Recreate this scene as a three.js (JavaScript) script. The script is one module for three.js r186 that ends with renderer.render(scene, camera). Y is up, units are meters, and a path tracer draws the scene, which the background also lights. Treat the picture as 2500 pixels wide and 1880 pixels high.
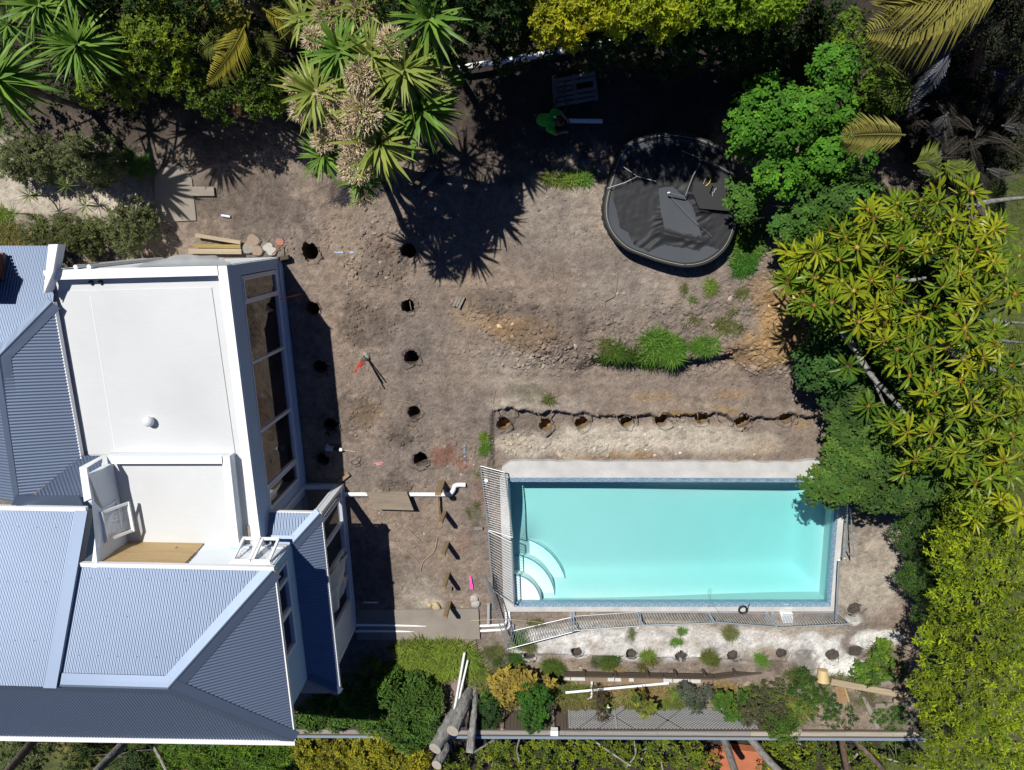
import * as THREE from 'three';
import { mergeGeometries } from 'three/addons/utils/BufferGeometryUtils.js';
import { MarchingCubes } from 'three/addons/objects/MarchingCubes.js';

// ---------------------------------------------------------------- camera, sky, sun, exposure
const scene = new THREE.Scene();
const CAM_H = 20, FOC = 1768, CX = 1250, CY = 940;          // metres above the yard; focal length and centre of the 2500 px frame
const camDir = new THREE.Vector3(-0.042415, -0.973829, 0.223289);
const camera = new THREE.PerspectiveCamera(2 * Math.atan(CY / FOC) * 180 / Math.PI, 2500 / 1880, 0.1, 600);
camera.position.set(0, CAM_H, 0);
camera.up.set(0, 0, -1);
camera.lookAt(camera.position.clone().add(camDir));
scene.add(camera);

const SHX = 0.352, SHZ = 0.562;                              // ground shift of a shadow per metre of height
const sunDir = new THREE.Vector3(-SHX, 1, -SHZ).normalize(); // towards the sun
{
  const w = 256, h = 128, d = new Float32Array(w * h * 4);
  for (let j = 0; j < h; j++) for (let i = 0; i < w; i++) {
    const el = ((j + 0.5) / h - 0.5) * Math.PI, az = ((i + 0.5) / w - 0.5) * 2 * Math.PI;
    const v = new THREE.Vector3(Math.cos(el) * Math.cos(az), Math.sin(el), Math.cos(el) * Math.sin(az));
    const t = Math.pow(1 - Math.max(0, v.y), 3.0), c = Math.max(0, v.dot(sunDir)), g = Math.pow(c, 24) * 0.5 + Math.pow(c, 6) * 0.08;
    const k = 4 * (j * w + i), lo = v.y < 0 ? 0.35 : 1;
    d[k] = lo * (0.006 + 0.046 * t + g * 0.4); d[k + 1] = lo * (0.027 + 0.060 * t + g * 0.44); d[k + 2] = lo * (0.112 + 0.052 * t + g * 0.5); d[k + 3] = 1;
  }
  const sky = new THREE.DataTexture(d, w, h, THREE.RGBAFormat, THREE.FloatType);
  sky.mapping = THREE.EquirectangularReflectionMapping; sky.magFilter = sky.minFilter = THREE.LinearFilter; sky.needsUpdate = true;
  scene.background = sky; scene.environment = sky;
}
const sun = new THREE.DirectionalLight(new THREE.Color(1, 0.955, 0.88), 4.9);
sun.position.copy(sunDir).multiplyScalar(60); sun.castShadow = true; sun.shadow.mapSize.set(4096, 4096);
Object.assign(sun.shadow.camera, { left: -26, right: 26, top: 26, bottom: -26, near: 1, far: 140 });
scene.add(sun, sun.target);
const renderer = new THREE.WebGLRenderer({ antialias: true });
renderer.toneMapping = THREE.LinearToneMapping; renderer.toneMappingExposure = 1.14;
renderer.shadowMap.enabled = true; renderer.setSize(1024, 770);

// ---------------------------------------------------------------- helpers
let seed = 7;
const rnd = () => { seed = (seed + 0x6D2B79F5) | 0; let t = Math.imul(seed ^ (seed >>> 15), 1 | seed); t = (t + Math.imul(t ^ (t >>> 7), 61 | t)) ^ t; return ((t ^ (t >>> 14)) >>> 0) / 4294967296; };
const rr = (a, b) => a + (b - a) * rnd();
const gauss = () => (rnd() + rnd() + rnd() + rnd() - 2) * 1.0;
const V = (x, y, z) => new THREE.Vector3(x, y, z);
const clamp = (x, a = 0, b = 1) => Math.min(b, Math.max(a, x));
const sst = (a, b, x) => { const t = clamp((x - a) / (b - a)); return t * t * (3 - 2 * t); };
const mix = (a, b, t) => a + (b - a) * t;
const hash = (i, j) => { let h = Math.imul(i, 374761393) ^ Math.imul(j, 668265263); h = Math.imul(h ^ (h >>> 13), 1274126177); return ((h ^ (h >>> 16)) >>> 0) / 4294967296; };
function vnoise(x, y) { const i = Math.floor(x), j = Math.floor(y), f = x - i, g = y - j, u = f * f * (3 - 2 * f), v = g * g * (3 - 2 * g); return mix(mix(hash(i, j), hash(i + 1, j), u), mix(hash(i, j + 1), hash(i + 1, j + 1), u), v); }
function fbm(x, y, o = 4) { let s = 0, a = 0.5, t = 0; for (let k = 0; k < o; k++) { s += a * vnoise(x + k * 17.3, y - k * 9.1); t += a; a *= 0.5; x *= 2.03; y *= 2.03; } return s / t; }

// camera frame, used only to measure the place from the photograph
const cRight = V(0, 0, 0).crossVectors(camDir, V(0, 0, -1)).normalize(), cUp = V(0, 0, 0).crossVectors(cRight, camDir);
const rayDir = (px, py) => camDir.clone().multiplyScalar(FOC).addScaledVector(cRight, px - CX).addScaledVector(cUp, -(py - CY));
const P = (px, py, y = 0) => { const v = rayDir(px, py), t = (y - CAM_H) / v.y; return V(v.x * t, y, v.z * t); };
const mpp = (y) => (CAM_H - y) / 1790;                       // about how many metres one pixel spans at height y

const used = {};
function numbered(name) { used[name] = (used[name] ?? -1) + 1; return used[name] ? `${name}_${String(used[name]).padStart(3, '0')}` : name; }
function tag(o, label, category, group, kind) { if (label) o.userData.label = label; if (category) o.userData.category = category; if (group) o.userData.group = group; if (kind) o.userData.kind = kind; return o; }
function thing(name, label, category, pos = V(0, 0, 0), group) { const o = new THREE.Group(); o.name = numbered(name); o.position.copy(pos); scene.add(o); return tag(o, label, category, group); }
function part(name, geo, mat, parent, label) { const m = new THREE.Mesh(geo, mat); m.name = parent === scene ? numbered(name) : name; m.castShadow = m.receiveShadow = true; if (label) m.userData.label = label; parent.add(m); return m; }
function copyThing(src, label, pos, rotY) { const c = src.clone(); c.name = numbered(src.name.replace(/_\d\d\d$/, '')); c.userData = { ...src.userData }; if (label) c.userData.label = label; if (pos) c.position.copy(pos); if (rotY !== undefined) c.rotation.y = rotY; scene.add(c); return c; }

// a bag of triangles that becomes one geometry; uv in metres
class MB {
  constructor(org) { this.p = []; this.o = org || V(0, 0, 0); this.extra = []; }
  tri(a, b, c) { for (const v of [a, b, c]) this.p.push(v.x - this.o.x, v.y - this.o.y, v.z - this.o.z); return this; }
  quad(a, b, c, d) { return this.tri(a, b, c).tri(a, c, d); }
  poly(pts) { for (let i = 1; i + 1 < pts.length; i++) this.tri(pts[0], pts[i], pts[i + 1]); return this; }
  prism(pts, down) {                                          // polygon (seen from above, any turn) with thickness along a vector
    let n = V(0, 0, 0); for (let i = 0; i < pts.length; i++) n.add(V(0, 0, 0).crossVectors(pts[i], pts[(i + 1) % pts.length]));
    const P0 = n.dot(down) > 0 ? pts.slice().reverse() : pts, Q = P0.map((p) => p.clone().add(down));
    this.poly(P0); this.poly(Q.slice().reverse());
    for (let i = 0; i < P0.length; i++) { const j = (i + 1) % P0.length; this.quad(P0[j], P0[i], Q[i], Q[j]); }
    return this;
  }
  beam(a, b, w, h, up = V(0, 1, 0)) {                         // box along a-b: width across, height along up; axis at its centre
    const d = b.clone().sub(a).normalize(), s = V(0, 0, 0).crossVectors(d, up).normalize(), u = V(0, 0, 0).crossVectors(s, d);
    s.multiplyScalar(w / 2); u.multiplyScalar(h / 2);
    const c = (p, i, j) => p.clone().addScaledVector(s, i).addScaledVector(u, j);
    const A = [c(a, -1, -1), c(a, 1, -1), c(a, 1, 1), c(a, -1, 1)], B = [c(b, -1, -1), c(b, 1, -1), c(b, 1, 1), c(b, -1, 1)];
    this.quad(A[0], A[1], A[2], A[3]).quad(B[1], B[0], B[3], B[2]);
    for (let i = 0; i < 4; i++) { const j = (i + 1) % 4; this.quad(A[j], A[i], B[i], B[j]); }
    return this;
  }
  box(x0, y0, z0, x1, y1, z1) { return this.beam(V(x0, (y0 + y1) / 2, (z0 + z1) / 2), V(x1, (y0 + y1) / 2, (z0 + z1) / 2), Math.abs(z1 - z0), Math.abs(y1 - y0)); }
  add(g) { this.extra.push(g); return this; }
  get() {
    const g = new THREE.BufferGeometry(), n = this.p.length / 3, uv = new Float32Array(n * 2), p = this.p;
    for (let t = 0; t < n; t += 3) {
      const k = t * 3, ax = p[k + 3] - p[k], ay = p[k + 4] - p[k + 1], az = p[k + 5] - p[k + 2], bx = p[k + 6] - p[k], by = p[k + 7] - p[k + 1], bz = p[k + 8] - p[k + 2];
      const nx = Math.abs(ay * bz - az * by), ny = Math.abs(az * bx - ax * bz), nz = Math.abs(ax * by - ay * bx);
      const [i, j] = ny >= nx && ny >= nz ? [0, 2] : nx >= nz ? [2, 1] : [0, 1];
      for (let v = 0; v < 3; v++) { uv[2 * (t + v)] = p[k + 3 * v + i] + this.o.getComponent(i); uv[2 * (t + v) + 1] = p[k + 3 * v + j] + this.o.getComponent(j); }
    }
    g.setAttribute('position', new THREE.Float32BufferAttribute(p, 3)); g.setAttribute('uv', new THREE.BufferAttribute(uv, 2)); g.computeVertexNormals();
    if (!this.extra.length) return g;
    const all = this.extra.map((e) => (e.index ? e.toNonIndexed() : e));
    for (const e of all) for (const k of Object.keys(e.attributes)) if (!['position', 'normal', 'uv'].includes(k)) e.deleteAttribute(k);
    return mergeGeometries(n ? [g, ...all] : all);
  }
}
// a tapered tube through points; rad is a number or a list
function tubeGeo(pts, rad, seg = 8, caps = true, wob = 0) {
  const n = pts.length, pos = [], idx = [], uv = []; let ref = V(0.31, 0.2, 0.93), len = 0;
  for (let i = 0; i < n; i++) {
    const d = pts[Math.min(i + 1, n - 1)].clone().sub(pts[Math.max(i - 1, 0)]).normalize();
    if (Math.abs(d.dot(ref)) > 0.95) ref = V(1, 0, 0);
    const s = V(0, 0, 0).crossVectors(d, ref).normalize(), u = V(0, 0, 0).crossVectors(s, d), r = Array.isArray(rad) ? rad[i] : rad;
    if (i) len += pts[i].distanceTo(pts[i - 1]);
    for (let k = 0; k <= seg; k++) { const a = (k % seg) / seg * 2 * Math.PI, q = r * (wob ? 1 + wob * (hash(i * 31 + (k % seg), n * 7) - 0.5) : 1), p = pts[i].clone().addScaledVector(s, Math.cos(a) * q).addScaledVector(u, Math.sin(a) * q); pos.push(p.x, p.y, p.z); uv.push(k / seg * 2 * Math.PI * r, len); }
  }
  for (let i = 0; i < n - 1; i++) for (let k = 0; k < seg; k++) { const a = i * (seg + 1) + k, b = a + 1, c = a + seg + 1, e = c + 1; idx.push(a, b, c, b, e, c); }
  if (caps) for (const [i, f] of [[0, 1], [n - 1, 0]]) { const c = pos.length / 3; pos.push(pts[i].x, pts[i].y, pts[i].z); uv.push(0, 0); for (let k = 0; k <= seg; k++) { const q = (i * (seg + 1) + k) * 3; pos.push(pos[q], pos[q + 1], pos[q + 2]); uv.push(pos[q] - pts[i].x, pos[q + 2] - pts[i].z); } for (let k = 0; k < seg; k++) f ? idx.push(c, c + 2 + k, c + 1 + k) : idx.push(c, c + 1 + k, c + 2 + k); }
  const g = new THREE.BufferGeometry(); g.setAttribute('position', new THREE.Float32BufferAttribute(pos, 3)); g.setAttribute('uv', new THREE.Float32BufferAttribute(uv, 2)); g.setIndex(idx); g.computeVertexNormals();
  return g;
}
const curve = (pts, n = 12) => new THREE.CatmullRomCurve3(pts, false, 'centripetal').getPoints(n);
const rel = (pts, o) => pts.map((p) => p.clone().sub(o));

// ---------------------------------------------------------------- materials
function tex(n, rep, f, srgb = false) {                       // tiling texture computed per pixel, f(u, v) -> [r, g, b] or grey, 0..1
  const d = new Uint8Array(n * n * 4);
  for (let j = 0; j < n; j++) for (let i = 0; i < n; i++) { const c = f(i / n, j / n), k = 4 * (j * n + i); for (let q = 0; q < 3; q++) d[k + q] = 255 * clamp(Array.isArray(c) ? c[q] : c); d[k + 3] = 255; }
  const t = new THREE.DataTexture(d, n, n); t.wrapS = t.wrapT = THREE.RepeatWrapping; t.magFilter = THREE.LinearFilter; t.minFilter = THREE.LinearMipmapLinearFilter; t.generateMipmaps = true; t.repeat.set(1 / rep[0], 1 / rep[1]); if (srgb) t.colorSpace = THREE.SRGBColorSpace; t.needsUpdate = true; return t;
}
function tfbm(u, v, per, o = 4, sx = 1, sy = 1) {             // noise that tiles over the unit square
  const f = (x, y) => { let s = 0, a = 0.5, t = 0, px = per * sx, py = per * sy; for (let k = 0; k < o; k++) { const X = x * px, Y = y * py, i = Math.floor(X), j = Math.floor(Y), fx = X - i, fy = Y - j, ux = fx * fx * (3 - 2 * fx), uy = fy * fy * (3 - 2 * fy), H = (a2, b2) => hash(((a2 % px) + px) % px + k * 57, ((b2 % py) + py) % py + k * 131); s += a * mix(mix(H(i, j), H(i + 1, j), ux), mix(H(i, j + 1), H(i + 1, j + 1), ux), uy); t += a; a *= 0.55; px *= 2; py *= 2; } return s / t; };
  return f(u, v);
}
const grain = tex(512, [1.9, 1.9], (u, v) => 0.76 + 0.5 * (tfbm(u, v, 9, 5) - 0.5) + 0.5 * (tfbm(u + 0.3, v, 60, 3) - 0.5));
const grainB = tex(512, [1.9, 1.9], (u, v) => tfbm(u, v, 14, 6));
const woodT = tex(256, [0.5, 1.8], (u, v) => 0.7 + 0.45 * (tfbm(u, v, 3, 5, 12, 1) - 0.5) + 0.15 * (tfbm(u, v, 40, 2, 1, 1) - 0.5));
const woodX = woodT.clone(); woodX.rotation = Math.PI / 2; woodX.needsUpdate = true;
const concT = tex(512, [2.3, 2.3], (u, v) => 0.8 + 0.35 * (tfbm(u, v, 5, 6) - 0.5) + 0.12 * (tfbm(u, v, 100, 2) - 0.5));
const barkT = tex(256, [0.6, 0.6], (u, v) => 0.55 + 0.9 * (tfbm(u, v, 5, 5, 3, 1) - 0.5));
const dirtyT = tex(512, [5.1, 5.1], (u, v) => 0.955 + 0.09 * (tfbm(u, v, 3, 5) - 0.5) + 0.03 * (tfbm(u, v, 64, 2) - 0.5));
const stainT = tex(512, [4.3, 4.3], (u, v) => 0.93 + 0.2 * (tfbm(u, v, 2, 6) - 0.5) + 0.05 * (tfbm(u, v, 24, 3, 1, 6) - 0.5));
const tileT = tex(256, [0.4, 0.4], (u, v) => { const n = 16, i = Math.floor(u * n), j = Math.floor(v * n), f = u * n - i, g = v * n - j; if (f < 0.12 || g < 0.12) return [0.32, 0.38, 0.42]; const h = hash(i + 3, j + 11); return h < 0.4 ? [0.06, 0.13, 0.24] : h < 0.75 ? [0.13, 0.24, 0.34] : [0.24, 0.35, 0.43]; });
const tileD = tileT;
const std = (r, g, b, rough = 0.8, o = {}) => new THREE.MeshStandardMaterial({ color: new THREE.Color().setRGB(r, g, b), roughness: rough, metalness: 0, side: THREE.DoubleSide, ...o });
const M = {
  roof: std(0.178, 0.232, 0.335, 0.44, { metalness: 0.52, map: dirtyT }),
  flash: std(0.125, 0.168, 0.25, 0.5, { metalness: 0.52, map: dirtyT }),
  membrane: std(0.585, 0.605, 0.62, 0.75, { map: stainT }),
  trim: std(0.80, 0.81, 0.82, 0.55),
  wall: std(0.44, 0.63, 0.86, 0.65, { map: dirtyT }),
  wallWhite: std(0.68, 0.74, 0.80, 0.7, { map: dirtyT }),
  frame: std(0.72, 0.78, 0.86, 0.45),
  gutter: std(0.70, 0.72, 0.75, 0.5),
  dark: std(0.03, 0.03, 0.034, 0.8),
  roomW: std(0.22, 0.19, 0.16, 0.9), roomF: std(0.16, 0.11, 0.07, 0.8),
  ply: std(0.62, 0.44, 0.22, 0.7, { map: woodX }),
  timber: std(0.36, 0.26, 0.145, 0.8, { map: woodT }), timberX: std(0.36, 0.26, 0.145, 0.8, { map: woodX }),
  greyWood: std(0.33, 0.29, 0.245, 0.85, { map: woodX }), paleWood: std(0.5, 0.40, 0.27, 0.85, { map: woodX }), darkWood: std(0.10, 0.075, 0.055, 0.85, { map: woodX }),
  paling: std(0.15, 0.115, 0.09, 0.9, { map: woodT }),
  pvc: std(0.80, 0.81, 0.82, 0.35), pvcGrey: std(0.35, 0.37, 0.38, 0.45),
  concrete: std(0.30, 0.265, 0.225, 0.9, { map: concT, bumpMap: grainB, bumpScale: 0.004 }),
  coping: std(0.60, 0.60, 0.59, 0.85, { map: concT, bumpMap: grainB, bumpScale: 0.003 }),
  plaster: std(0.53, 0.60, 0.615, 0.6, { map: dirtyT }),
  stepW: std(0.95, 0.95, 0.94, 0.6, { map: dirtyT }),
  tile: std(1, 1, 1, 0.3, { map: tileT }),
  steel: std(0.42, 0.45, 0.48, 0.4, { metalness: 0.55 }), steelDark: std(0.16, 0.17, 0.18, 0.5, { metalness: 0.5 }),
  black: std(0.012, 0.012, 0.014, 0.6), rubber: std(0.02, 0.021, 0.024, 0.55),
  bark: std(0.20, 0.17, 0.145, 0.9, { map: barkT, bumpMap: barkT, bumpScale: 0.03 }), barkGrey: std(0.36, 0.355, 0.345, 0.9, { map: barkT, bumpMap: barkT, bumpScale: 0.03 }), barkPale: std(0.46, 0.44, 0.41, 0.85, { map: barkT, bumpMap: barkT, bumpScale: 0.012 }), cutWood: std(0.46, 0.42, 0.37, 0.85, { map: concT }),
  brick: std(0.24, 0.09, 0.06, 0.9, { map: concT }),
};
M.glass = new THREE.MeshPhysicalMaterial({ color: 0xffffff, roughness: 0.0, transmission: 1, thickness: 0, ior: 2.1, side: THREE.DoubleSide });
const leafMat = (coat = 0.35, tr = 0.3, cr = 0.35) => new THREE.MeshPhysicalMaterial({ color: 0xffffff, roughness: 0.9, side: THREE.DoubleSide, transmission: tr, thickness: 0, clearcoat: coat, clearcoatRoughness: cr, specularIntensity: 0.35 });
// ---------------------------------------------------------------- the ground
const POOL = { nw: P(1239, 1166), ne: P(2053, 1167), se: P(2027, 1481), sw: P(1255, 1481) };
const HOLES = [                                                // px, py, radius in px, depth, which row
  [760, 613, 22, 0.9, 'a'], [998, 613, 19, 0.7, 'b'], [997, 748, 18, 0.8, 'b'], [1005, 873, 19, 0.8, 'b'], [1012, 1007, 17, 0.55, 'b'], [1028, 1122, 20, 0.8, 'b'],
  [765, 752, 18, 0.6, 's'], [783, 895, 18, 0.6, 's'], [808, 1036, 19, 0.6, 's'], [788, 1120, 18, 0.6, 's'],
  [1229, 1038, 19, 0.5, 'n'], [1333, 1042, 19, 0.45, 'n'], [1421, 1036, 17, 0.5, 'n'], [1532, 1034, 17, 0.5, 'n'], [1617, 1030, 18, 0.45, 'n'], [1717, 1025, 17, 0.4, 'n'], [1814, 1030, 19, 0.42, 'n'], [1921, 1022, 17, 0.4, 'n'],
  [1291, 1611, 18, 0.22, 'c'], [1408, 1595, 15, 0.22, 'c'], [1542, 1599, 16, 0.2, 'c'], [1664, 1605, 16, 0.2, 'c'], [1790, 1603, 16, 0.2, 'c'], [1909, 1597, 14, 0.15, 'c'], [2034, 1601, 18, 0.1, 'c'], [2091, 1592, 18, 0.1, 'c'], [2084, 1484, 17, 0.1, 'c'],
].map(([px, py, r, d, row]) => { const p = P(px, py); return { x: p.x, z: p.z, r: r * 0.01115, d, row }; });

const fenceZ = (x) => 15.52 - (x + 0.85) * 0.0275;             // line of the boundary fence along the south
const cutZ = (x) => 5.34 + 0.24 * (vnoise(x * 1.1, 3.3) - 0.5) + 0.16 * (vnoise(x * 4.3, 1.3) - 0.5) + 0.07 * (vnoise(x * 13, 1.3) - 0.5) + (x > 6 ? -0.02 * (x - 6) : 0);
const bankZ = (x) => 3.62 + 0.28 * (vnoise(x * 0.8, 8.8) - 0.5) + 0.12 * (vnoise(x * 4, 2.2) - 0.5);
const inPool = (x, z, m) => { const q = [POOL.nw, POOL.ne, POOL.se, POOL.sw]; for (let i = 0; i < 4; i++) { const a = q[i], b = q[(i + 1) % 4], l = Math.hypot(b.x - a.x, b.z - a.z); if (((b.x - a.x) * (z - a.z) - (b.z - a.z) * (x - a.x)) / l < -m) return false; } return true; };
function hBase(x, z) {
  let y = 0.03 + 0.05 * (fbm(x * 0.35 + 9, z * 0.35, 3) - 0.5);
  const up = sst(-2.4, 0.4, x) * (1 - sst(6.2, 8.0, x));
  const sharp = sst(0.5, 1.7, x) * (1 - sst(4.9, 5.9, x)), bw = mix(1.5, 0.16 + 0.3 * vnoise(x * 2.2, 4.4), sharp), bz = bankZ(x);
  y += 0.60 * up * (1 - sst(bz - bw * 0.4, bz + bw * 0.6, z)) * sst(-6, -2, z + 3);
  y += 0.10 * sst(-1.5, -0.9, x) * (1 - sst(cutZ(x) - 0.02, cutZ(x) + 0.09, z)) * sst(3.4, 4.6, z) + 0.06 * sst(3.2, 1.0, z);
  const west = sst(-1.52, -1.36, x + 0.12 * (vnoise(z * 3, 0.5) - 0.5));
  y -= (0.10 + 0.16 * vnoise(x * 1.6, 7.7)) * west * sst(cutZ(x) - 0.02, cutZ(x) + 0.1, z) * (1 - sst(6.7, 8.2, z)) * (1 - sst(8.6, 9.6, x));
  y -= 0.10 * sst(11.4, 12.6, z) * sst(-2.5, -1, x) + 0.22 * sst(13.15, 13.3, z) * sst(-1.6, -0.4, x) * (1 - sst(5.5, 7.0, x)) + 0.25 * sst(13.2, 15.3, z) * (1 - sst(5.5, 7.5, x));
  y += 0.42 * sst(12.6, 15.2, z) * sst(5.8, 7.6, x);
  if (inPool(x, z, 0.55)) y = Math.min(y, -0.03) - 0.03 * (inPool(x, z, 0.3) ? 1 : 0);
  const f = fenceZ(x);
  y = mix(y, -1.9 + 0.25 * (fbm(x * 0.3, z * 0.3, 3) - 0.5), sst(f + 0.05, f + 0.5, z));
  y = mix(y, -2.3 + 0.2 * (fbm(x * 0.3, z * 0.3, 3) - 0.5), sst(11.2, 13.2, x));
  return y;
}
// patches of another earth and painted tree shade: centre px, radii px, strength, kind, edge raggedness
const PATCH = [];
const patch = (kind, px, py, rx, ry, s = 1, rag = 0.6) => { const c = P(px, py); PATCH.push({ kind, x: c.x, z: c.z, rx: rx * 0.0112, rz: ry * 0.0114, s, rag }); };
for (const [x, y, a, b, s] of [[1890, 790, 75, 90, 1], [1850, 850, 80, 50, 0.7], [1940, 740, 60, 50, 0.9], [1870, 700, 60, 40, 0.5], [1990, 830, 60, 60, 0.8], [1300, 810, 90, 40, 0.5], [1230, 790, 60, 30, 0.6], [1255, 1085, 40, 24, 0.8], [1420, 1060, 22, 14, 0.7], [1480, 1055, 16, 30, 0.8], [1500, 1110, 26, 10, 0.9], [1560, 1112, 40, 9, 0.9], [1770, 1000, 40, 14, 0.5], [1590, 965, 60, 14, 0.4], [1790, 960, 50, 12, 0.5], [1660, 1008, 40, 8, 0.9], [1400, 1115, 60, 10, 0.6], [1860, 1090, 60, 24, 0.4], [1960, 1040, 30, 14, 0.5], [890, 1010, 40, 30, 0.4], [1150, 770, 50, 40, 0.3]]) patch('clay', x, y, a, b, s * 0.95);
for (const [x, y, a, b, s] of [[1520, 1072, 200, 40, 0.95], [1700, 1075, 150, 42, 0.8], [1280, 1090, 80, 38, 0.8], [1390, 1095, 60, 32, 0.7], [1840, 1085, 90, 30, 0.45], [1330, 985, 120, 24, 0.35], [1240, 990, 60, 24, 0.5], [1020, 1440, 60, 50, 0.4], [1050, 1470, 40, 20, 0.7], [940, 1330, 30, 20, 0.3], [2130, 1330, 110, 140, 0.5], [2110, 1450, 90, 80, 0.6], [1950, 1545, 160, 40, 0.5], [1600, 1560, 420, 70, 0.6], [1330, 1650, 120, 30, 0.3], [1250, 900, 120, 60, 0.25], [1420, 500, 160, 120, 0.22], [1550, 700, 160, 60, 0.2], [150, 470, 260, 50, 0.95], [20, 420, 120, 120, 0.8], [300, 500, 130, 40, 0.9]]) patch('pale', x, y, a, b, s);
for (const [x, y, a, b, s] of [[2000, 1600, 76, 56, 1.3], [2050, 1625, 66, 36, 1.25], [2130, 1565, 66, 30, 1.2], [2165, 1555, 40, 20, 1.1], [1975, 1570, 40, 30, 1.0], [2085, 1515, 20, 16, 0.95], [1290, 1600, 40, 44, 0.75], [1405, 1600, 46, 34, 0.85], [1540, 1600, 46, 34, 0.7], [1660, 1600, 50, 36, 0.7], [1350, 1560, 110, 30, 0.8], [1500, 1560, 130, 30, 0.8], [1660, 1550, 150, 30, 0.6], [1850, 1560, 120, 32, 0.7], [1600, 1600, 300, 40, 0.45], [1940, 1575, 60, 24, 0.6], [1430, 1530, 100, 14, 0.4], [1790, 1575, 60, 30, 0.4], [930, 1505, 18, 10, 0.7], [1160, 1465, 12, 18, 0.8]]) patch('chalk', x, y, a, b, s);
for (const [x, y, a, b, s] of [[2120, 1270, 60, 60, 0.4], [220, 310, 280, 60, 0.8], [1340, 280, 250, 120, 1.0], [1120, 290, 130, 120, 0.9], [1600, 260, 200, 100, 1.0], [1240, 400, 120, 50, 0.7], [560, 330, 120, 80, 0.4], [890, 790, 70, 60, 0.55], [930, 650, 60, 70, 0.4], [860, 1010, 60, 60, 0.5], [970, 1180, 50, 36, 0.55], [985, 1065, 40, 30, 0.6], [900, 1400, 120, 100, 0.35], [1340, 800, 120, 60, 0.45], [1200, 740, 60, 40, 0.5], [600, 500, 180, 90, 0.4], [500, 430, 160, 120, 0.4], [1960, 1630, 40, 50, 0.7], [1890, 1625, 30, 24, 0.7], [1270, 1030, 50, 40, 0.4], [2080, 1500, 40, 20, 0.3], [870, 460, 90, 30, 0.8]]) patch('dark', x, y, a, b, s);  // patches along the north trees paint tree shade into the soil colour
for (const [x, y, a, b, s] of [[1080, 1110, 40, 26, 0.8], [1130, 1130, 26, 24, 0.7], [1130, 1320, 24, 40, 0.3], [1170, 1200, 20, 60, 0.3], [940, 600, 40, 30, 0.15]]) patch('red', x, y, a, b, s);
for (const [x, y, a, b, s] of [[1050, 1620, 110, 70, 0.8], [1200, 1600, 50, 40, 0.6], [1240, 1640, 50, 30, 0.8], [1350, 1640, 40, 24, 0.6], [1470, 1625, 34, 28, 0.9], [1595, 1625, 30, 24, 0.7], [1735, 1610, 24, 30, 0.7], [1860, 1620, 18, 22, 0.6], [1540, 1555, 16, 26, 0.5], [1780, 1545, 26, 26, 0.5], [2100, 1700, 60, 40, 0.5], [2170, 1740, 60, 30, 0.6], [1300, 960, 36, 24, 0.3], [1160, 1250, 20, 40, 0.4], [1790, 560, 30, 60, 0.6], [1380, 430, 60, 20, 0.5], [2170, 1610, 40, 40, 0.5], [1960, 1680, 70, 40, 0.6], [20, 570, 40, 30, 0.7]]) patch('green', x, y, a, b, s);
for (const [x, y, a, b, s] of [[1560, 1690, 60, 30, 0.9], [1480, 1700, 60, 24, 0.7], [1760, 1690, 40, 30, 0.8], [1400, 1710, 60, 40, 0.6], [1230, 1680, 60, 40, 0.5], [1330, 1660, 50, 30, 0.5], [40, 590, 30, 22, 0.8]]) patch('straw', x, y, a, b, s);
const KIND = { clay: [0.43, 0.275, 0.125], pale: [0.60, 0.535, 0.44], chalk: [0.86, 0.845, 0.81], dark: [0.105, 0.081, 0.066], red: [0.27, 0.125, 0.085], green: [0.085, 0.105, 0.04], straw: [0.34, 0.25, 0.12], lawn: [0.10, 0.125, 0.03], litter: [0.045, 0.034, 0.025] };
// how rough the earth lies: 0 trodden, 1 clods
const ROUGH = [[1420, 860, 260, 40], [1700, 880, 160, 30], [1330, 800, 150, 60], [1250, 760, 90, 60], [1870, 760, 110, 130], [1960, 800, 90, 110], [1500, 800, 200, 30], [1790, 860, 120, 40], [980, 1190, 60, 40], [985, 1065, 60, 40], [880, 790, 80, 60], [850, 1010, 70, 60], [930, 640, 90, 60], [1290, 1090, 90, 40], [1480, 1100, 150, 24], [1130, 1120, 50, 40], [1000, 560, 120, 40], [1760, 760, 90, 40], [1650, 770, 120, 40], [760, 640, 80, 60]].map(([px, py, a, b]) => { const c = P(px, py); return [c.x, c.z, a * 0.0112, b * 0.0114]; });
function roughAt(x, z) { let s = 0.12; for (const [cx, cz, a, b] of ROUGH) { const q = ((x - cx) / a) ** 2 + ((z - cz) / b) ** 2; if (q < 4) s += 0.95 * Math.exp(-q); } return Math.min(s, 1.1); }
function clod(x, z) { const a = vnoise(x * 3.1, z * 3.1), b = vnoise(x * 7.3 + 5, z * 7.3), c = vnoise(x * 15 + 1, z * 15 + 8); return Math.pow(a, 1.4) * 0.055 + (0.5 - Math.abs(b - 0.5)) * 0.055 + (0.5 - Math.abs(c - 0.5)) * 0.032; }
function hGround(x, z) {
  let y = hBase(x, z);
  if (x > -16 && x < 16 && z > -8 && z < 18.5) { const r = roughAt(x, z); y += r * 1.35 * (clod(x, z) - 0.05) + 0.03 * sst(3.7, 4.2, z) * sst(5.4, 5.0, z) * sst(-1, 0.5, x) * (fbm(x * 0.5, z * 6.5, 3) - 0.5) + 0.012 * (vnoise(x * 11, z * 11) - 0.5) + 0.02 * (vnoise(x * 2.4, z * 2.4) - 0.5); }
  return y;
}
const G = (px, py, dy = 0) => { let y = 0; for (let k = 0; k < 5; k++) { const p = P(px, py, y + dy); y = hBase(p.x, p.z); } const p = P(px, py, y + dy); return p; };
const onG = (x, z, dy = 0) => V(x, hGround(x, z) + dy, z);
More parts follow.
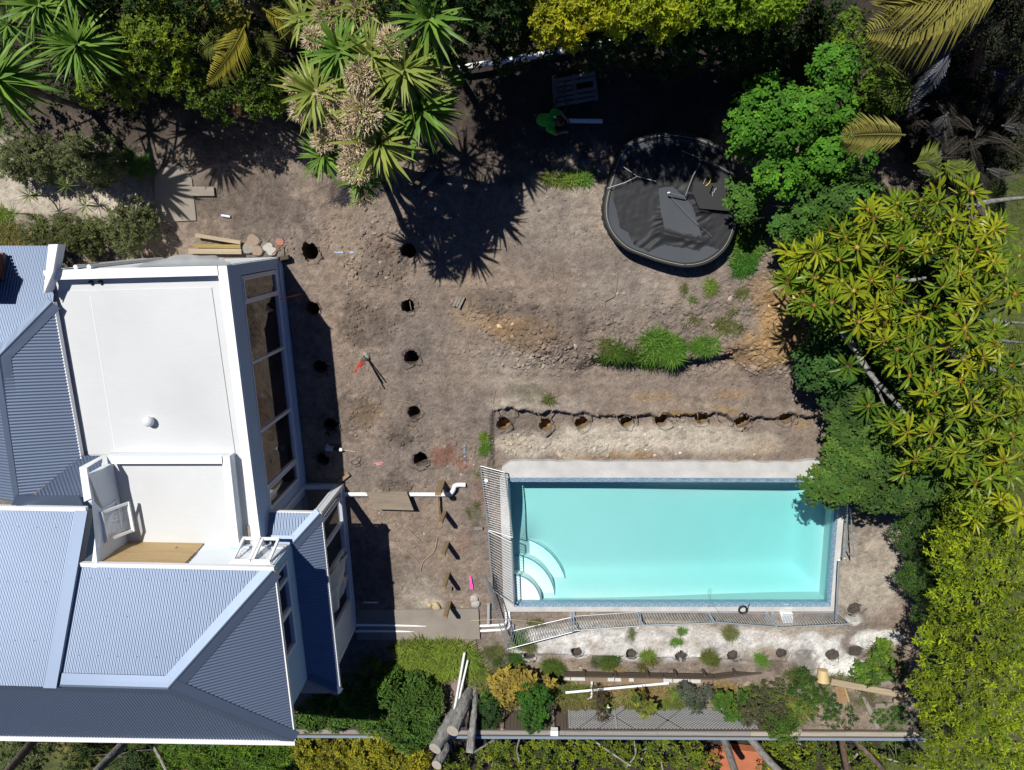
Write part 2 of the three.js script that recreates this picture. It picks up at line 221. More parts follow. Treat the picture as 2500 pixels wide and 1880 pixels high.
function groundColor(x, z, out) {
  const n1 = fbm(x * 0.55, z * 0.55, 4), n2 = fbm(x * 3 + 40, z * 3, 3), n3 = vnoise(x * 16, z * 16);
  let c = [0.252, 0.200, 0.163]; const track = sst(3.7, 4.2, z) * sst(5.4, 5.0, z) * sst(-1, 0.5, x), warm = n1 - 0.5, v = track * 0.55 * (fbm(x * 0.45, z * 6.5, 3) - 0.5) + 0.97 + 0.42 * (n2 - 0.5) + 0.34 * (n3 - 0.5) + 0.5 * warm;
  c = [c[0] * v * (1 + 0.12 * warm), c[1] * v, c[2] * v * (1 - 0.2 * warm)];
  const f = fenceZ(x), pre = [];
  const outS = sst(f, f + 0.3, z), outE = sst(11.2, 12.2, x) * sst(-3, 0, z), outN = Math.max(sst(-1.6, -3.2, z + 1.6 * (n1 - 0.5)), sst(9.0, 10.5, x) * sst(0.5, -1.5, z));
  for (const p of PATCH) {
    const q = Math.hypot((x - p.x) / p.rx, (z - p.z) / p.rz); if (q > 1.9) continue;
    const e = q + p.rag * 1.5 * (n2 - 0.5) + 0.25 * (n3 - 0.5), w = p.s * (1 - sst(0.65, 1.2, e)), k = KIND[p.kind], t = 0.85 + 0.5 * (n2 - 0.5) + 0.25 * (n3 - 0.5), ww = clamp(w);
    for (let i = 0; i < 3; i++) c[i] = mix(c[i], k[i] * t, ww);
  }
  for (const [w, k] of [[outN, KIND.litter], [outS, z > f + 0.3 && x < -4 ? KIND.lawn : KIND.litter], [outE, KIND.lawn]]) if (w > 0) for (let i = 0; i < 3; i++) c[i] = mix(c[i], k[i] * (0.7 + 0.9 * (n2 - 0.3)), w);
  if (x < -4 && z > f + 0.3) { const s = fbm(x * 0.6 + 3, z * 0.6, 3); if (s > 0.45) for (let i = 0; i < 3; i++) c[i] = mix(c[i], [0.30, 0.24, 0.085][i], clamp((s - 0.45) * 4) * 0.8); }
  out[0] = c[0]; out[1] = c[1]; out[2] = c[2];
}
{
  const axis = (a, b, s) => { const r = []; let d = 90, g = []; for (let x = a, st = s; x > a - 220; st *= 1.28) { x -= st; g.push(x); } r.push(...g.reverse()); for (let x = a; x < b; x += s) r.push(x); for (let x = b, st = s; x < b + 220; st *= 1.28) { r.push(x); x += st; } return r; };
  const X = axis(-13.8, 12.6, 0.047), Z = axis(-4.2, 17.6, 0.047), nx = X.length, nz = Z.length;
  const pos = new Float32Array(nx * nz * 3), col = new Float32Array(nx * nz * 3), uv = new Float32Array(nx * nz * 2), c = [0, 0, 0];
  for (let j = 0, k = 0; j < nz; j++) for (let i = 0; i < nx; i++, k++) {
    const x = X[i], z = Z[j]; pos[3 * k] = x; pos[3 * k + 1] = hGround(x, z); pos[3 * k + 2] = z; uv[2 * k] = x; uv[2 * k + 1] = z;
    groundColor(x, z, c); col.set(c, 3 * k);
  }
  const idx = [], house = (x, z) => x > -15 && x < -7.6 && z > 1.6 && z < 12.2;
  for (let j = 0; j + 1 < nz; j++) for (let i = 0; i + 1 < nx; i++) {
    const x = (X[i] + X[i + 1]) / 2, z = (Z[j] + Z[j + 1]) / 2;
    if (inPool(x, z, 0.06) || house(x, z)) continue;
    let cut = false; for (const h of HOLES) if (Math.abs(x - h.x) < 0.5 && (x - h.x) ** 2 + (z - h.z) ** 2 < (h.r * 1.1) ** 2) { cut = true; break; }
    if (cut) continue;
    const a = j * nx + i, b = a + 1, d = a + nx, e = d + 1; idx.push(a, d, b, b, d, e);
  }
  const g = new THREE.BufferGeometry(); g.setAttribute('position', new THREE.BufferAttribute(pos, 3)); g.setAttribute('color', new THREE.BufferAttribute(col, 3)); g.setAttribute('uv', new THREE.BufferAttribute(uv, 2)); g.setIndex(idx); g.computeVertexNormals();
  M.soil = new THREE.MeshStandardMaterial({ vertexColors: true, roughness: 0.95, map: grain, bumpMap: grainB, bumpScale: 0.045, side: THREE.DoubleSide });
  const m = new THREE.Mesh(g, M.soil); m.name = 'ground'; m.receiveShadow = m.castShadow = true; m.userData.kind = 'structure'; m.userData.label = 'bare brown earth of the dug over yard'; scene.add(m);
}
// dug post holes, each a ragged lip, a wall and a floor
const ORD = ['first', 'second', 'third', 'fourth', 'fifth', 'sixth', 'seventh', 'eighth', 'ninth', 'tenth'];
{
  const rows = { a: ['deep black post hole nearest the north east corner of the house', 0], b: ['round post hole in the line down the middle of the yard', 1], s: ['post hole lying in the dark shadow of the house wall', 2], n: ['post hole in the pale terrace along the north pool edge', 3], c: ['shallow hole in the chalky strip south of the pool fence', 4] }, cnt = {};
  HOLES.forEach((h, hi) => {
    const i = (cnt[h.row] = (cnt[h.row] ?? -1) + 1), plug = h.d < 0.12;
    let label = h.row === 'a' ? rows.a[0] : h.row === 'b' ? `${ORD[i]} round post hole from the north in the line down the bare yard` : h.row === 's' ? `${ORD[i]} post hole from the north in the shadow of the house wall` : h.row === 'n' ? `${ORD[i]} post hole from the left in the pale terrace north of the pool` : i < 6 ? `${ORD[i]} shallow hole from the left in the chalky strip south of the pool` : ['dark earth plug in white chalk, left one of the pair above the bucket', 'dark earth plug in white chalk, right one of the pair above the bucket', 'dark earth plug just off the south east corner of the pool'][i - 6];
    const n = 26, prof = [[1.75, -0.05], [1.45, 0.012], [1.2, 0.035], [1.03, 0.02], [0.97, -0.06], [0.94, -h.d * 0.5], [0.9, -h.d], [0.5, -h.d - 0.03], [0.0, -h.d + (plug ? 0.1 : 0.02)]];
    const base = hBase(h.x, h.z), pos = [], col = [], idx = [], uv = [], gc = [0, 0, 0];
    for (let k = 0; k < prof.length; k++) for (let a = 0; a <= n; a++) {
      const t = (a % n) / n * 2 * Math.PI, wob = 1 + (k > 2 ? 0.14 : 0.42) * (vnoise(Math.cos(t) * 2.2 + hi * 9, Math.sin(t) * 2.2 + (k > 3 ? 0 : k)) - 0.5) * 2, r = h.r * prof[k][0] * wob, x = Math.cos(t) * r, z = Math.sin(t) * r;
      const yy = k < 3 ? hGround(h.x + x, h.z + z) - base + prof[k][1] * (k === 0 ? 1 : 0.6 + 0.9 * vnoise(x * 9 + hi, z * 9)) : prof[k][1] + 0.05 * (vnoise(x * 14 + hi, z * 14 + k) - 0.5);
      pos.push(x, yy, z); uv.push(h.x + x * 1.3, h.z + z * 1.3 + yy);
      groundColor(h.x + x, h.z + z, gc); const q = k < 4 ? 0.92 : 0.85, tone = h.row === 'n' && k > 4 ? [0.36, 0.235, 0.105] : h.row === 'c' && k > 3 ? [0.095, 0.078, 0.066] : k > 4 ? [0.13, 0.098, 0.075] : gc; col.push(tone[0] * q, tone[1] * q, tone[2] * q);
    }
    for (let k = 0; k + 1 < prof.length; k++) for (let a = 0; a < n; a++) { const p = k * (n + 1) + a, q = p + n + 1; idx.push(p, p + 1, q, p + 1, q + 1, q); }
    const g = new THREE.BufferGeometry(); g.setAttribute('position', new THREE.Float32BufferAttribute(pos, 3)); g.setAttribute('color', new THREE.Float32BufferAttribute(col, 3)); g.setAttribute('uv', new THREE.Float32BufferAttribute(uv, 2)); g.setIndex(idx); g.computeVertexNormals();
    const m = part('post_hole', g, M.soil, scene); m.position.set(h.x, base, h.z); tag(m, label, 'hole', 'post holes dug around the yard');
  });
}
// loose clods, uncountable
{
  const base = new THREE.IcosahedronGeometry(1, 1), p = base.attributes.position;
  for (let i = 0; i < p.count; i++) { const v = V(p.getX(i), p.getY(i), p.getZ(i)), s = 0.72 + 0.55 * vnoise(v.x * 1.7 + 4, v.y * 1.7 + v.z * 1.3); p.setXYZ(i, v.x * s * 1.15, v.y * s * 0.7, v.z * s); }
  base.computeVertexNormals();
  const N = 24000, im = new THREE.InstancedMesh(base, std(1, 1, 1, 0.95, { map: grain }), N), m4 = new THREE.Matrix4(), q = new THREE.Quaternion(), e = new THREE.Euler(), c = [0, 0, 0], cc = new THREE.Color();
  let k = 0, guard = 0;
  while (k < N && guard++ < 400000) {
    const x = rr(-9, 11), z = rr(-2.5, 15); if (inPool(x, z, 0.35) || (x < -5.6 && z > 0.9)) continue;
    const ro = roughAt(x, z); if (rnd() > 0.13 + 0.9 * ro * vnoise(x * 2, z * 2)) continue;
    let bad = false; for (const h of HOLES) if ((x - h.x) ** 2 + (z - h.z) ** 2 < (h.r * 1.02) ** 2) bad = true; if (bad) continue;
    const s = 0.008 + 0.036 * Math.pow(rnd(), 3.2) * (0.5 + ro) + (rnd() < 0.02 * ro ? 0.03 : 0);
    e.set(rr(-0.5, 0.5), rr(0, 6.3), rr(-0.5, 0.5)); m4.compose(V(x, hGround(x, z) + s * 0.15, z), q.setFromEuler(e), V(s * rr(0.8, 1.5), s * rr(0.6, 1), s * rr(0.8, 1.3)));
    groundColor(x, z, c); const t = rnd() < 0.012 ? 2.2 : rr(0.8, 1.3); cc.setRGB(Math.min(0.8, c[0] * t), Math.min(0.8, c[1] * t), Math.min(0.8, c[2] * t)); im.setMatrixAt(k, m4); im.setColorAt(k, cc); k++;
  }
  im.count = k; im.name = 'soil_clods'; im.castShadow = im.receiveShadow = true; tag(im, 'loose clods and small stones scattered over the dug earth', 'soil', null, 'stuff'); scene.add(im);
}
// ---------------------------------------------------------------- the pool
{
  const t = thing('swimming_pool', 'rectangular swimming pool of clear turquoise water with a pale concrete edge', 'pool', V(0, 0, 0));
  const { nw, ne, se, sw } = POOL, wy = -0.10, top = 0.02;
  const L = (a, b, u) => a.clone().lerp(b, u), at = (u, v, y) => { const p = L(L(nw, ne, u), L(sw, se, u), v); p.y = y; return p; };
  const lx = 9.5, lz = 4.35;
  const depth = (u, v) => { const e = Math.min(u * lx, (1 - u) * lx, v * lz, (1 - v) * lz); const d = mix(0.98, 1.35, sst(0.2, 1.0, u)); return wy - d + 0.55 * Math.pow(1 - sst(0, 1.15, e), 2.0) * sst(0.25, 0.6, Math.max(v, u)); };
  const nu = 60, nv = 30, pos = [], idx = [], uv = [];
  for (let j = 0; j <= nv; j++) for (let i = 0; i <= nu; i++) { const p = at(i / nu, j / nv, depth(i / nu, j / nv)); pos.push(p.x, p.y, p.z); uv.push(p.x, p.z); }
  for (let j = 0; j < nv; j++) for (let i = 0; i < nu; i++) { const a = j * (nu + 1) + i; idx.push(a, a + nu + 1, a + 1, a + 1, a + nu + 1, a + nu + 2); }
  const g = new THREE.BufferGeometry(); g.setAttribute('position', new THREE.Float32BufferAttribute(pos, 3)); g.setAttribute('uv', new THREE.Float32BufferAttribute(uv, 2)); g.setIndex(idx); g.computeVertexNormals();
  part('pool_floor', g, M.plaster, t);
  const edges = [[nw, ne], [ne, se], [se, sw], [sw, nw]], uvOf = (k, s) => [[s, 0], [1, s], [1 - s, 1], [0, 1 - s]][k];
  edges.forEach(([a, b], k) => {
    const w = new MB(), tl = new MB();
    for (let i = 0; i < 24; i++) { const p = L(a, b, i / 24), q = L(a, b, (i + 1) / 24), d0 = depth(...uvOf(k, i / 24)), d1 = depth(...uvOf(k, (i + 1) / 24)); w.quad(V(p.x, wy - 0.16, p.z), V(q.x, wy - 0.16, q.z), V(q.x, d1, q.z), V(p.x, d0, p.z)); }
    part('pool_wall', w.get(), M.plaster, t);
    // the waterline tiles: a facing and a narrow tiled ledge that slopes to it
    const inw = V(b.z - a.z, 0, -(b.x - a.x)).normalize().multiplyScalar(-1), lw = [0.135, 0.075, 0.085, 0.045][k];
    const A = a.clone().addScaledVector(inw, lw), B = b.clone().addScaledVector(inw, lw), dx = b.clone().sub(a).normalize().multiplyScalar(lw * 0.8);
    A.add(dx); B.sub(dx);
    const ly = k === 0 ? top - 0.022 : wy + 0.012; tl.quad(V(a.x, top - 0.012, a.z), V(b.x, top - 0.012, b.z), V(B.x, ly, B.z), V(A.x, ly, A.z)); tl.quad(V(A.x, ly, A.z), V(B.x, ly, B.z), V(B.x, wy - 0.17, B.z), V(A.x, wy - 0.17, A.z));
    tl.quad(V(A.x, wy - 0.17, A.z), V(B.x, wy - 0.17, B.z), V(b.x, wy - 0.17, b.z), V(a.x, wy - 0.17, a.z));
    part('waterline_tiles', tl.get(), M.tile, t);
  });
  // coping: a broad cast strip on the north, narrow ones on the other sides
  const cop = (pts, h, name = 'coping') => part(name, new MB().prism(pts.map((p) => V(p.x, top, p.z)), V(0, -h, 0)).get(), M.coping, t);
  const nEdge = []; for (let i = 0; i <= 40; i++) { const s = i / 40, px = mix(1226, 2012, s); const p = P(px, 1126 + 5 * (vnoise(s * 22, 1) - 0.5) + 3 * (vnoise(s * 60, 5) - 0.5) + (s < 0.03 ? 14 * (0.03 - s) / 0.03 : 0)); nEdge.push(p); }
  const nMB = new MB(); for (let i = 0; i < 40; i++) { const f = (s) => { const q = L(P(1222, 1165.5), P(2068, 1166.5), s); return q; }; nMB.prism([nEdge[i], nEdge[i + 1], f((i + 1) / 40), f(i / 40)].map((p) => V(p.x, top, p.z)), V(0, -0.18, 0)); }
  part('coping', nMB.get(), M.coping, t, 'broad trowelled concrete strip along the north side');
  const W = 0.2; cop([sw, se, P(2027, 1492), P(1250, 1492.5)], 0.22);
  cop([ne, P(2069, 1167), P(2038, 1492), P(2027.1, 1492), se], 0.22);
  cop([nw, sw, P(1249.9, 1492.5), P(1230, 1492.5), P(1220, 1166)], 0.22);
  // steps in the south west corner: three quarter rounds
  [[1.90, wy - 0.80], [1.45, wy - 0.48], [0.95, wy - 0.17]].forEach(([r, y], k) => {
    const o = sw.clone(), e = se.clone().sub(sw).normalize(), n = nw.clone().sub(sw).normalize(), pts = [V(o.x, y, o.z)];
    for (let i = 0; i <= 28; i++) { const a = i / 28 * Math.PI / 2, p = o.clone().addScaledVector(e, r * Math.cos(a) * 0.88).addScaledVector(n, r * Math.sin(a)); pts.push(V(p.x, y, p.z)); }
    const rise = k < 2 ? 0.32 : 0.31; const s = part('pool_step', new MB().prism(pts, V(0, -rise - (k === 0 ? 0.4 : 0), 0)).get(), M.stepW, t);
    const ed = []; for (let i = 1; i < pts.length; i++) ed.push(pts[i].clone().add(V(0, 0.006, 0)).sub(e.clone().add(n).multiplyScalar(0.02)));
    part('step_edge_tiles', tubeGeo(ed, 0.022, 5), M.tile, s);
  });
  // fittings on the floor and the south wall
  for (const [px, py] of [[1431, 1463], [1625, 1465], [1822, 1466]]) { const p = P(px, py, -1.0); part('return_fitting', new THREE.TorusGeometry(0.045, 0.014, 8, 20).rotateX(1.2).translate(p.x, p.y + 0.12, p.z), M.pvcGrey, t); }
  // the water: a mirror-smooth surface over a body that takes out the red
  const q4 = (y, m) => [at(0, 0, y), at(1, 0, y), at(1, 1, y), at(0, 1, y)];
  const sp = [], si = [], su = []; const a = q4(wy), n2 = 90, m2 = 42;
  for (let j = 0; j <= m2; j++) for (let i = 0; i <= n2; i++) { const p = at(i / n2, j / m2, wy); p.y += 0.003 * (fbm(p.x * 2.3, p.z * 2.3, 3) - 0.5) * 2; sp.push(p.x, p.y, p.z); su.push(p.x, p.z); }
  for (let j = 0; j < m2; j++) for (let i = 0; i < n2; i++) { const b = j * (n2 + 1) + i; si.push(b, b + n2 + 1, b + 1, b + 1, b + n2 + 1, b + n2 + 2); }
  const wg = new THREE.BufferGeometry(); wg.setAttribute('position', new THREE.Float32BufferAttribute(sp, 3)); wg.setAttribute('uv', new THREE.Float32BufferAttribute(su, 2)); wg.setIndex(si); wg.computeVertexNormals();
  const surf = part('water_surface', wg, new THREE.MeshPhysicalMaterial({ color: new THREE.Color().setRGB(0.93, 0.985, 0.98), roughness: 0, transmission: 1, thickness: 0, ior: 1.33, side: THREE.DoubleSide }), t);
  // the body of the water takes out red light in proportion to its depth
  const bp = [], bc = []; for (let j = 0; j <= m2; j++) for (let i = 0; i <= n2; i++) { const p = at(i / n2, j / m2, wy - 0.03), cd = Math.hypot((p.x - sw.x) / 0.88, p.z - sw.z), d = cd < 0.95 ? 0.17 : cd < 1.45 ? 0.48 : cd < 1.9 ? 0.8 : wy - depth(i / n2, j / m2); bp.push(p.x, p.y, p.z); bc.push(Math.exp(-0.36 * d), Math.exp(-0.022 * d), Math.exp(-0.03 * d)); }
  const bg = new THREE.BufferGeometry(); bg.setAttribute('position', new THREE.Float32BufferAttribute(bp, 3)); bg.setAttribute('color', new THREE.Float32BufferAttribute(bc, 3)); bg.setIndex(si); bg.computeVertexNormals();
  part('water_body', bg, new THREE.MeshPhysicalMaterial({ vertexColors: true, roughness: 0, transmission: 1, thickness: 0, ior: 1.0, specularIntensity: 0, side: THREE.DoubleSide }), t);
  // skimmer with its lid, and the break in the tiles above it
  part('skimmer_mouth', new MB().prism([P(1910, 1475, -0.05), P(1926, 1475, -0.05), P(1933, 1485, 0.026), P(1917, 1485, 0.026)], V(0, -0.02, 0)).get(), M.trim, t);
}
// ---------------------------------------------------------------- the house
const hit = (px, py, p0, n) => { const v = rayDir(px, py), o = V(0, CAM_H, 0), t = p0.clone().sub(o).dot(n) / v.dot(n); return o.addScaledVector(v, t); };
const setY = (p, y) => V(p.x, y, p.z);
function wallPlane(a, b) { const d = V(b.x - a.x, 0, b.z - a.z), l = d.length(); d.normalize(); const n = V(-d.z, 0, d.x).multiplyScalar(-1); return { a: setY(a, 0), d, l, n, at: (s, y, o = 0) => V(a.x + d.x * s + n.x * o, y, a.z + d.z * s + n.z * o), hit: (px, py) => { const q = hit(px, py, setY(a, 0), n); return [q.clone().sub(setY(a, 0)).dot(d), q.y]; } }; }
// a slab of wall between s0-s1 and y0-y1, its outer face on the plane
const slab = (mb, w, s0, s1, y0, y1, th = 0.12, out = 0) => mb.prism([w.at(s0, y0, out), w.at(s1, y0, out), w.at(s1, y1, out), w.at(s0, y1, out)], w.n.clone().multiplyScalar(-th));
function windowPart(parent, w, s, y0, y1, opt = {}) {          // s: list of [s0, s1] panes; one frame, a pane of glass in each opening
  const f = new MB(), b = opt.b ?? 0.055, o = opt.out ?? 0.012, S0 = s[0][0] - b, S1 = s[s.length - 1][1] + b;
  slab(f, w, S0, S1, y0 - b, y0, 0.10, o + 0.012); slab(f, w, S0, S1, y1, y1 + b, 0.10, o);
  for (let i = 0; i <= s.length; i++) { const l = i ? s[i - 1][1] : S0, r = i < s.length ? s[i][0] : S1; slab(f, w, l, r, y0, y1, 0.10, o); }
  for (const [h, a, c] of opt.rails ?? []) slab(f, w, a, c, h - 0.025, h + 0.025, 0.06, o - 0.015);
  const m = part('window', f.get(), M.frame, parent);
  for (const [a, c] of s) {                                    // flat glass; lean tilts normals to bring sunlit earth into the reflection
    const g = new MB().quad(w.at(a, y1, o - 0.05), w.at(c, y1, o - 0.05), w.at(c, y0, o - 0.05), w.at(a, y0, o - 0.05)).get(), nn = w.n.clone().add(V(0, opt.lean ?? 0, 0)).normalize(); for (let i = 0; i < 6; i++) g.attributes.normal.setXYZ(i, nn.x, nn.y, nn.z);
    part('pane', g, M.glass, m);
  }
  return m;
}
// corrugated sheet over a convex polygon; fall = downhill direction in the plane
function corrugated(pts, fall, lift = 0) {
  const n = V(0, 0, 0).crossVectors(pts[1].clone().sub(pts[0]), pts[2].clone().sub(pts[0])).normalize(); if (n.y < 0) n.negate();
  const v = fall.clone().addScaledVector(n, -fall.dot(n)).normalize(), u = V(0, 0, 0).crossVectors(v, n).normalize(), o = pts[0], pitch = 0.0762, st = pitch / 8;
  const q = pts.map((p) => { const d = p.clone().sub(o); return [d.dot(u), d.dot(v)]; }), us = q.map((a) => a[0]), lo = Math.min(...us), hi = Math.max(...us);
  const pos = [], idx = [], uv = []; let k = 0;
  for (let x = lo; ; x += st) {
    const xx = Math.min(x, hi); let a = Infinity, b = -Infinity;
    for (let i = 0; i < q.length; i++) { const [x0, y0] = q[i], [x1, y1] = q[(i + 1) % q.length]; if ((xx - x0) * (xx - x1) > 1e-12) continue; if (Math.abs(x1 - x0) < 1e-9) { a = Math.min(a, y0, y1); b = Math.max(b, y0, y1); continue; } const y = y0 + (xx - x0) / (x1 - x0) * (y1 - y0); a = Math.min(a, y); b = Math.max(b, y); }
    if (a > b) { a = b = 0; }
    const ph = xx / pitch * 2 * Math.PI, A = 0.0078 * Math.cos(ph) + 0.0078 + lift;
    for (const y of [a, b]) { const p = o.clone().addScaledVector(u, xx).addScaledVector(v, y).addScaledVector(n, A); pos.push(p.x, p.y, p.z); uv.push(xx, y); }
    if (k) idx.push(2 * k - 2, 2 * k - 1, 2 * k, 2 * k, 2 * k - 1, 2 * k + 1); k++;
    if (x >= hi) break;
  }
  const g = new THREE.BufferGeometry(); g.setAttribute('position', new THREE.Float32BufferAttribute(pos, 3)); g.setAttribute('uv', new THREE.Float32BufferAttribute(uv, 2)); g.setIndex(idx); g.computeVertexNormals(); return g;
}
// a folded metal cap over the line a-b, reaching down two planes
function capGeo(a, b, dA, dB, w, lift = 0.03) {
  const mb = new MB(), u = V(0, lift, 0), r = 0.02, N = 10;
  for (let i = 0; i < N; i++) { const p = a.clone().lerp(b, i / N).add(u), q = a.clone().lerp(b, (i + 1) / N).add(u), j = (k) => 0.006 * (vnoise(k * 1.7 + a.x, a.z) - 0.5), P2 = p.clone().add(V(0, r, 0)), Q2 = q.clone().add(V(0, r, 0));
    for (const d of [dA, dB]) { const e = d.clone().multiplyScalar(w), n = d.clone().multiplyScalar(0.03); const m0 = p.clone().add(n), m1 = q.clone().add(n), h0 = p.clone().addScaledVector(d, w / 2).add(V(0, j(i), 0)), h1 = q.clone().addScaledVector(d, w / 2).add(V(0, j(i + 1), 0)), e0 = p.clone().add(e), e1 = q.clone().add(e); mb.quad(P2, Q2, m1, m0).quad(m0, m1, h1, h0).quad(h0, h1, e1, e0).quad(e0, e1, e1.clone().add(V(0, -0.02, 0)), e0.clone().add(V(0, -0.02, 0))); } }
  return mb.get();
}
{
  const H = thing('house', 'white and blue grey house under renovation with flat white roofs and corrugated iron hips', 'house');
  const wp = (name, mb, mat, label, parent = H) => part(name, mb.get(), mat, parent, label);
  const A = P(112, 661, 3.6), B = P(552, 649, 3.6), C = P(637, 1332, 3.6), e = B.clone().sub(A).normalize(), s = C.clone().sub(B).normalize();
  const inW = e.clone().negate();
  // east wall of the flat-roofed wing, its long window, and the room behind
  const E = wallPlane(B, C), wl = new MB(), L = E.l;
  slab(wl, E, 0, L, -0.3, 0.55); slab(wl, E, 0, L, 2.86, 3.56); slab(wl, E, 0, 0.27, 0.55, 2.86); slab(wl, E, 6.32, L, 0.55, 2.86);
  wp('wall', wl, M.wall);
  const trimE = new MB(); slab(trimE, E, 0, 0.14, 0.1, 3.5, 0.03, 0.022); slab(trimE, E, 0, L, 3.34, 3.56, 0.03, 0.026); slab(trimE, E, 0.14, L - 0.3, 0.06, 0.36, 0.03, 0.03); wp('trim', trimE, M.wall);
  windowPart(H, E, [[0.35, 0.90], [0.97, 2.39], [2.46, 4.14], [4.22, 5.62], [5.70, 6.25]], 0.62, 2.80, { lean: 0.13 });
  const sa = new MB(); for (const [a, b] of [[0.35, 0.9], [5.7, 6.25]]) { slab(sa, E, a, b, 0.62, 0.68, 0.05, 0.03); slab(sa, E, a, b, 2.74, 2.8, 0.05, 0.03); slab(sa, E, a, a + 0.05, 0.68, 2.74, 0.05, 0.03); slab(sa, E, b - 0.05, b, 0.68, 2.74, 0.05, 0.03); } part('sash', sa.get(), M.frame, H).userData.kind = 'stuff';
  const flS = new MB(); flS.prism([E.at(0.3, 0.3, -0.16), E.at(L, 0.3, -0.16), E.at(L, 0.3, -4), E.at(0.3, 0.3, -4)], V(0, -0.1, 0)); wp('room_floor', flS, M.roomF);
  const bw = new MB(); slab(bw, E, 0, L, 0.2, 3.2, 0.1, -4); bw.prism([E.at(0.1, 0.3, -0.14), E.at(0.1, 3.2, -0.14), E.at(0.1, 3.2, -4), E.at(0.1, 0.3, -4)], s.clone().multiplyScalar(0.1)); bw.prism([E.at(L, 0.3, -0.14), E.at(L, 3.2, -0.14), E.at(L, 3.2, -4), E.at(L, 0.3, -4)], s.clone().multiplyScalar(-0.1)); wp('room_wall', bw, M.roomW);
  // north wall, plainly lit
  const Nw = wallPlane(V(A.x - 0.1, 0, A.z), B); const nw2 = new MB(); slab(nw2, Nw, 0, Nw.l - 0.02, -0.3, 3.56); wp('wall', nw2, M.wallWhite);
  for (let k = 0; k < 18; k++) { const y = 0.15 + k * 0.18; part('weatherboard', new MB().prism([Nw.at(0.05, y, 0.022), Nw.at(Nw.l - 0.1, y, 0.022), Nw.at(Nw.l - 0.1, y + 0.19, 0.006), Nw.at(0.05, y + 0.19, 0.006)], Nw.n.clone().multiplyScalar(-0.015)).get(), M.wallWhite, H); }
  // flat roof, parapets
  const off = (p, de, ds, y) => V(p.x + e.x * de + s.x * ds, y, p.z + e.z * de + s.z * ds);
  const deck = (pts, y, th, name = 'flat_roof') => wp(name, new MB().prism(pts.map((p) => setY(p, y)), V(0, -th, 0)), M.membrane);
  const A2 = off(A, -0.35, 0, 0), D2 = V(-11.1, 0, 8.0), C2 = V(C.x - 0.05, 0, 8.02);
  deck([off(A, 0.3, 0.05, 0), off(B, -0.05, 0.05, 0), C2, D2, V(-11.6, 0, 5.7), V(-11.75, 0, 1.4)], 3.345, 0.1);
  const ln = (px, py) => P(px, py, 3.368);
  deck([ln(140, 712), ln(516, 702), ln(574, 1110), ln(160, 1110), ln(120, 800)], 3.368, 0.03, 'roof_membrane');
  const seam = new MB(); seam.prism([ln(219, 722), ln(221.5, 722), ln(283, 1105), ln(280.5, 1105)].map((p) => setY(p, 3.3715)), V(0, -0.006, 0)); wp('membrane_seam', seam, std(0.66, 0.66, 0.67, 0.8));
  const par = (a, b, w, y0, y1, nm = 'parapet') => { const d = V(b.x - a.x, 0, b.z - a.z).normalize(), q = V(-d.z, 0, d.x); const mb = new MB(); mb.prism([setY(a, y1 - 0.05), setY(b, y1 - 0.05), setY(b.clone().addScaledVector(q, w), y1 - 0.05), setY(a.clone().addScaledVector(q, w), y1 - 0.05)], V(0, y0 - y1 + 0.05, 0)); const m = wp(nm, mb, M.wallWhite); const c = new MB(), k = 0.012, a1 = a.clone().addScaledVector(d, -k).addScaledVector(q, -k), b1 = b.clone().addScaledVector(d, k).addScaledVector(q, -k); c.prism([setY(a1, y1), setY(b1, y1), setY(b1.clone().addScaledVector(q, w + 2 * k), y1), setY(a1.clone().addScaledVector(q, w + 2 * k), y1)], V(0, -0.05, 0)); part('capping', c.get(), M.trim, m); return m; };
  par(off(A, 0, 0, 0), off(B, -0.205, 0, 0), 0.2, 3.3, 3.6);
  par(B, C, 0.2, 3.3, 3.6);
  // the raised flat roof behind it
  const b1 = P(250, 1115, 3.72), b2 = P(559, 1115, 3.72), b3 = P(583, 1339, 3.72), d4 = P(277, 1137, 3.47), d5 = P(311, 1318, 3.47);
  deck([setY(b1, 0), setY(b2, 0), V(b3.x, 0, 7.99), V(-10.5, 0, 7.99), V(-10.62, 0, 5.9)].map((p, i) => i === 1 ? V(p.x - 0.02, 0, p.z + 0.02) : p), 3.47, 0.14, 'flat_roof');
  par(V(b1.x + 0.12, 0, b1.z), V(b2.x - 0.172, 0, b2.z), 0.17, 3.44, 3.72); par(b2, V(b3.x, 0, 7.98), 0.17, 3.44, 3.72);
  wp('masking_tape', new MB().prism([P(563, 1337, 3.724), P(582, 1337.5, 3.724), P(582, 1340.5, 3.724), P(563, 1340, 3.724)], V(0, -0.012, 0)), std(0.2, 0.62, 0.46, 0.7));
  wp('timber_offcut', new MB().beam(P(607, 1283, 3.37), P(612, 1318, 3.37), 0.12, 0.045), M.greyWood);
  // roof vent dome, two overflow outlets, two pipes down the north wall
  { const p = P(366, 1027, 3.42); const d = part('roof_vent', new THREE.SphereGeometry(0.13, 28, 18).scale(1, 0.9, 1).translate(p.x, 3.5, p.z), std(0.62, 0.66, 0.70, 0.45), H); part('vent_neck', new THREE.CylinderGeometry(0.075, 0.085, 0.16, 20).translate(p.x, 3.42, p.z), M.pvc, d); }
  for (const [px, py] of [[222, 690], [245, 689]]) { const p = P(px, py, 3.37); const g = new MB(); g.add(tubeGeo([V(p.x, 3.34, p.z), V(p.x, 3.41, p.z)], [0.055, 0.045], 14)); part('roof_outlet', g.get(), M.black, H); }
  for (const px of [224, 248]) { const q = Nw.hit(px, 654), p0 = Nw.at(q[0], 3.5, 0.06), p1 = Nw.at(q[0], 0.2, 0.06); part('downpipe', tubeGeo([p0, p1], 0.05, 12), M.pvc, H); }
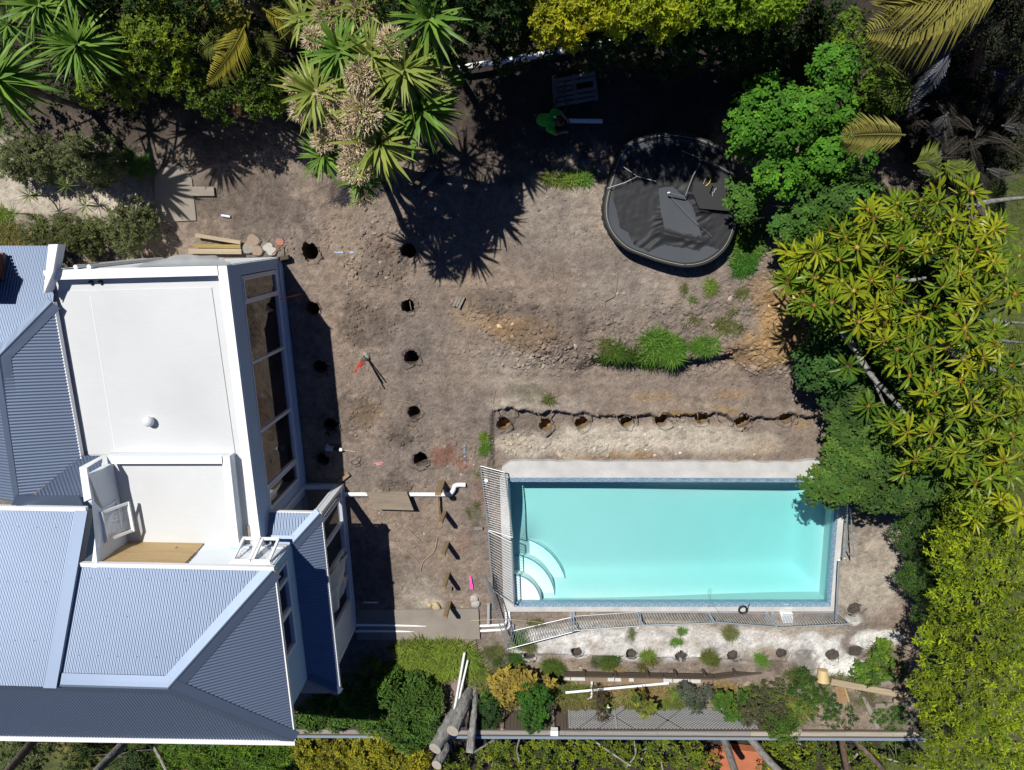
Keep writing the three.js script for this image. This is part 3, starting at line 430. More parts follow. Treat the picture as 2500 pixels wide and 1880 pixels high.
  { const q = Nw.hit(234, 640); const mb = new MB(); slab(mb, Nw, q[0] - 0.12, q[0] + 0.2, 2.2, 2.42, 0.14, 0.2); part('rainwater_head', mb.get(), M.pvc, H); }
  // ---- south building: hip roof
  const ev = 4.75, rg = 6.0, NE = P(668, 1392, ev), NWp = P(190, 1380, ev), SE = P(717, 1808, ev), SW = P(-60, 1799, ev), R = P(412, 1680, rg), RW = V(-15.2, rg, R.z - 0.12);
  NWp.z = NE.z - 0.015 * 0; 
  const fallN = V(R.x - R.x + 0.01, ev - rg, NE.z - R.z), fallS = V(0.03, ev - rg, SE.z - R.z), fallE = V(NE.x - R.x, ev - rg, 0.03);
  const NW = V(-11.02, ev, NE.z), NEc = NE, on = (p, q, t) => p.clone().lerp(q, t);
  const Rl = V(-10.95, rg, R.z);
  part('roof', corrugated([NW, NEc, R, Rl], fallN), M.roof, H, 'sunlit silver corrugated roof slope');
  part('roof', corrugated([NEc, SE, R], fallE), M.roof, H, 'corrugated hip end facing the yard');
  part('roof', corrugated([SE, V(-15.2, ev, SE.z + 0.16), V(-15.2, rg, R.z), R], fallS), M.roof, H, 'corrugated roof slope along the back');
  // the part further west runs down past the eave
  const sl = (ev - rg) / (NE.z - R.z), lowZ = 6.83, lowY = rg + sl * (lowZ - R.z), lift = 0.07, W0 = V(-15.2, lowY + lift, lowZ), W1 = V(-11.13, lowY + lift, lowZ), W2 = V(-11.13, rg + lift, R.z), W3 = V(-15.2, rg + lift, R.z);
  part('roof', corrugated([W0, W1, W2, W3], fallN), M.roof, H, 'sunlit corrugated slope reaching further down on the left');
  wp('barge_flashing', new MB().prism([V(-11.16, lowY + 0.12, lowZ - 0.02), V(-10.86, lowY + 0.12, lowZ - 0.02), V(-10.86, rg + 0.12, R.z), V(-11.16, rg + 0.12, R.z)], V(0, -0.14, 0)), M.flash);
  wp('barge_board', new MB().prism([V(-10.855, lowY + 0.1, lowZ), V(-10.855, lowY - 0.15, lowZ), V(-10.855, ev - 0.1, 8.05), V(-10.855, ev + 0.12, 8.05)], V(-0.03, 0, 0)), std(0.12, 0.13, 0.15, 0.6));
  wp('gutter', new MB().beam(V(-15.2, lowY + 0.06, lowZ - 0.05), V(-10.9, lowY + 0.06, lowZ - 0.05), 0.11, 0.1), M.gutter);
  wp('gutter', new MB().beam(V(-10.85, ev - 0.02, NE.z - 0.045), V(NE.x + 0.02, ev - 0.02, NE.z - 0.045), 0.1, 0.1), M.gutter);
  wp('gutter', new MB().beam(V(SE.x + 0.03, ev - 0.03, SE.z + 0.06), V(-15.2, ev - 0.03, SE.z + 0.22), 0.13, 0.11), M.gutter);
  wp('fascia', new MB().beam(V(NE.x + 0.015, ev - 0.06, NE.z), V(SE.x + 0.03, ev - 0.06, SE.z), 0.03, 0.12), M.trim);
  const dn = (p, q) => q.clone().sub(p).normalize(), slopeN = dn(R, V(R.x, ev, NE.z)), slopeS = dn(R, V(R.x, ev, SE.z)), slopeE = dn(R, V(NE.x, ev, R.z));
  wp('ridge_cap', { get: () => capGeo(V(-15.2, rg, R.z), R, slopeN, slopeS, 0.27) }, M.flash);
  const hipA = NEc.clone().sub(R).normalize(), aN = V(0, 0, 0).copy(V(-1, 0, 0)), perp = (hip, flat) => flat.clone().addScaledVector(hip, -flat.dot(hip)).normalize();
  wp('hip_cap', { get: () => capGeo(R, NEc, perp(hipA, V(-1, 0, 0)), perp(hipA, V(0, 0, 1)), 0.25) }, M.flash);
  const hipB = SE.clone().sub(R).normalize();
  wp('hip_cap', { get: () => capGeo(R, SE, perp(hipB, V(0, 0, -1)), perp(hipB, V(-1, 0, 0)), 0.25) }, M.flash);
  // north clerestory wall in weatherboards, with plywood over an opening and an open window
  const N2 = wallPlane(V(-11.0, 0, 8.0), V(-6.33, 0, 8.0)); const nb = new MB(); slab(nb, N2, 0, N2.l, 3.2, 4.7); wp('wall', nb, M.wallWhite);
  for (let k = 0; k < 9; k++) { const y = 3.46 + k * 0.135; part('weatherboard', new MB().prism([N2.at(0.5, y, 0.024), N2.at(N2.l - 0.02, y, 0.024), N2.at(N2.l - 0.02, y + 0.145, 0.006), N2.at(0.5, y + 0.145, 0.006)], V(0, 0, 0.02)).get(), M.wallWhite, H); }
  const ply = (q, o, label) => { const pts = q.map(([x, y]) => N2.at(...N2.hit(x, y), o)); return part('plywood_sheet', new MB().prism(pts, V(0, 0, 0.018)).get(), M.ply, H, label); };
  ply([[311, 1317], [505, 1322], [452, 1384], [224, 1380]], 0.05, 'plywood sheet fixed flat over the wall'); ply([[276, 1338], [432, 1341], [428, 1345], [476, 1356], [449, 1384], [222, 1381]], 0.075, 'plywood sheet overlapping the other one');
  { const c = [[588, 1346], [684, 1346], [653, 1390], [549, 1388]].map(([x, y]) => N2.hit(x, y)), s0 = Math.min(c[0][0], c[3][0]), s1 = Math.max(c[1][0], c[2][0]);
    windowPart(H, N2, [[s0 + 0.06, (s0 + s1) / 2 - 0.03], [(s0 + s1) / 2 + 0.03, s1 - 0.06]], 3.62, 4.42, { out: 0.03 });
    for (const [a, b] of [[s0 + 0.04, (s0 + s1) / 2 - 0.01], [(s0 + s1) / 2 + 0.01, s1 - 0.04]]) { const f = new MB(), p = (t, h) => N2.at(t, 4.42 - h * 0.93, 0.05 + h * 0.34); for (const [x0, h0, x1, h1] of [[a, 0.03, b, 0.03], [a, 0.77, b, 0.77]]) f.beam(p(x0, h0), p(x1, h1), 0.06, 0.05, V(0, 0.34, -0.93)); for (const x of [a + 0.03, b - 0.03]) f.beam(p(x, 0.03), p(x, 0.77), 0.06, 0.05); const m = part('open_sash', f.get(), M.trim, H); part('pane', new MB().quad(p(a, 0.03), p(b, 0.03), p(b, 0.77), p(a, 0.77)).get(), M.glass, m); } }
  // east wall of the south building with its blue shaded window
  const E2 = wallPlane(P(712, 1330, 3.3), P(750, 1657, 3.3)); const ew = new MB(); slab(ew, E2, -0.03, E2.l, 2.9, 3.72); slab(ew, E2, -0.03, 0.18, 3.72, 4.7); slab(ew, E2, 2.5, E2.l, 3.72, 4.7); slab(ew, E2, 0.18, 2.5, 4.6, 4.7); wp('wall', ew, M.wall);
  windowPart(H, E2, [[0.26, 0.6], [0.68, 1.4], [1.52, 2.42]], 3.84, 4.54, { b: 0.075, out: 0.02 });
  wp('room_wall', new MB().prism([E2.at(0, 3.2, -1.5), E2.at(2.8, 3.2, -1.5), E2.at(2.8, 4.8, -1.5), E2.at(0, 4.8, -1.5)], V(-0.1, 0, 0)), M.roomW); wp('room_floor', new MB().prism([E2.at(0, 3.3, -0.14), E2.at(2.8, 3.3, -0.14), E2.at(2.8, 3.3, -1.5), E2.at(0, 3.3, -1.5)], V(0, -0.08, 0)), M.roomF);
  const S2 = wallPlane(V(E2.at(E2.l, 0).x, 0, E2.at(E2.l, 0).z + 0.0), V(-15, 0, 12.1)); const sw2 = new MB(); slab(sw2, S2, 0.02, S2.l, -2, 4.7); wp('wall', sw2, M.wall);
  { // roofing screws in rows
    const im = [], sp = (a, b, c, d) => { for (const f of [0.1, 0.42, 0.75]) { const p = a.clone().lerp(d, f), q = b.clone().lerp(c, f), n = Math.round(p.distanceTo(q) / 0.46); for (let i = 1; i < n; i++) im.push(p.clone().lerp(q, i / n).add(V(0, 0.022, 0))); } };
    sp(NW, NEc, R, Rl); sp(W0, W1, W2, W3); const g = new THREE.InstancedMesh(new THREE.CylinderGeometry(0.008, 0.010, 0.012, 6), std(0.16, 0.18, 0.22, 0.6), im.length); im.forEach((p, i) => g.setMatrixAt(i, new THREE.Matrix4().makeTranslation(p.x, p.y, p.z))); g.name = 'roofing_screws'; g.userData.kind = 'stuff'; H.add(g);
  }
  // ---- the bay on the east, with its own skillion hips
  const n0 = P(838, 1178, 0), s0 = P(870, 1526, 0), mx = E.at(L - 0.15, 0);
  const BE = wallPlane(n0, s0), BN = wallPlane(V(-7.12, 0, n0.z + 0.035), n0), BS = wallPlane(s0, V(-6.9, 0, s0.z + 0.04)), be = 2.95, bt = 3.3;
  const bayW = new MB(); slab(bayW, BE, 0, BE.l, -0.1, 0.35); slab(bayW, BE, 0, BE.l, 2.7, 2.9); slab(bayW, BE, 0, 0.1, 0.35, 2.7); slab(bayW, BE, 3.64, BE.l, 0.35, 2.7); wp('wall', bayW, M.wallWhite);
  const bayN = new MB(); slab(bayN, BN, 0, BN.l, -0.1, 0.24); slab(bayN, BN, 0, BN.l, 2.7, 2.9); slab(bayN, BN, 0, 0.14, 0.24, 2.7); slab(bayN, BN, BN.l - 0.14, BN.l - 0.01, 0.24, 2.7); wp('wall', bayN, M.wallWhite);
  const bayS = new MB(); slab(bayS, BS, 0, BS.l, -1.2, 2.9); wp('wall', bayS, M.wall);
  windowPart(H, BE, [[0.36, 1.03], [1.11, 1.88], [1.96, 2.75], [2.84, 3.56]], 0.42, 2.62); windowPart(H, BN, [[0.2, BN.l - 0.2]], 0.3, 2.62);
  const cb = new MB(); slab(cb, BE, 0, 0.11, -0.05, 2.9, 0.03, 0.025); slab(cb, BE, BE.l - 0.11, BE.l, -0.05, 2.9, 0.03, 0.025); slab(cb, BE, 0.11, BE.l - 0.11, -0.05, 0.1, 0.03, 0.03); wp('corner_board', cb, M.trim);
  wp('room_floor', new MB().prism([BE.at(0.1, 0.2, -0.14), BE.at(BE.l, 0.2, -0.14), BE.at(BE.l, 0.2, -1.2), BE.at(0.1, 0.2, -1.2)], V(0, -0.1, 0)), std(0.24, 0.21, 0.15, 0.8));
  wp('room_wall', new MB().prism([BE.at(0.1, 0.2, -1.22), BE.at(BE.l, 0.2, -1.22), BE.at(BE.l, 2.9, -1.22), BE.at(0.1, 2.9, -1.22)], V(-0.05, 0, 0)), M.roomW);
  const bNE = P(783, 1253, be), bSE = P(830, 1692, be), hN = E2.at(0.0, bt, 0.012), hS = E2.at(E2.l, bt, 0.012);
  part('bay_roof', corrugated([V(-6.96, be, bNE.z), bNE, hN, V(-6.93, bt, hN.z)], V(0, be - bt, bNE.z - hN.z)), M.roof, H, 'small sunlit corrugated roof in the corner');
  part('bay_roof', corrugated([bNE, bSE, hS, hN], V(bNE.x - hN.x, be - bt, 0)), M.roof, H, 'shaded corrugated lean-to roof along the east side');
  part('bay_roof', corrugated([bSE, V(-7.2, be, bSE.z + 0.05), V(-7.2, bt, hS.z + 0.02), hS], V(0, be - bt, bSE.z - hS.z)), M.roof, H);
  const hb = bNE.clone().sub(hN).normalize(); wp('hip_cap', { get: () => capGeo(hN, bNE, perp(hb, V(-1, 0, 0)), perp(hb, V(0, 0, 1)), 0.19) }, M.flash);
  const hc = bSE.clone().sub(hS).normalize(); wp('hip_cap', { get: () => capGeo(hS, bSE, perp(hc, V(0, 0, -1)), perp(hc, V(-1, 0, 0)), 0.16) }, M.flash);
  wp('apron_flashing', new MB().prism([V(-6.94, bt + 0.045, hN.z + 0.02), V(hN.x, bt + 0.045, hN.z + 0.02), V(hN.x + 0.03, bt - 0.07, hN.z - 0.22), V(-6.96, bt - 0.07, hN.z - 0.22)], V(0, -0.015, 0)), M.flash);
  wp('bay_fascia', new MB().beam(setY(bNE, be - 0.05).add(V(0.01, 0, 0)), setY(bSE, be - 0.05).add(V(0.01, 0, 0)), 0.025, 0.1), M.trim);
  wp('bay_fascia', new MB().beam(V(-6.98, be - 0.06, bNE.z - 0.01), V(bNE.x, be - 0.06, bNE.z - 0.01), 0.025, 0.1), M.trim);
  // building paper hanging crumpled from the bay windows
  { const nx = 16, ny = 12, pos = [], idx = [], uv = []; const c = [[1.62, 2.75], [2.78, 2.75], [2.25, 1.05], [1.62, 1.25]];
    for (let j = 0; j <= ny; j++) for (let i = 0; i <= nx; i++) { const u = i / nx, v = j / ny; let s2 = mix(mix(1.75, 2.85, u), mix(1.5, 2.25, u), v) + 0.06 * (vnoise(v * 6, u * 3) - 0.5), y = mix(2.72, mix(1.15, 1.75, u), v) + 0.14 * (vnoise(u * 7, 2.5) - 0.5) * v, o = 0.06 + 0.30 * Math.sin(v * 2.6) * (0.5 + 0.7 * vnoise(u * 5 + 2, v * 4)) + 0.05 * vnoise(u * 14, v * 9); const p = BE.at(s2, y, o); pos.push(p.x, p.y, p.z); uv.push(u, v); }
    for (let j = 0; j < ny; j++) for (let i = 0; i < nx; i++) { const a = j * (nx + 1) + i; idx.push(a, a + 1, a + nx + 1, a + 1, a + nx + 2, a + nx + 1); }
    const g = new THREE.BufferGeometry(); g.setAttribute('position', new THREE.Float32BufferAttribute(pos, 3)); g.setAttribute('uv', new THREE.Float32BufferAttribute(uv, 2)); g.setIndex(idx); g.computeVertexNormals();
    const m = part('building_paper', g, std(0.62, 0.61, 0.56, 0.6, { }), scene); tag(m, 'loose crumpled sheet of pale building paper hanging over the bay windows', 'sheet'); }
  // ---- north west roof: hip, ridge, and the little slope that drains behind it
  const RN = P(0, 870, 4.1), RS = P(52, 1228, 4.1), hq = P(130, 738, 3.55), eq = P(198, 1120, 3.55), dir = RS.clone().sub(RN).normalize();
  part('roof', corrugated([RN, hq, eq, hit(85, 1203, RN, V(0, 0, 0).crossVectors(hq.clone().sub(RN), eq.clone().sub(RN)).normalize()), RS], V(hq.x - RN.x, hq.y - RN.y, 0.06)), M.roof, H, 'corrugated slope falling to the white flat roof');
  const slN = (hq.y - RN.y) / (hq.z - RN.z), zN = 0.62, yN = RN.y + slN * (zN - RN.z);
  part('roof', corrugated([V(-16, RN.y, RN.z), RN, hq, V(-11.52, yN, zN), V(-16, yN, zN)], V(0.02, slN * -1, -1)), M.roof, H, 'corrugated slope with the chimney shadow');
  part('roof', corrugated([V(-16, 3.2, RN.z + 0.2), RN, RS, V(-16, 3.2, RS.z)], V(-1, -0.3, 0)), M.roof, H);
  const hd = hq.clone().sub(RN).normalize(); wp('hip_cap', { get: () => capGeo(RN, hq, perp(hd, V(-1, 0, 0)), perp(hd, V(0, 0, 1)), 0.2) }, M.flash);
  wp('ridge_cap', { get: () => capGeo(RN, RS, dn(RN, hq).add(V(0, 0, 0.7)).setZ(0.0).normalize(), V(-0.93, -0.3, 0).normalize(), 0.22) }, M.flash);
  const eN = V(0, 0, 0).crossVectors(hq.clone().sub(RN), eq.clone().sub(RN)).normalize(), v1 = hit(194, 1112, RN, eN), v2 = hit(85, 1203, RN, eN), cp0 = v1, cn = V(0, 0, 0).crossVectors(v2.clone().sub(v1), P(222, 1214, 3.5).sub(v1)).normalize(), cr = (x, y) => hit(x, y, cp0, cn);
  part('roof', corrugated([cr(82, 1210), cr(194, 1112), cr(252, 1112), cr(222, 1214)], V(0.12, -0.1, 1)), M.roof, H, 'small valley slope behind the wall with the open window');
  wp('valley_gutter', new MB().prism([cr(40, 1208), cr(195, 1208), cr(202, 1232), cr(30, 1232)].map((p) => p.clone().add(V(0, 0.04, 0))), V(0, -0.05, 0)), M.flash);
  wp('fascia', new MB().beam(setY(hq, 3.5), setY(eq, 3.5), 0.03, 0.12), M.trim);
  wp('parapet_wall', new MB().prism([P(119, 598, 3.75), P(140, 597, 3.75), P(128, 664, 3.75), P(108, 716, 3.75)], V(0, -0.3, 0)), M.wallWhite); 
  wp('parapet_cap', new MB().prism([P(118, 597, 3.79), P(141, 596, 3.79), P(129, 664, 3.79), P(106, 720, 3.79)], V(0, -0.04, 0)), M.trim);
  // wall with the open window, standing over the raised roof
  const Wd = wallPlane(P(277, 1137, 3.47), P(312, 1318, 3.47)); const zAt = (z) => (z - Wd.a.z) / Wd.d.z, ry = (z) => rg + sl * (z - R.z) + 0.02;
  const wpts = [[zAt(5.86), 3.3], [zAt(8.0), 3.3], [zAt(8.0), ry(8.0)], [zAt(6.85), ry(6.85)], [zAt(6.5), 4.42], [zAt(5.86), 4.42]].map(([a, b]) => Wd.at(a, b));
  wp('wall', new MB().prism(wpts, V(-0.15, 0, 0)), M.wallWhite);
  wp('capping', new MB().prism([P(193, 1141, 4.47), P(211, 1143, 4.47), P(223, 1217, 4.47), P(205, 1225, 4.47)], V(0, -0.05, 0)), M.trim);
  wp('capping', new MB().prism([P(193, 1141, 4.472), P(251, 1111, 3.76), P(258, 1114, 3.76), P(211, 1143, 4.472)], V(0, -0.03, 0)), M.trim);
  { const q = [[232, 1256], [244, 1332], [284, 1218]].map(([x, y]) => Wd.hit(x, y)), s0 = q[0][0], s1 = q[1][0], y1 = Math.min(4.3, q[0][1]), y0 = Math.max(3.62, y1 - 0.62);
    windowPart(H, Wd, [[s0 + 0.03, s1 - 0.03]], y0, y1, { out: 0.03 });
    const f = new MB(), hh = y1 - y0, p = (t, h) => Wd.at(t, y1 + 0.02 - h * 0.86, 0.05 + h * 0.5); f.beam(p(s0, 0), p(s1, 0), 0.06, 0.05).beam(p(s0, hh * 1.05), p(s1, hh * 1.05), 0.07, 0.05); for (const x of [s0 + 0.03, s1 - 0.03]) f.beam(p(x, 0), p(x, hh * 1.05), 0.06, 0.05);
    const m = part('open_sash', f.get(), M.trim, H, 'window sash propped open'); part('pane', new MB().quad(p(s0, 0), p(s1, 0), p(s1, hh), p(s0, hh)).get(), M.glass, m); }
  // chimney, brick by brick
  { const c = P(20, 648, 3.1), x1 = c.x, z0 = P(20, 630, 3.3).z - 0.1, z1 = P(20, 668, 3.3).z + 0.1, bl = 0.23, bh = 0.076, g = 0.01, root = part('chimney', new MB().box(x1 - 1.0, 2.4, z0 + 0.02, x1 - 0.02, 4.42, z1 - 0.02).get(), std(0.3, 0.27, 0.24, 0.9), H);
    for (let r = 0; r < 15; r++) { const y = 3.2 + r * (bh + g); for (const side of [0, 1, 2]) { const n = side === 0 ? Math.floor((z1 - z0) / (bl + g)) + 1 : 4; for (let k = 0; k < n; k++) { const o = k * (bl + g) - (r % 2) * 0.11; const b = new MB(); if (side === 0) { const a = Math.max(z0, z0 + o), q = Math.min(z1, z0 + o + bl); if (q - a < 0.03) continue; b.box(x1 - 0.06, y, a, x1, y + bh, q); } else { const zz = side === 1 ? z0 : z1; b.box(x1 - 1.0 + o + 0.1, y, zz - 0.02, x1 - 1.0 + o + bl + 0.1, y + bh, zz + 0.02); } part('brick', b.get(), M.brick, root); } } }
    part('chimney_cap', new MB().box(x1 - 1.08, 4.42, z0 - 0.06, x1 + 0.06, 4.52, z1 + 0.06).get(), std(0.5, 0.2, 0.14, 0.9), root); }
  // floor joists poking out at the corners
  wp('floor_joist', new MB().beam(V(n0.x - 0.1, 0.06, n0.z - 0.05), P(853, 1156, 0.06), 0.09, 0.14), M.timberX); wp('floor_joist', new MB().beam(P(680, 632, 0.25), P(706, 627, 0.25), 0.1, 0.16), M.darkWood);
}
{ // clear plastic sheeting over the north parapet
  const nx = 40, ny = 8, pos = [], idx = [], uv = [];
  for (let j = 0; j <= ny; j++) for (let i = 0; i <= nx; i++) { const u = i / nx, v = j / ny; const y = mix(3.63, 2.7 - 0.5 * vnoise(u * 5, 1), v) ; const px = mix(316, 560 - 60 * v, u), pyTop = mix(656, 651, u); const a = P(px, pyTop, 3.63), z = a.z - 0.04 - 0.16 * v * (0.3 + 0.75 * Math.sin(u * 3.0)) - 0.08 * vnoise(u * 9, v * 2) * v; pos.push(a.x + 0.03 * vnoise(u * 20, v * 4), y + 0.05 * Math.sin(u * 19 + v * 3) * v, z); uv.push(u, v); }
  for (let j = 0; j < ny; j++) for (let i = 0; i < nx; i++) { const a = j * (nx + 1) + i; idx.push(a, a + 1, a + nx + 1, a + 1, a + nx + 2, a + nx + 1); }
  const g = new THREE.BufferGeometry(); g.setAttribute('position', new THREE.Float32BufferAttribute(pos, 3)); g.setAttribute('uv', new THREE.Float32BufferAttribute(uv, 2)); g.setIndex(idx); g.computeVertexNormals();
  tag(part('plastic_sheet', g, new THREE.MeshPhysicalMaterial({ color: new THREE.Color().setRGB(0.62, 0.66, 0.70), roughness: 0.4, transmission: 0.35, thickness: 0, side: THREE.DoubleSide }), scene), 'rippled grey plastic sheet draped over the north parapet of the white roof', 'sheet');
}
// ---------------------------------------------------------------- things in the yard
const px3 = (a) => P(a[0], a[1], a[2] ?? 0);
const gp = (a, dy = 0) => G(a[0], a[1], (a[2] ?? 0) + dy);    // [px, py, height above the ground there]
function rod(name, pts, r, mat, label, cat, group, seg = 12) { const q = pts.map((p) => gp(p)), o = q[0]; const m = part(name, tubeGeo(rel(q.length > 2 ? curve(q, q.length * 5) : q, o), r, seg), mat, scene); m.position.copy(o); return tag(m, label, cat, group); }
function plank(name, a, b, w, h, mat, label, cat, group) { const p = gp(a, h / 2), q = gp(b, h / 2), m = part(name, new MB().beam(p.clone().sub(p), q.clone().sub(p), w, h).get(), mat, scene); m.position.copy(p); return tag(m, label, cat, group); }

// --- trampoline lying under its fallen net
{
  const k = 0.2225, Z = [[60, 900], [82, 740], [125, 590], [175, 420], [245, 260], [360, 150], [540, 85], [740, 55], [960, 75], [1230, 145], [1420, 275], [1500, 520], [1535, 780], [1530, 1000], [1490, 1200], [1390, 1370], [1210, 1500], [1000, 1545], [780, 1515], [520, 1435], [290, 1335], [140, 1180], [75, 1040]].map(([x, y]) => [1460 + k * x, 310 + k * y]);
  const Y = 1.26, ring = new THREE.CatmullRomCurve3(Z.map(([x, y]) => P(x, y, Y)), true).getPoints(120).slice(0, 120), c = V(0, 0, 0); ring.forEach((p) => c.addScaledVector(p, 1 / 120)); c.y = 0.50;
  const t = thing('trampoline', 'big black trampoline on the bare earth with its torn safety net collapsed on top', 'trampoline', c), L = ring.map((p) => p.clone().sub(c)), n = L.length, H = Y - c.y;
  const at = (i, f, y) => { const p = L[(i + n) % n]; return V(p.x * f, y, p.z * f); };
  const padMB = new MB(); for (let i = 0; i < n; i++) { padMB.quad(at(i, 1.0, H - 0.05), at(i + 1, 1.0, H - 0.05), at(i + 1, 0.985, H), at(i, 0.985, H)).quad(at(i, 0.985, H), at(i + 1, 0.985, H), at(i + 1, 0.93, H + 0.005), at(i, 0.93, H + 0.005)).quad(at(i, 0.93, H + 0.005), at(i + 1, 0.93, H + 0.005), at(i + 1, 0.925, H - 0.04), at(i, 0.925, H - 0.04)); }
  part('edge_pad', padMB.get(), std(0.028, 0.030, 0.034, 0.5), t);
  const st = []; for (let i = 0; i <= n; i++) st.push(at(i, 0.955, H + 0.012)); part('edge_stitching', tubeGeo(st, 0.009, 5, false), std(0.34, 0.33, 0.26, 0.7), t);
  // mat: rings to the centre, sagging
  const pos = [0, H - 0.10, 0], idx = [], R = 9; for (let r = 1; r <= R; r++) for (let i = 0; i < n; i++) { const f = 0.93 * r / R, p = at(i, f, H - 0.03 - 0.07 * (1 - f * f)); pos.push(p.x, p.y + 0.008 * (vnoise(p.x * 3, p.z * 3) - 0.5), p.z); }
  for (let i = 0; i < n; i++) { const j = (i + 1) % n; idx.push(0, 1 + j, 1 + i); for (let r = 0; r < R - 1; r++) { const a = 1 + r * n; idx.push(a + i, a + j, a + n + i, a + j, a + n + j, a + n + i); } }
  const g = new THREE.BufferGeometry(); g.setAttribute('position', new THREE.Float32BufferAttribute(pos, 3)); g.setAttribute('uv', new THREE.Float32BufferAttribute(pos.filter((_, i) => i % 3 !== 1), 2)); g.setIndex(idx); g.computeVertexNormals();
  part('mat', g, std(0.047, 0.055, 0.066, 0.5), t);
  const sk = new MB(); for (let i = 0; i < n; i++) { const w = (q) => 1.0 + 0.012 * Math.sin(q * 1.9) + 0.01; sk.quad(at(i, 0.995, H - 0.05), at(i + 1, 0.995, H - 0.05), at(i + 1, w(i + 1), 0.05), at(i, w(i), 0.05)); } part('skirt_net', sk.get(), std(0.010, 0.010, 0.012, 0.7), t);
  for (let q = 0; q < 6; q++) { const i = q * 20 + 8, a = at(i, 0.985, H - 0.06), b = at(i + 6, 0.985, H - 0.06); part('leg', tubeGeo([a, V(a.x, 0.02, a.z), V(b.x, 0.02, b.z), b], 0.022, 8), M.steelDark, t); }
  // the fallen net: a sheer dark sheet in folds with a hole over the middle
  const N = 150, np = [], ni = [], keep = []; const hole = [[1607, 455], [1640, 451], [1662, 470], [1671, 474], [1688, 500], [1700, 540], [1712, 574], [1660, 566], [1622, 553], [1612, 510]].map(([x, y]) => P(x, y, Y).sub(c));
  const inside = (x, z, poly) => { let s = false; for (let i = 0, j = poly.length - 1; i < poly.length; j = i++) if ((poly[i].z > z) !== (poly[j].z > z) && x < (poly[j].x - poly[i].x) * (z - poly[i].z) / (poly[j].z - poly[i].z) + poly[i].x) s = !s; return s; };
  const netB = [[1494, 480], [1508, 420], [1535, 372], [1620, 345], [1690, 345], [1760, 372], [1795, 430], [1800, 500], [1790, 560], [1772, 606], [1745, 606], [1722, 596], [1706, 612], [1680, 604], [1620, 596], [1580, 612], [1545, 596], [1532, 566], [1512, 556], [1505, 520]].map(([x, y]) => P(x, y, Y).sub(c));
  const x0 = -1.75, x1 = 1.75; for (let j = 0; j <= N; j++) for (let i = 0; i <= N; i++) {
    const x = mix(x0, x1, i / N), z = mix(x0, x1, j / N), wx = x + 0.25 * vnoise(x * 1.7, z * 1.7), wz = z + 0.25 * vnoise(x * 1.3 + 7, z * 1.3);
    const fold = 0.5 + 0.5 * Math.sin(wz * 17 + 5 * vnoise(wx * 1.5, wz * 1.5)), fold2 = 0.5 + 0.5 * Math.sin((wx * 0.6 + wz) * 29 + 7 * vnoise(wx * 2.1, wz * 0.9)); const amp = sst(0.35, 0.65, vnoise(x * 1.4 + 3, z * 1.4 + 1));
    np.push(x, H - 0.035 + 0.02 + 0.10 * amp * Math.pow(fold, 3) + 0.045 * fold2 * amp + 0.012 * vnoise(x * 9, z * 9), z); keep.push(inside(x, z, netB) && !inside(x, z, hole));
  }
  for (let j = 0; j < N; j++) for (let i = 0; i < N; i++) { const a = j * (N + 1) + i; if (keep[a] && keep[a + 1] && keep[a + N + 1] && keep[a + N + 2]) ni.push(a, a + N + 1, a + 1, a + 1, a + N + 1, a + N + 2); }
  const ng = new THREE.BufferGeometry(); ng.setAttribute('position', new THREE.Float32BufferAttribute(np, 3)); ng.setIndex(ni); ng.computeVertexNormals();
  part('safety_net', ng, std(0.016, 0.016, 0.018, 0.6, { transparent: true, opacity: 0.6 }), t, 'sheer black safety net lying in folds');
  const Q = (x, y, h = 0.09) => P(x, y, Y).sub(c).add(V(0, h, 0));
  part('net_pole', tubeGeo([Q(1662, 368), Q(1755, 408), Q(1790, 428)], 0.02, 8), M.steelDark, t); part('net_pole', tubeGeo([Q(1672, 478), Q(1690, 430), Q(1708, 398)], 0.018, 8), M.steelDark, t); part('net_pole', tubeGeo([Q(1628, 471, 0.06), Q(1670, 480, 0.06)], 0.018, 8), M.steelDark, t);
  part('strap', tubeGeo([Q(1518, 406), Q(1555, 431), Q(1600, 443)], 0.009, 5), std(0.5, 0.5, 0.48, 0.7), t); part('strap', tubeGeo([Q(1482, 460), Q(1525, 446), Q(1555, 431)], 0.009, 5), std(0.5, 0.5, 0.48, 0.7), t); part('pole_tip', tubeGeo([Q(1628, 472), Q(1634, 470)], 0.02, 6), M.trim, t); part('cord', tubeGeo([Q(1632, 474, 0.05), Q(1690, 535, 0.05), Q(1738, 578, 0.05)], 0.004, 4), std(0.2, 0.2, 0.2), t);
  const flat = (pts, mat, label) => part('printed_mark', new MB().prism(pts.map(([x, y]) => Q(x, y, 0.135)), V(0, -0.006, 0)).get(), mat, t, label), yel = std(0.72, 0.56, 0.05, 0.6), wht = std(0.6, 0.6, 0.6, 0.6);
  flat([[1686, 440], [1800, 448], [1790, 520], [1700, 512], [1683, 470]].map(([x, y]) => [mix(1740, x, 0.9), mix(480, y, 0.9)]), std(0.02, 0.02, 0.022, 0.5), 'black fabric panel'); 
  part('printed_mark', tubeGeo(curve([Q(1724, 427, 0.145), Q(1732, 436, 0.145), Q(1728, 448, 0.145), Q(1720, 455, 0.145)], 14), 0.012, 5), yel, t, 'yellow arc');
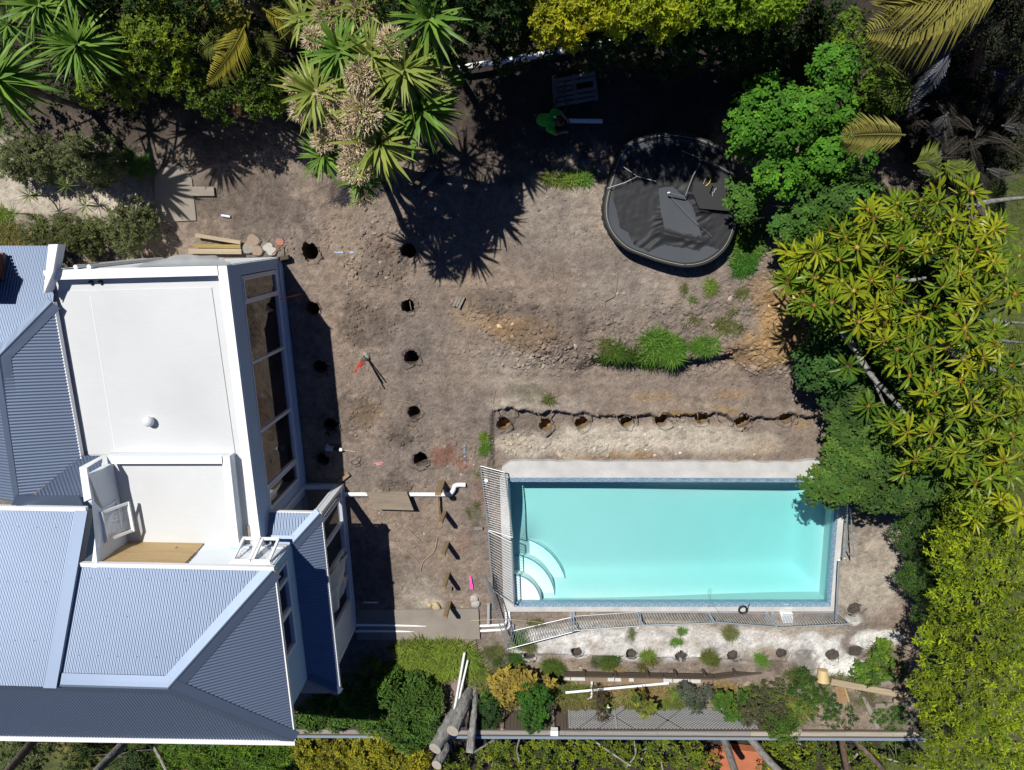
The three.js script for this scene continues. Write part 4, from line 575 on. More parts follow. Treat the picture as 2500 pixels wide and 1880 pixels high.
  flat([[1736, 454], [1739, 455], [1732, 474], [1729, 473]].map((p) => p), std(0.62, 0.52, 0.2, 0.6), 'ochre bar'); part('printed_mark', tubeGeo(curve([Q(1746, 459, 0.145), Q(1743, 464, 0.145), Q(1742, 462, 0.145), Q(1740, 470, 0.145), Q(1737, 470, 0.145), Q(1737, 479, 0.145)], 20), 0.008, 4), wht, t, 'white lettering mark'); part('printed_mark', tubeGeo([Q(1719, 437, 0.145), Q(1714, 450, 0.145)], 0.006, 4), wht, t);
}

// --- temporary pool fence panels of galvanised tube
const FG = 'temporary steel fence panels around the pool';
function fencePanel(label, c, n, opt = {}) {                   // corners: top rail a-b, bottom rail d-e, each [px, py, y]
  const [a, b, e, d] = c.map((p) => (opt.ground ? gp(p) : px3(p))), o = d.clone(), t = thing('fence_panel', label, 'fence panel', o, FG), R = (p) => p.clone().sub(o), r = opt.r ?? 0.019;
  part('rail', tubeGeo([R(a), R(b)], r, 8), M.steel, t); part('rail', tubeGeo([R(d), R(e)], r, 8), M.steel, t); part('end_post', tubeGeo([R(a), R(d)], r * 1.05, 8), M.steel, t); part('end_post', tubeGeo([R(b), R(e)], r * 1.05, 8), M.steel, t);
  const mb = new MB(); for (let i = 1; i < n; i++) { const p = R(a).lerp(R(b), i / n), q = R(d).lerp(R(e), i / n); mb.add(tubeGeo([p, q], opt.br ?? 0.0085, 5)); }
  if (opt.mid) mb.add(tubeGeo([R(a).lerp(R(d), 0.5), R(b).lerp(R(e), 0.5)], 0.01, 5));
  part('bars', mb.get(), M.steel, t).userData.kind = 'stuff';
  if (opt.feet !== false) for (const p of [d, e]) { const f = R(p); part('foot', new MB().box(f.x - 0.05, f.y - 0.03, f.z - 0.24, f.x + 0.05, f.y + 0.015, f.z + 0.24).get(), M.steel, t); }
  return t;
}
fencePanel('steel fence panel tipped over the pool edge at the north west corner', [[1173, 1138, 0.12], [1193, 1294, 0.12], [1252, 1312, 0.28], [1233, 1153, 0.28]], 27, { feet: false });
fencePanel('steel fence panel tipped over the pool edge just above the round steps', [[1192, 1297, 0.14], [1202, 1440, 0.14], [1255, 1478, 0.30], [1249, 1324, 0.30]], 22, { feet: false });
fencePanel('narrow leaning fence panel crossing the white pipes at the south west corner', [[1180, 1400, 0.85], [1238, 1584, 0.85], [1238, 1548, 0.06], [1207, 1442, 0.06]], 26, { feet: false, r: 0.016 });
fencePanel('slanting fence panel south of the steps, first from the left', [[1239, 1585, 0.72], [1397, 1543, 0.72], [1394, 1507, 0.0], [1251, 1541, 0.0]], 24);
fencePanel('fence panel along the south pool side, second from the left', [[1402, 1540, 0.62], [1564, 1528, 0.62], [1557, 1494, 0.0], [1400, 1505, 0.0]], 24);
fencePanel('fence panel along the south pool side, third from the left', [[1567, 1527, 0.62], [1742, 1521, 0.62], [1729, 1495, 0.0], [1562, 1495, 0.0]], 24);
fencePanel('fence panel along the south pool side, fourth from the left beside the black hose', [[1745, 1519, 0.62], [1896, 1531, 0.62], [1872, 1497, 0.0], [1731, 1495, 0.0]], 22);
fencePanel('fence panel along the south pool side, the one by the south east corner', [[1899, 1533, 0.66], [2074, 1523, 0.66], [2043, 1495, 0.0], [1886, 1498, 0.0]], 24);
fencePanel('upright fence panel along the east pool side', [[2072, 1212, 0.9], [2062, 1362, 0.9], [2054, 1358, 0.0], [2064, 1220, 0.0]], 24, { r: 0.017 });
fencePanel('folded fence panel standing off the east pool side', [[2077, 1244, 0.9], [2084, 1362, 0.9], [2066, 1345, 0.05], [2074, 1238, 0.05]], 4, { feet: false });
fencePanel('short fence panel beside the south east corner of the coping', [[2049, 1368, 0.6], [2041, 1517, 0.6], [2038, 1500, 0.0], [2046, 1372, 0.0]], 20, { r: 0.02 });
// --- around the pool
{
  const sk = thing('skimmer_box', 'white skimmer box with a grey lid set behind the south coping', 'skimmer', G(1918, 1508)); const c = sk.position, R = (x, y, h) => P(x, y, c.y + h).sub(c);
  part('box_body', new MB().prism([R(1904, 1496, 0.12), R(1935, 1497, 0.12), R(1936, 1520, 0.12), R(1912, 1521, 0.12)], V(0, -0.2, 0)).get(), M.trim, sk); part('lid', new MB().prism([R(1911, 1499, 0.16), R(1934, 1500, 0.16), R(1935, 1520, 0.16), R(1912, 1520, 0.16)], V(0, -0.03, 0)).get(), std(0.45, 0.48, 0.51, 0.5), sk); for (const y of [1505, 1514]) { const p = R(1923, y, 0.163); part('screw', new THREE.CylinderGeometry(0.008, 0.008, 0.01, 8).translate(p.x, p.y, p.z), M.steelDark, sk); }
  const hp = []; for (let i = 0; i <= 120; i++) { const a = i / 120 * Math.PI * 2 * 6, r = 0.11 + 0.022 * Math.sin(i * 0.23) + 0.01 * vnoise(i * 0.3, 1); hp.push(V(Math.cos(a) * r, 0.015 + i / 120 * 0.06 + 0.012 * vnoise(i * 0.4, 3), Math.sin(a) * r)); } hp.push(V(0.16, 0.03, -0.12), V(0.19, 0.03, -0.2));
  const h = P(1813, 1487, 0.03), m = part('hose_coil', tubeGeo(hp, 0.012, 6), M.rubber, scene); m.position.copy(h); tag(m, 'small coil of black hose on the south pool coping', 'hose');
  const w = part('water_hose', tubeGeo(curve([P(1757, 1496, 0.04), P(1742, 1478, 0.03), P(1732, 1460, -0.06), P(1729, 1445, -0.09), P(1733, 1437, -0.092)], 24), 0.006, 5), std(0.10, 0.16, 0.17, 0.5), scene); tag(w, 'thin hose trailing over the south edge into the water', 'hose');
  for (const [px, py, l, g] of [[1187, 1173, 'round white plastic disc beside the north west fence panel', 0.058]]) { const p = G(px, py, 0.06), o = part('white_disc', new THREE.CylinderGeometry(g, g, 0.05, 24), M.pvc, scene); o.position.copy(p); tag(o, l, 'disc'); }
}
// --- white pipes
const PG = 'white plastic pipes lying about the site';
rod('drain_pipe', [[840, 1207, 0.12], [1102, 1207, 0.12]], 0.062, M.pvc, 'thick white drain pipe running from the bay to the posts', 'pipe');
rod('pipe_bend', [[1100, 1206, 0.12], [1107, 1196, 0.16], [1110, 1187, 0.14], [1118, 1184, 0.1], [1136, 1184, 0.06]], 0.068, M.pvc, 'swan neck bend at the end of the thick white drain pipe', 'pipe');
rod('water_pipe', [[870, 1526, 0.05], [1230, 1524, 0.05], [1235, 1520, 0.05], [1235, 1492, 0.05]], 0.04, M.pvc, 'upper one of two long parallel white pipes turning up at the pool corner', 'pipe');
rod('water_pipe', [[868, 1541, 0.05], [1237, 1535, 0.05], [1243, 1530, 0.05], [1243, 1492, 0.05]], 0.04, M.pvc, 'lower one of two long parallel white pipes turning up at the pool corner', 'pipe');
rod('grey_pipe', [[1193, 1523, 0.08], [1193, 1474, 0.1]], 0.05, M.pvcGrey, 'short fat grey white pipe standing off the parallel pipes', 'pipe');
rod('white_pipe', [[1134, 1594, 0.3], [1110, 1730, 0.5]], 0.038, M.pvc, 'longer one of two white pipes leaning on the grey cut trunks', 'pipe');
rod('white_pipe', [[1142, 1612, 0.25], [1121, 1705, 0.4]], 0.032, M.pvc, 'shorter one of two white pipes leaning on the grey cut trunks', 'pipe');
rod('white_pipe', [[1381, 1691, 0.32], [1500, 1680, 0.30], [1632, 1668, 0.12]], 0.04, M.pvc, 'long white pipe lying across the straw above the lattice', 'pipe');
rod('white_pipe', [[1445, 1664, 0.1], [1445, 1692, 0.14], [1443, 1702, 0.14], [1435, 1706, 0.14]], 0.035, M.pvc, 'short white pipe with an elbow under the long white pipe', 'pipe');
rod('storm_pipe', [[1098, 170, 0.25], [1300, 137, 0.25], [1530, 97, 0.25]], 0.075, M.pvc, 'long white storm pipe lying in the dark along the north hedge', 'pipe');
rod('white_pipe', [[1385, 295, 0.1], [1471, 296, 0.1]], 0.055, M.pvc, 'short white pipe in deep shade beside the kneeling person', 'pipe');
rod('white_batten', [[888, 1471, 0.05], [924, 1471, 0.05]], 0.022, M.pvc, 'short white batten in the shadow of the bay', 'batten', null, 4);
rod('spray_can', [[541, 526, 0.04], [562, 529, 0.04]], 0.035, std(0.55, 0.62, 0.78, 0.4), 'small blue white marking can lying on the shaded earth', 'can');
// --- timber posts for a retaining wall
{
  const list = [[[1079, 1176], [1070, 1207], 0.17], [[1086, 1251], [1074, 1276], 0.115], [[1092, 1326], [1080, 1356], 0.115], [[1094, 1401], [1082, 1436], 0.115], [[1097, 1471], [1085, 1508], 0.12]], L = ['tall timber post straddling the thick white drain pipe', 'first timber post below the drain pipe', 'second timber post below the drain pipe', 'third timber post below the drain pipe with a yellow tag', 'southernmost timber post standing on the concrete strip'];
  list.forEach(([b, t, w], i) => { const p = G(...b), h = 0.92, q = P(t[0], t[1], p.y + h); const d = q.clone().sub(p); d.x = mix(d.x, 0, 0.5); d.z = mix(d.z, 0, 0.35); const m = part('timber_post', new MB().beam(V(0, -0.1, 0), d, w, 0.1, V(0, 0, 1)).get(), M.timber, scene); m.position.copy(p); tag(m, L[i], 'post', 'timber posts in line between the bay and the pool'); });
  const y = part('yellow_tag', new MB().beam(P(1082, 1432, 0.6), P(1083, 1441, 0.55), 0.05, 0.012).get(), std(0.75, 0.66, 0.05, 0.6), scene); tag(y, 'yellow tag on the third post', 'tag');
  plank('timber_rail', [1068, 1212, 0.15], [1071, 1258, 0.15], 0.05, 0.09, M.timberX, 'narrow rail between the top two timber posts', 'rail');
  const b = gp([950, 1225, 0.28]), pm = part('sheet_of_board', new MB().prism([[893, 1203, 0.3], [992, 1200, 0.3], [1010, 1246, 0.34], [919, 1244, 0.3]].map((q) => gp(q).sub(b)), V(0, -0.02, 0)).get(), std(0.30, 0.245, 0.185, 0.8, { map: woodX }), scene); pm.position.copy(b); tag(pm, 'flat brown sheet of board laid over the thick drain pipe', 'board');
}
// --- concrete strip and slab
const flatSlab = (name, pts, y, th, mat, label, cat) => { const o = gp(pts[0]); const m = part(name, new MB().prism(pts.map((q) => G(q[0], q[1], y).sub(o).setY(0)), V(0, -th, 0)).get(), mat, scene); m.position.copy(V(o.x, o.y + y, o.z)); return tag(m, label, cat, null, name === 'concrete_path' ? 'structure' : null); };
flatSlab('concrete_path', [[872, 1490], [1168, 1486], [1172, 1558], [872, 1562]], 0.045, 0.25, M.concrete, 'grey brown concrete strip under the parallel white pipes', 'path');
flatSlab('concrete_slab', [[377, 430], [395, 410], [436, 404], [467, 436], [478, 538], [396, 542], [378, 500]], 0.06, 0.3, M.concrete, 'worn concrete slab at the end of the garden path', 'slab');
plank('plank', [468, 467, 0.05], [523, 467, 0.05], 0.24, 0.04, M.greyWood, 'short weathered plank bridging off the concrete slab', 'plank');
// --- planks by the north east corner of the house
plank('plank', [478, 574, 0.12], [588, 592, 0.12], 0.1, 0.07, M.paleWood, 'upper slanting plank in the stack north of the white roof', 'plank'); plank('plank', [476, 600, 0.1], [588, 602, 0.1], 0.1, 0.07, std(0.38, 0.30, 0.10, 0.85, { map: woodX }), 'middle yellowish plank in the stack north of the white roof', 'plank'); plank('plank', [461, 613, 0.1], [590, 614, 0.1], 0.14, 0.07, M.paleWood, 'lowest wide plank in the stack north of the white roof', 'plank');
for (const [a, b, l] of [[[1119, 722], [1107, 747], 'left'], [[1126, 723], [1114, 748], 'middle'], [[1133, 725], [1120, 752], 'right']]) plank('timber_offcut', [...a, 0.04], [...b, 0.04], 0.065, 0.05, M.greyWood, `${l} one of three grey offcuts lying together at the tip of the palm shadow`, 'offcut');
{ // broken concrete and bricks by the stack
  const L = [[607, 604, 0.16, 0.10, 'grey'], [616, 588, 0.17, 0.1, 'warm'], [628, 612, 0.14, 0.1, 'warm'], [652, 605, 0.1, 0.07, 'pale'], [664, 612, 0.12, 0.08, 'pale'], [657, 600, 0.09, 0.06, 'pale'], [684, 591, 0.10, 0.05, 'red']];
  L.forEach(([x, y, r, h, c], i) => { const g = new THREE.IcosahedronGeometry(r, 1), p = g.attributes.position; for (let k = 0; k < p.count; k++) { const a = p.getX(k), b = p.getY(k), d = p.getZ(k), s = 0.7 + 0.6 * vnoise(a * 6 + i * 5, d * 6 + b * 4); p.setXYZ(k, a * s * 1.2, clamp(b * s, -0.5 * h, 0.5 * h), d * s); } g.computeVertexNormals(); const m = part('rubble_piece', g, c === 'red' ? std(0.34, 0.15, 0.11, 0.9) : c === 'pale' ? std(0.38, 0.37, 0.34, 0.9) : c === 'warm' ? std(0.33, 0.25, 0.19, 0.9, { map: concT }) : std(0.3, 0.28, 0.25, 0.9, { map: concT }), scene); m.position.copy(G(x, y, h * 0.4)); tag(m, ['rounded grey lump of broken concrete beside the plank ends', 'flat brown slab fragment above the grey lump by the planks', 'brown fragment in front of the grey lump by the planks', 'pale chip left of the roof corner', 'pale chip nearest the white roof corner', 'smallest pale chip in the heap by the roof corner', 'red tipped flat fragment off the house corner'][i], 'rubble'); });
}
rod('long_spade_handle', [[664, 622, 0.5], [688, 598, 0.12]], 0.016, std(0.35, 0.12, 0.06, 0.6), 'thin reddish rod leaning off the house corner', 'rod');
rod('marker_rod', [[684, 730, 0.9], [735, 718, 0.3]], 0.013, std(0.75, 0.09, 0.04, 0.5), 'orange rod sticking out from the east wall of the house', 'rod');
{ // three red stakes standing together in a grey lump of mortar
  const p = G(894, 869), t = thing('red_stakes', 'three red stakes standing together in a grey lump in the bare yard', 'stakes', p), red = std(0.74, 0.06, 0.04, 0.45);
  for (const [x, y, h, k] of [[866, 909, 1.35, -0.03], [872, 900, 1.15, 0.02], [878, 897, 1.2, 0.05]]) { const top = P(x, y, p.y + h).sub(p); part('stake', tubeGeo([V(k, 0.1, k), V(k, 0.1, k).lerp(top, 0.55)], 0.017, 7), M.steelDark, t); part('stake', tubeGeo([V(k, 0.1, k).lerp(top, 0.45), top], 0.021, 7), red, t); }
  const g = new THREE.IcosahedronGeometry(0.12, 2), q = g.attributes.position; for (let k = 0; k < q.count; k++) { const f = 0.75 + 0.5 * vnoise(q.getX(k) * 12 + 3, q.getZ(k) * 12 + q.getY(k) * 7); q.setXYZ(k, q.getX(k) * f, Math.max(-0.02, q.getY(k) * f * 1.1), q.getZ(k) * f); } g.computeVertexNormals(); part('mortar_lump', g, std(0.34, 0.32, 0.28, 0.9, { map: concT }), t);
}
{ // breaker / drill lying half in the house shadow
  const a = gp([797, 1090, 0.1]), t = thing('power_drill', 'blue grey power breaker with a long bit lying at the edge of the house shadow', 'drill', a), q = (x, y, h = 0.1) => gp([x, y, h]).sub(a);
  part('motor_body', tubeGeo([q(796, 1094), q(814, 1096)], [0.085, 0.075], 12), std(0.35, 0.45, 0.58, 0.5), t); part('handle', tubeGeo([q(799, 1084, 0.12), q(803, 1094, 0.12)], 0.03, 8), std(0.4, 0.47, 0.55, 0.5), t); part('barrel', tubeGeo([q(814, 1096), q(829, 1098)], 0.05, 12), M.rubber, t); part('collar', tubeGeo([q(829, 1098), q(836, 1098)], [0.06, 0.045], 12), M.trim, t); part('bit', tubeGeo([q(836, 1098, 0.08), q(868, 1104, 0.03)], 0.014, 8), std(0.4, 0.36, 0.3, 0.6), t);
}
rod('loop_of_wire', [[868, 1120, 0.02], [880, 1115, 0.02], [878, 1128, 0.02], [862, 1135, 0.02], [858, 1126, 0.02], [872, 1123, 0.02], [879, 1136, 0.02], [866, 1140, 0.02]], 0.006, M.rubber, 'loose loop of thin wire on the earth below the drill', 'wire', null, 5);
{ const p = G(1148, 1425, 0.06), f = part('pink_ribbon', new MB().beam(V(0, 0, -0.24), V(0.03, 0, 0), 0.07, 0.012).beam(V(0.03, 0, 0.01), V(0.04, -0.02, 0.2), 0.1, 0.012).get(), std(0.85, 0.10, 0.42, 0.6), scene); f.position.copy(p); tag(f, 'bright pink marker ribbon on the earth left of the pool', 'ribbon'); }
{ // planter box by the cabbage tree
  const o = G(1037, 428), t = thing('planter_box', 'dark timber planter box standing askew under the cabbage tree', 'planter', o), q = (x, y, h) => P(x, y, o.y + h).sub(o);
  part('box_side', new MB().prism([q(1003, 456, 0.35), q(1047, 405, 0.35), q(1055, 411, 0.35), q(1011, 463, 0.35)], V(0, -0.36, 0)).get(), M.darkWood, t); part('box_side', new MB().prism([q(1047, 404, 0.32), q(1075, 413, 0.32), q(1072, 418, 0.32), q(1046, 410, 0.32)], V(0, -0.33, 0)).get(), M.darkWood, t); part('fill', new MB().prism([q(1011, 463, 0.2), q(1052, 411, 0.2), q(1072, 418, 0.2), q(1024, 474, 0.2)], V(0, -0.2, 0)).get(), std(0.30, 0.25, 0.2, 0.9, { map: grain }), t);
}
{ // pallet in the deep shade
  const o = G(1405, 220), t = thing('wooden_pallet', 'old grey pallet lying in the deep shade under the north hedge', 'pallet', o), q = (x, y, h) => P(x, y, o.y + h).sub(o);
  for (let k = 0; k < 6; k++) { const f = (k + 0.1) / 6, g = (k + 0.86) / 6, A = (u, v) => q(mix(mix(1347, 1452, u), mix(1352, 1462, u), v), mix(mix(192, 173, u), mix(264, 245, u), v), 0.14); if (k === 2) part('board', new MB().prism([A(0, f), A(0.45, f), A(0.45, g), A(0, g)], V(0, -0.02, 0)).get(), M.greyWood, t); else part('board', new MB().prism([A(0, f), A(1, f), A(1, g), A(0, g)], V(0, -0.02, 0)).get(), M.greyWood, t); }
  for (const u of [0.04, 0.5, 0.96]) { const a = q(mix(1347, 1452, u), mix(192, 173, u), 0.07), b = q(mix(1352, 1462, u), mix(264, 245, u), 0.07); part('bearer', new MB().beam(a, b, 0.09, 0.1).get(), M.greyWood, t); }
  rod('dead_branch', [[1357, 188, 0.2], [1363, 215, 0.25], [1358, 245, 0.2], [1352, 265, 0.1]], 0.025, M.bark, 'left dead branch across the pallet', 'branch'); rod('dead_branch', [[1381, 200, 0.2], [1376, 228, 0.25], [1384, 258, 0.2], [1372, 282, 0.1]], 0.022, M.bark, 'right dead branch across the pallet', 'branch');
}
// --- roots out of the cut bank, sticks, cord
for (let i = 0; i < 16; i++) { const hx = [1229, 1333, 1421, 1532, 1617, 1717, 1814, 1921][i >> 1], x = hx + (i % 2 ? 1 : -1) * rr(14, 30), z = cutZ(P(x, 1004).x), a = V(P(x, 1004).x, 0.08, z - 0.02), h = a.clone().add(V(rr(-0.12, 0.12), -0.03, rr(0.1, 0.25))), b = h.clone().add(V(rr(-0.15, 0.15), -0.08, rr(0.02, 0.15))); const m = part('root', tubeGeo(rel(curve([a, h, b], 8), a), [0.015, 0.014, 0.012, 0.011, 0.01, 0.008, 0.007, 0.006, 0.004].map((r) => r * rr(0.7, 1.5)), 5), std(0.22, 0.165, 0.12, 0.9), scene); m.position.copy(a); tag(m, `thin root hanging just ${i % 2 ? 'right' : 'left'} of the ${ORD[i >> 1]} hole north of the pool`, 'root', 'roots hanging from the cut bank'); }
const ST = [[[1508, 665], [1505, 700], [1500, 722], [1478, 735]], [[1538, 745], [1562, 765], [1565, 785], [1547, 805]], [[1323, 628], [1345, 650], [1350, 676]], [[1476, 733], [1478, 755], [1484, 772]], [[1026, 1395], [1034, 1370], [1060, 1345], [1068, 1310]], [[1210, 950], [1204, 985]], [[955, 975], [1005, 983]], [[1000, 1045], [1030, 1053]], [[1205, 1076], [1130, 1074]], [[745, 635], [753, 648]], [[768, 705], [777, 712]], [[930, 700], [950, 702]], [[1000, 735], [1004, 756]], [[1683, 860], [1692, 870]], [[990, 1345], [1020, 1370]], [[995, 1290], [1030, 1325]], [[860, 884], [877, 886]]];
ST.forEach((s, i) => rod('stick', s.map(([x, y]) => [x, y, 0.025]), i === 4 ? 0.018 : 0.011, std(0.3, 0.22, 0.15, 0.9), ['forked twig below the trampoline', 'curved stick bent like a hook below the trampoline', 'thin curved twig left of the trampoline', 'dark star shaped twig below the trampoline', 'long brown branch lying left of the timber posts', 'short upright stick north of the cut corner', 'long twig above the fifth yard hole', 'twig below the fifth yard hole', 'thin level batten left of the cut corner', 'pale stick beside the deep hole by the house corner', 'pale stick at the edge of the house shadow near its north end', 'reddish stick between the second and third yard hole', 'pale root curling in the second yard hole of the middle line', 'white curved stick under the grassy bank', 'thin stick east of the bay shadow', 'dark stick north of the long brown branch', 'pale stick beside the red stakes'][i], 'stick', null, 6));
rod('garden_hose', [[1130, 1517, 0.05], [1165, 1535, 0.03], [1162, 1560, 0.03], [1168, 1590, 0.03], [1190, 1598, 0.03], [1232, 1592, 0.03]], 0.012, std(0.2, 0.13, 0.09, 0.7), 'brown garden hose curling off the concrete strip', 'hose', null, 6);
rod('cord', [[1150, 1515, 0.1], [1240, 1512, 0.25], [1325, 1520, 0.06]], 0.006, std(0.55, 0.5, 0.3, 0.7), 'pale cord strung from the pipes past the pool corner', 'cord', null, 5);
for (const [x, y, l] of [[1139, 1580, 'small pale block beside the hose in the grass'], [1065, 1480, 'yellowish lump of clay above the concrete strip'], [1158, 1462, 'grey broken stone left of the slanting fence panel'], [1048, 1478, 'smaller pale lump left of the yellowish lump'], [1160, 1475, 'lower grey stone left of the slanting fence panel']]) { const r = l.includes('small') ? 0.07 : 0.14, g = new THREE.IcosahedronGeometry(r, 1), p = g.attributes.position; for (let k = 0; k < p.count; k++) { const s = 0.75 + 0.5 * vnoise(p.getX(k) * 9 + x, p.getZ(k) * 9 + p.getY(k) * 5); p.setXYZ(k, p.getX(k) * s, p.getY(k) * s * 0.6, p.getZ(k) * s); } g.computeVertexNormals(); const m = part('stone', g, l.includes('yellow') ? std(0.55, 0.45, 0.26, 0.9, { map: concT }) : std(0.5, 0.47, 0.42, 0.9, { map: concT }), scene); m.position.copy(G(x, y, r * 0.3)); tag(m, l, 'stone'); }
// paint marks sprayed on the earth
for (const [pts, c, l] of [[[[815, 614], [838, 614], [838, 618], [816, 618]], [0.30, 0.42, 0.6], 'left blue spray mark north of the yard holes'], [[[848, 612], [868, 614], [862, 619], [850, 618]], [0.32, 0.42, 0.56], 'right blue spray mark north of the yard holes'], [[[1131, 1085], [1137, 1085], [1138, 1136], [1132, 1138]], [0.24, 0.31, 0.42], 'blue grey spray line right of the red earth'], [[[913, 1130], [935, 1127], [933, 1134], [918, 1136]], [0.55, 0.22, 0.25], 'pink spray mark left of the last yard hole']]) { const o = G(...pts[0]); const n = 10, mb = new MB(); for (let i = 0; i < n; i++) { const f = (u, v) => { const q = [mix(mix(pts[0][0], pts[1][0], u), mix(pts[3][0], pts[2][0], u), v), mix(mix(pts[0][1], pts[1][1], u), mix(pts[3][1], pts[2][1], u), v)], p = G(...q); return V(p.x, hGround(p.x, p.z) + 0.012, p.z).sub(o); }; for (let j = 0; j < 3; j++) if (vnoise(i * 0.9 + pts[0][0], j * 1.1) > 0.28) mb.quad(f(i / n, j / 3), f((i + 1) / n, j / 3), f((i + 1) / n, (j + 1) / 3), f(i / n, (j + 1) / 3)); } const m = part('paint_mark', mb.get(), std(...c, 0.9), scene); m.position.copy(o); tag(m, l, 'paint mark'); }

// --- the south edge: sleepers, painted kerb, boundary fence with lattice
{
  const t = thing('timber_edging', 'low brown timber edging with short pegs along the chalky strip', 'edging', G(1620, 1632)), o = t.position;
  for (let k = 0; k < 4; k++) { const a = gp([1375 + k * 122, 1637 + k * 2.2, 0.06]), b = gp([1375 + (k + 1) * 122 - 2, 1637 + (k + 1) * 2.2, 0.06]); a.y = b.y = -0.1; part('board', new MB().beam(a.sub(o), b.sub(o), 0.05, 0.22).get(), M.darkWood, t); }
  for (const x of [1425, 1500, 1577, 1645, 1715, 1790]) { const a = G(x, 1633); part('peg', new MB().beam(V(a.x, -0.3, a.z).sub(o), V(a.x, 0.04, a.z).sub(o), 0.08, 0.05, V(0, 0, 1)).get(), M.darkWood, t); }
  const k = thing('concrete_kerb', 'brown concrete footing with peeling white paint below the timber edging', 'kerb', G(1550, 1660)), q = k.position;
  part('footing', new MB().prism([[1373, 1646], [1740, 1652], [1740, 1675], [1373, 1662]].map(([x, y]) => G(x, y, 0.1).sub(q)), V(0, -0.3, 0)).get(), std(0.31, 0.23, 0.16, 0.9, { map: concT }), k);
  for (const [a, b] of [[1376, 1391], [1394, 1428], [1484, 1499], [1502, 1516], [1536, 1547], [1620, 1641], [1644, 1683], [1686, 1710]]) part('painted_block', new MB().prism([[a, mix(1652, 1657, (a - 1376) / 340)], [b, mix(1652, 1657, (b - 1376) / 340)], [b + 1, mix(1661, 1668, (b - 1376) / 340)], [a, mix(1661, 1668, (a - 1376) / 340)]].map(([x, y]) => G(x, y, 0.13).sub(q)), V(0, -0.05, 0)).get(), std(0.78, 0.77, 0.73, 0.8, { map: concT }), k);
}
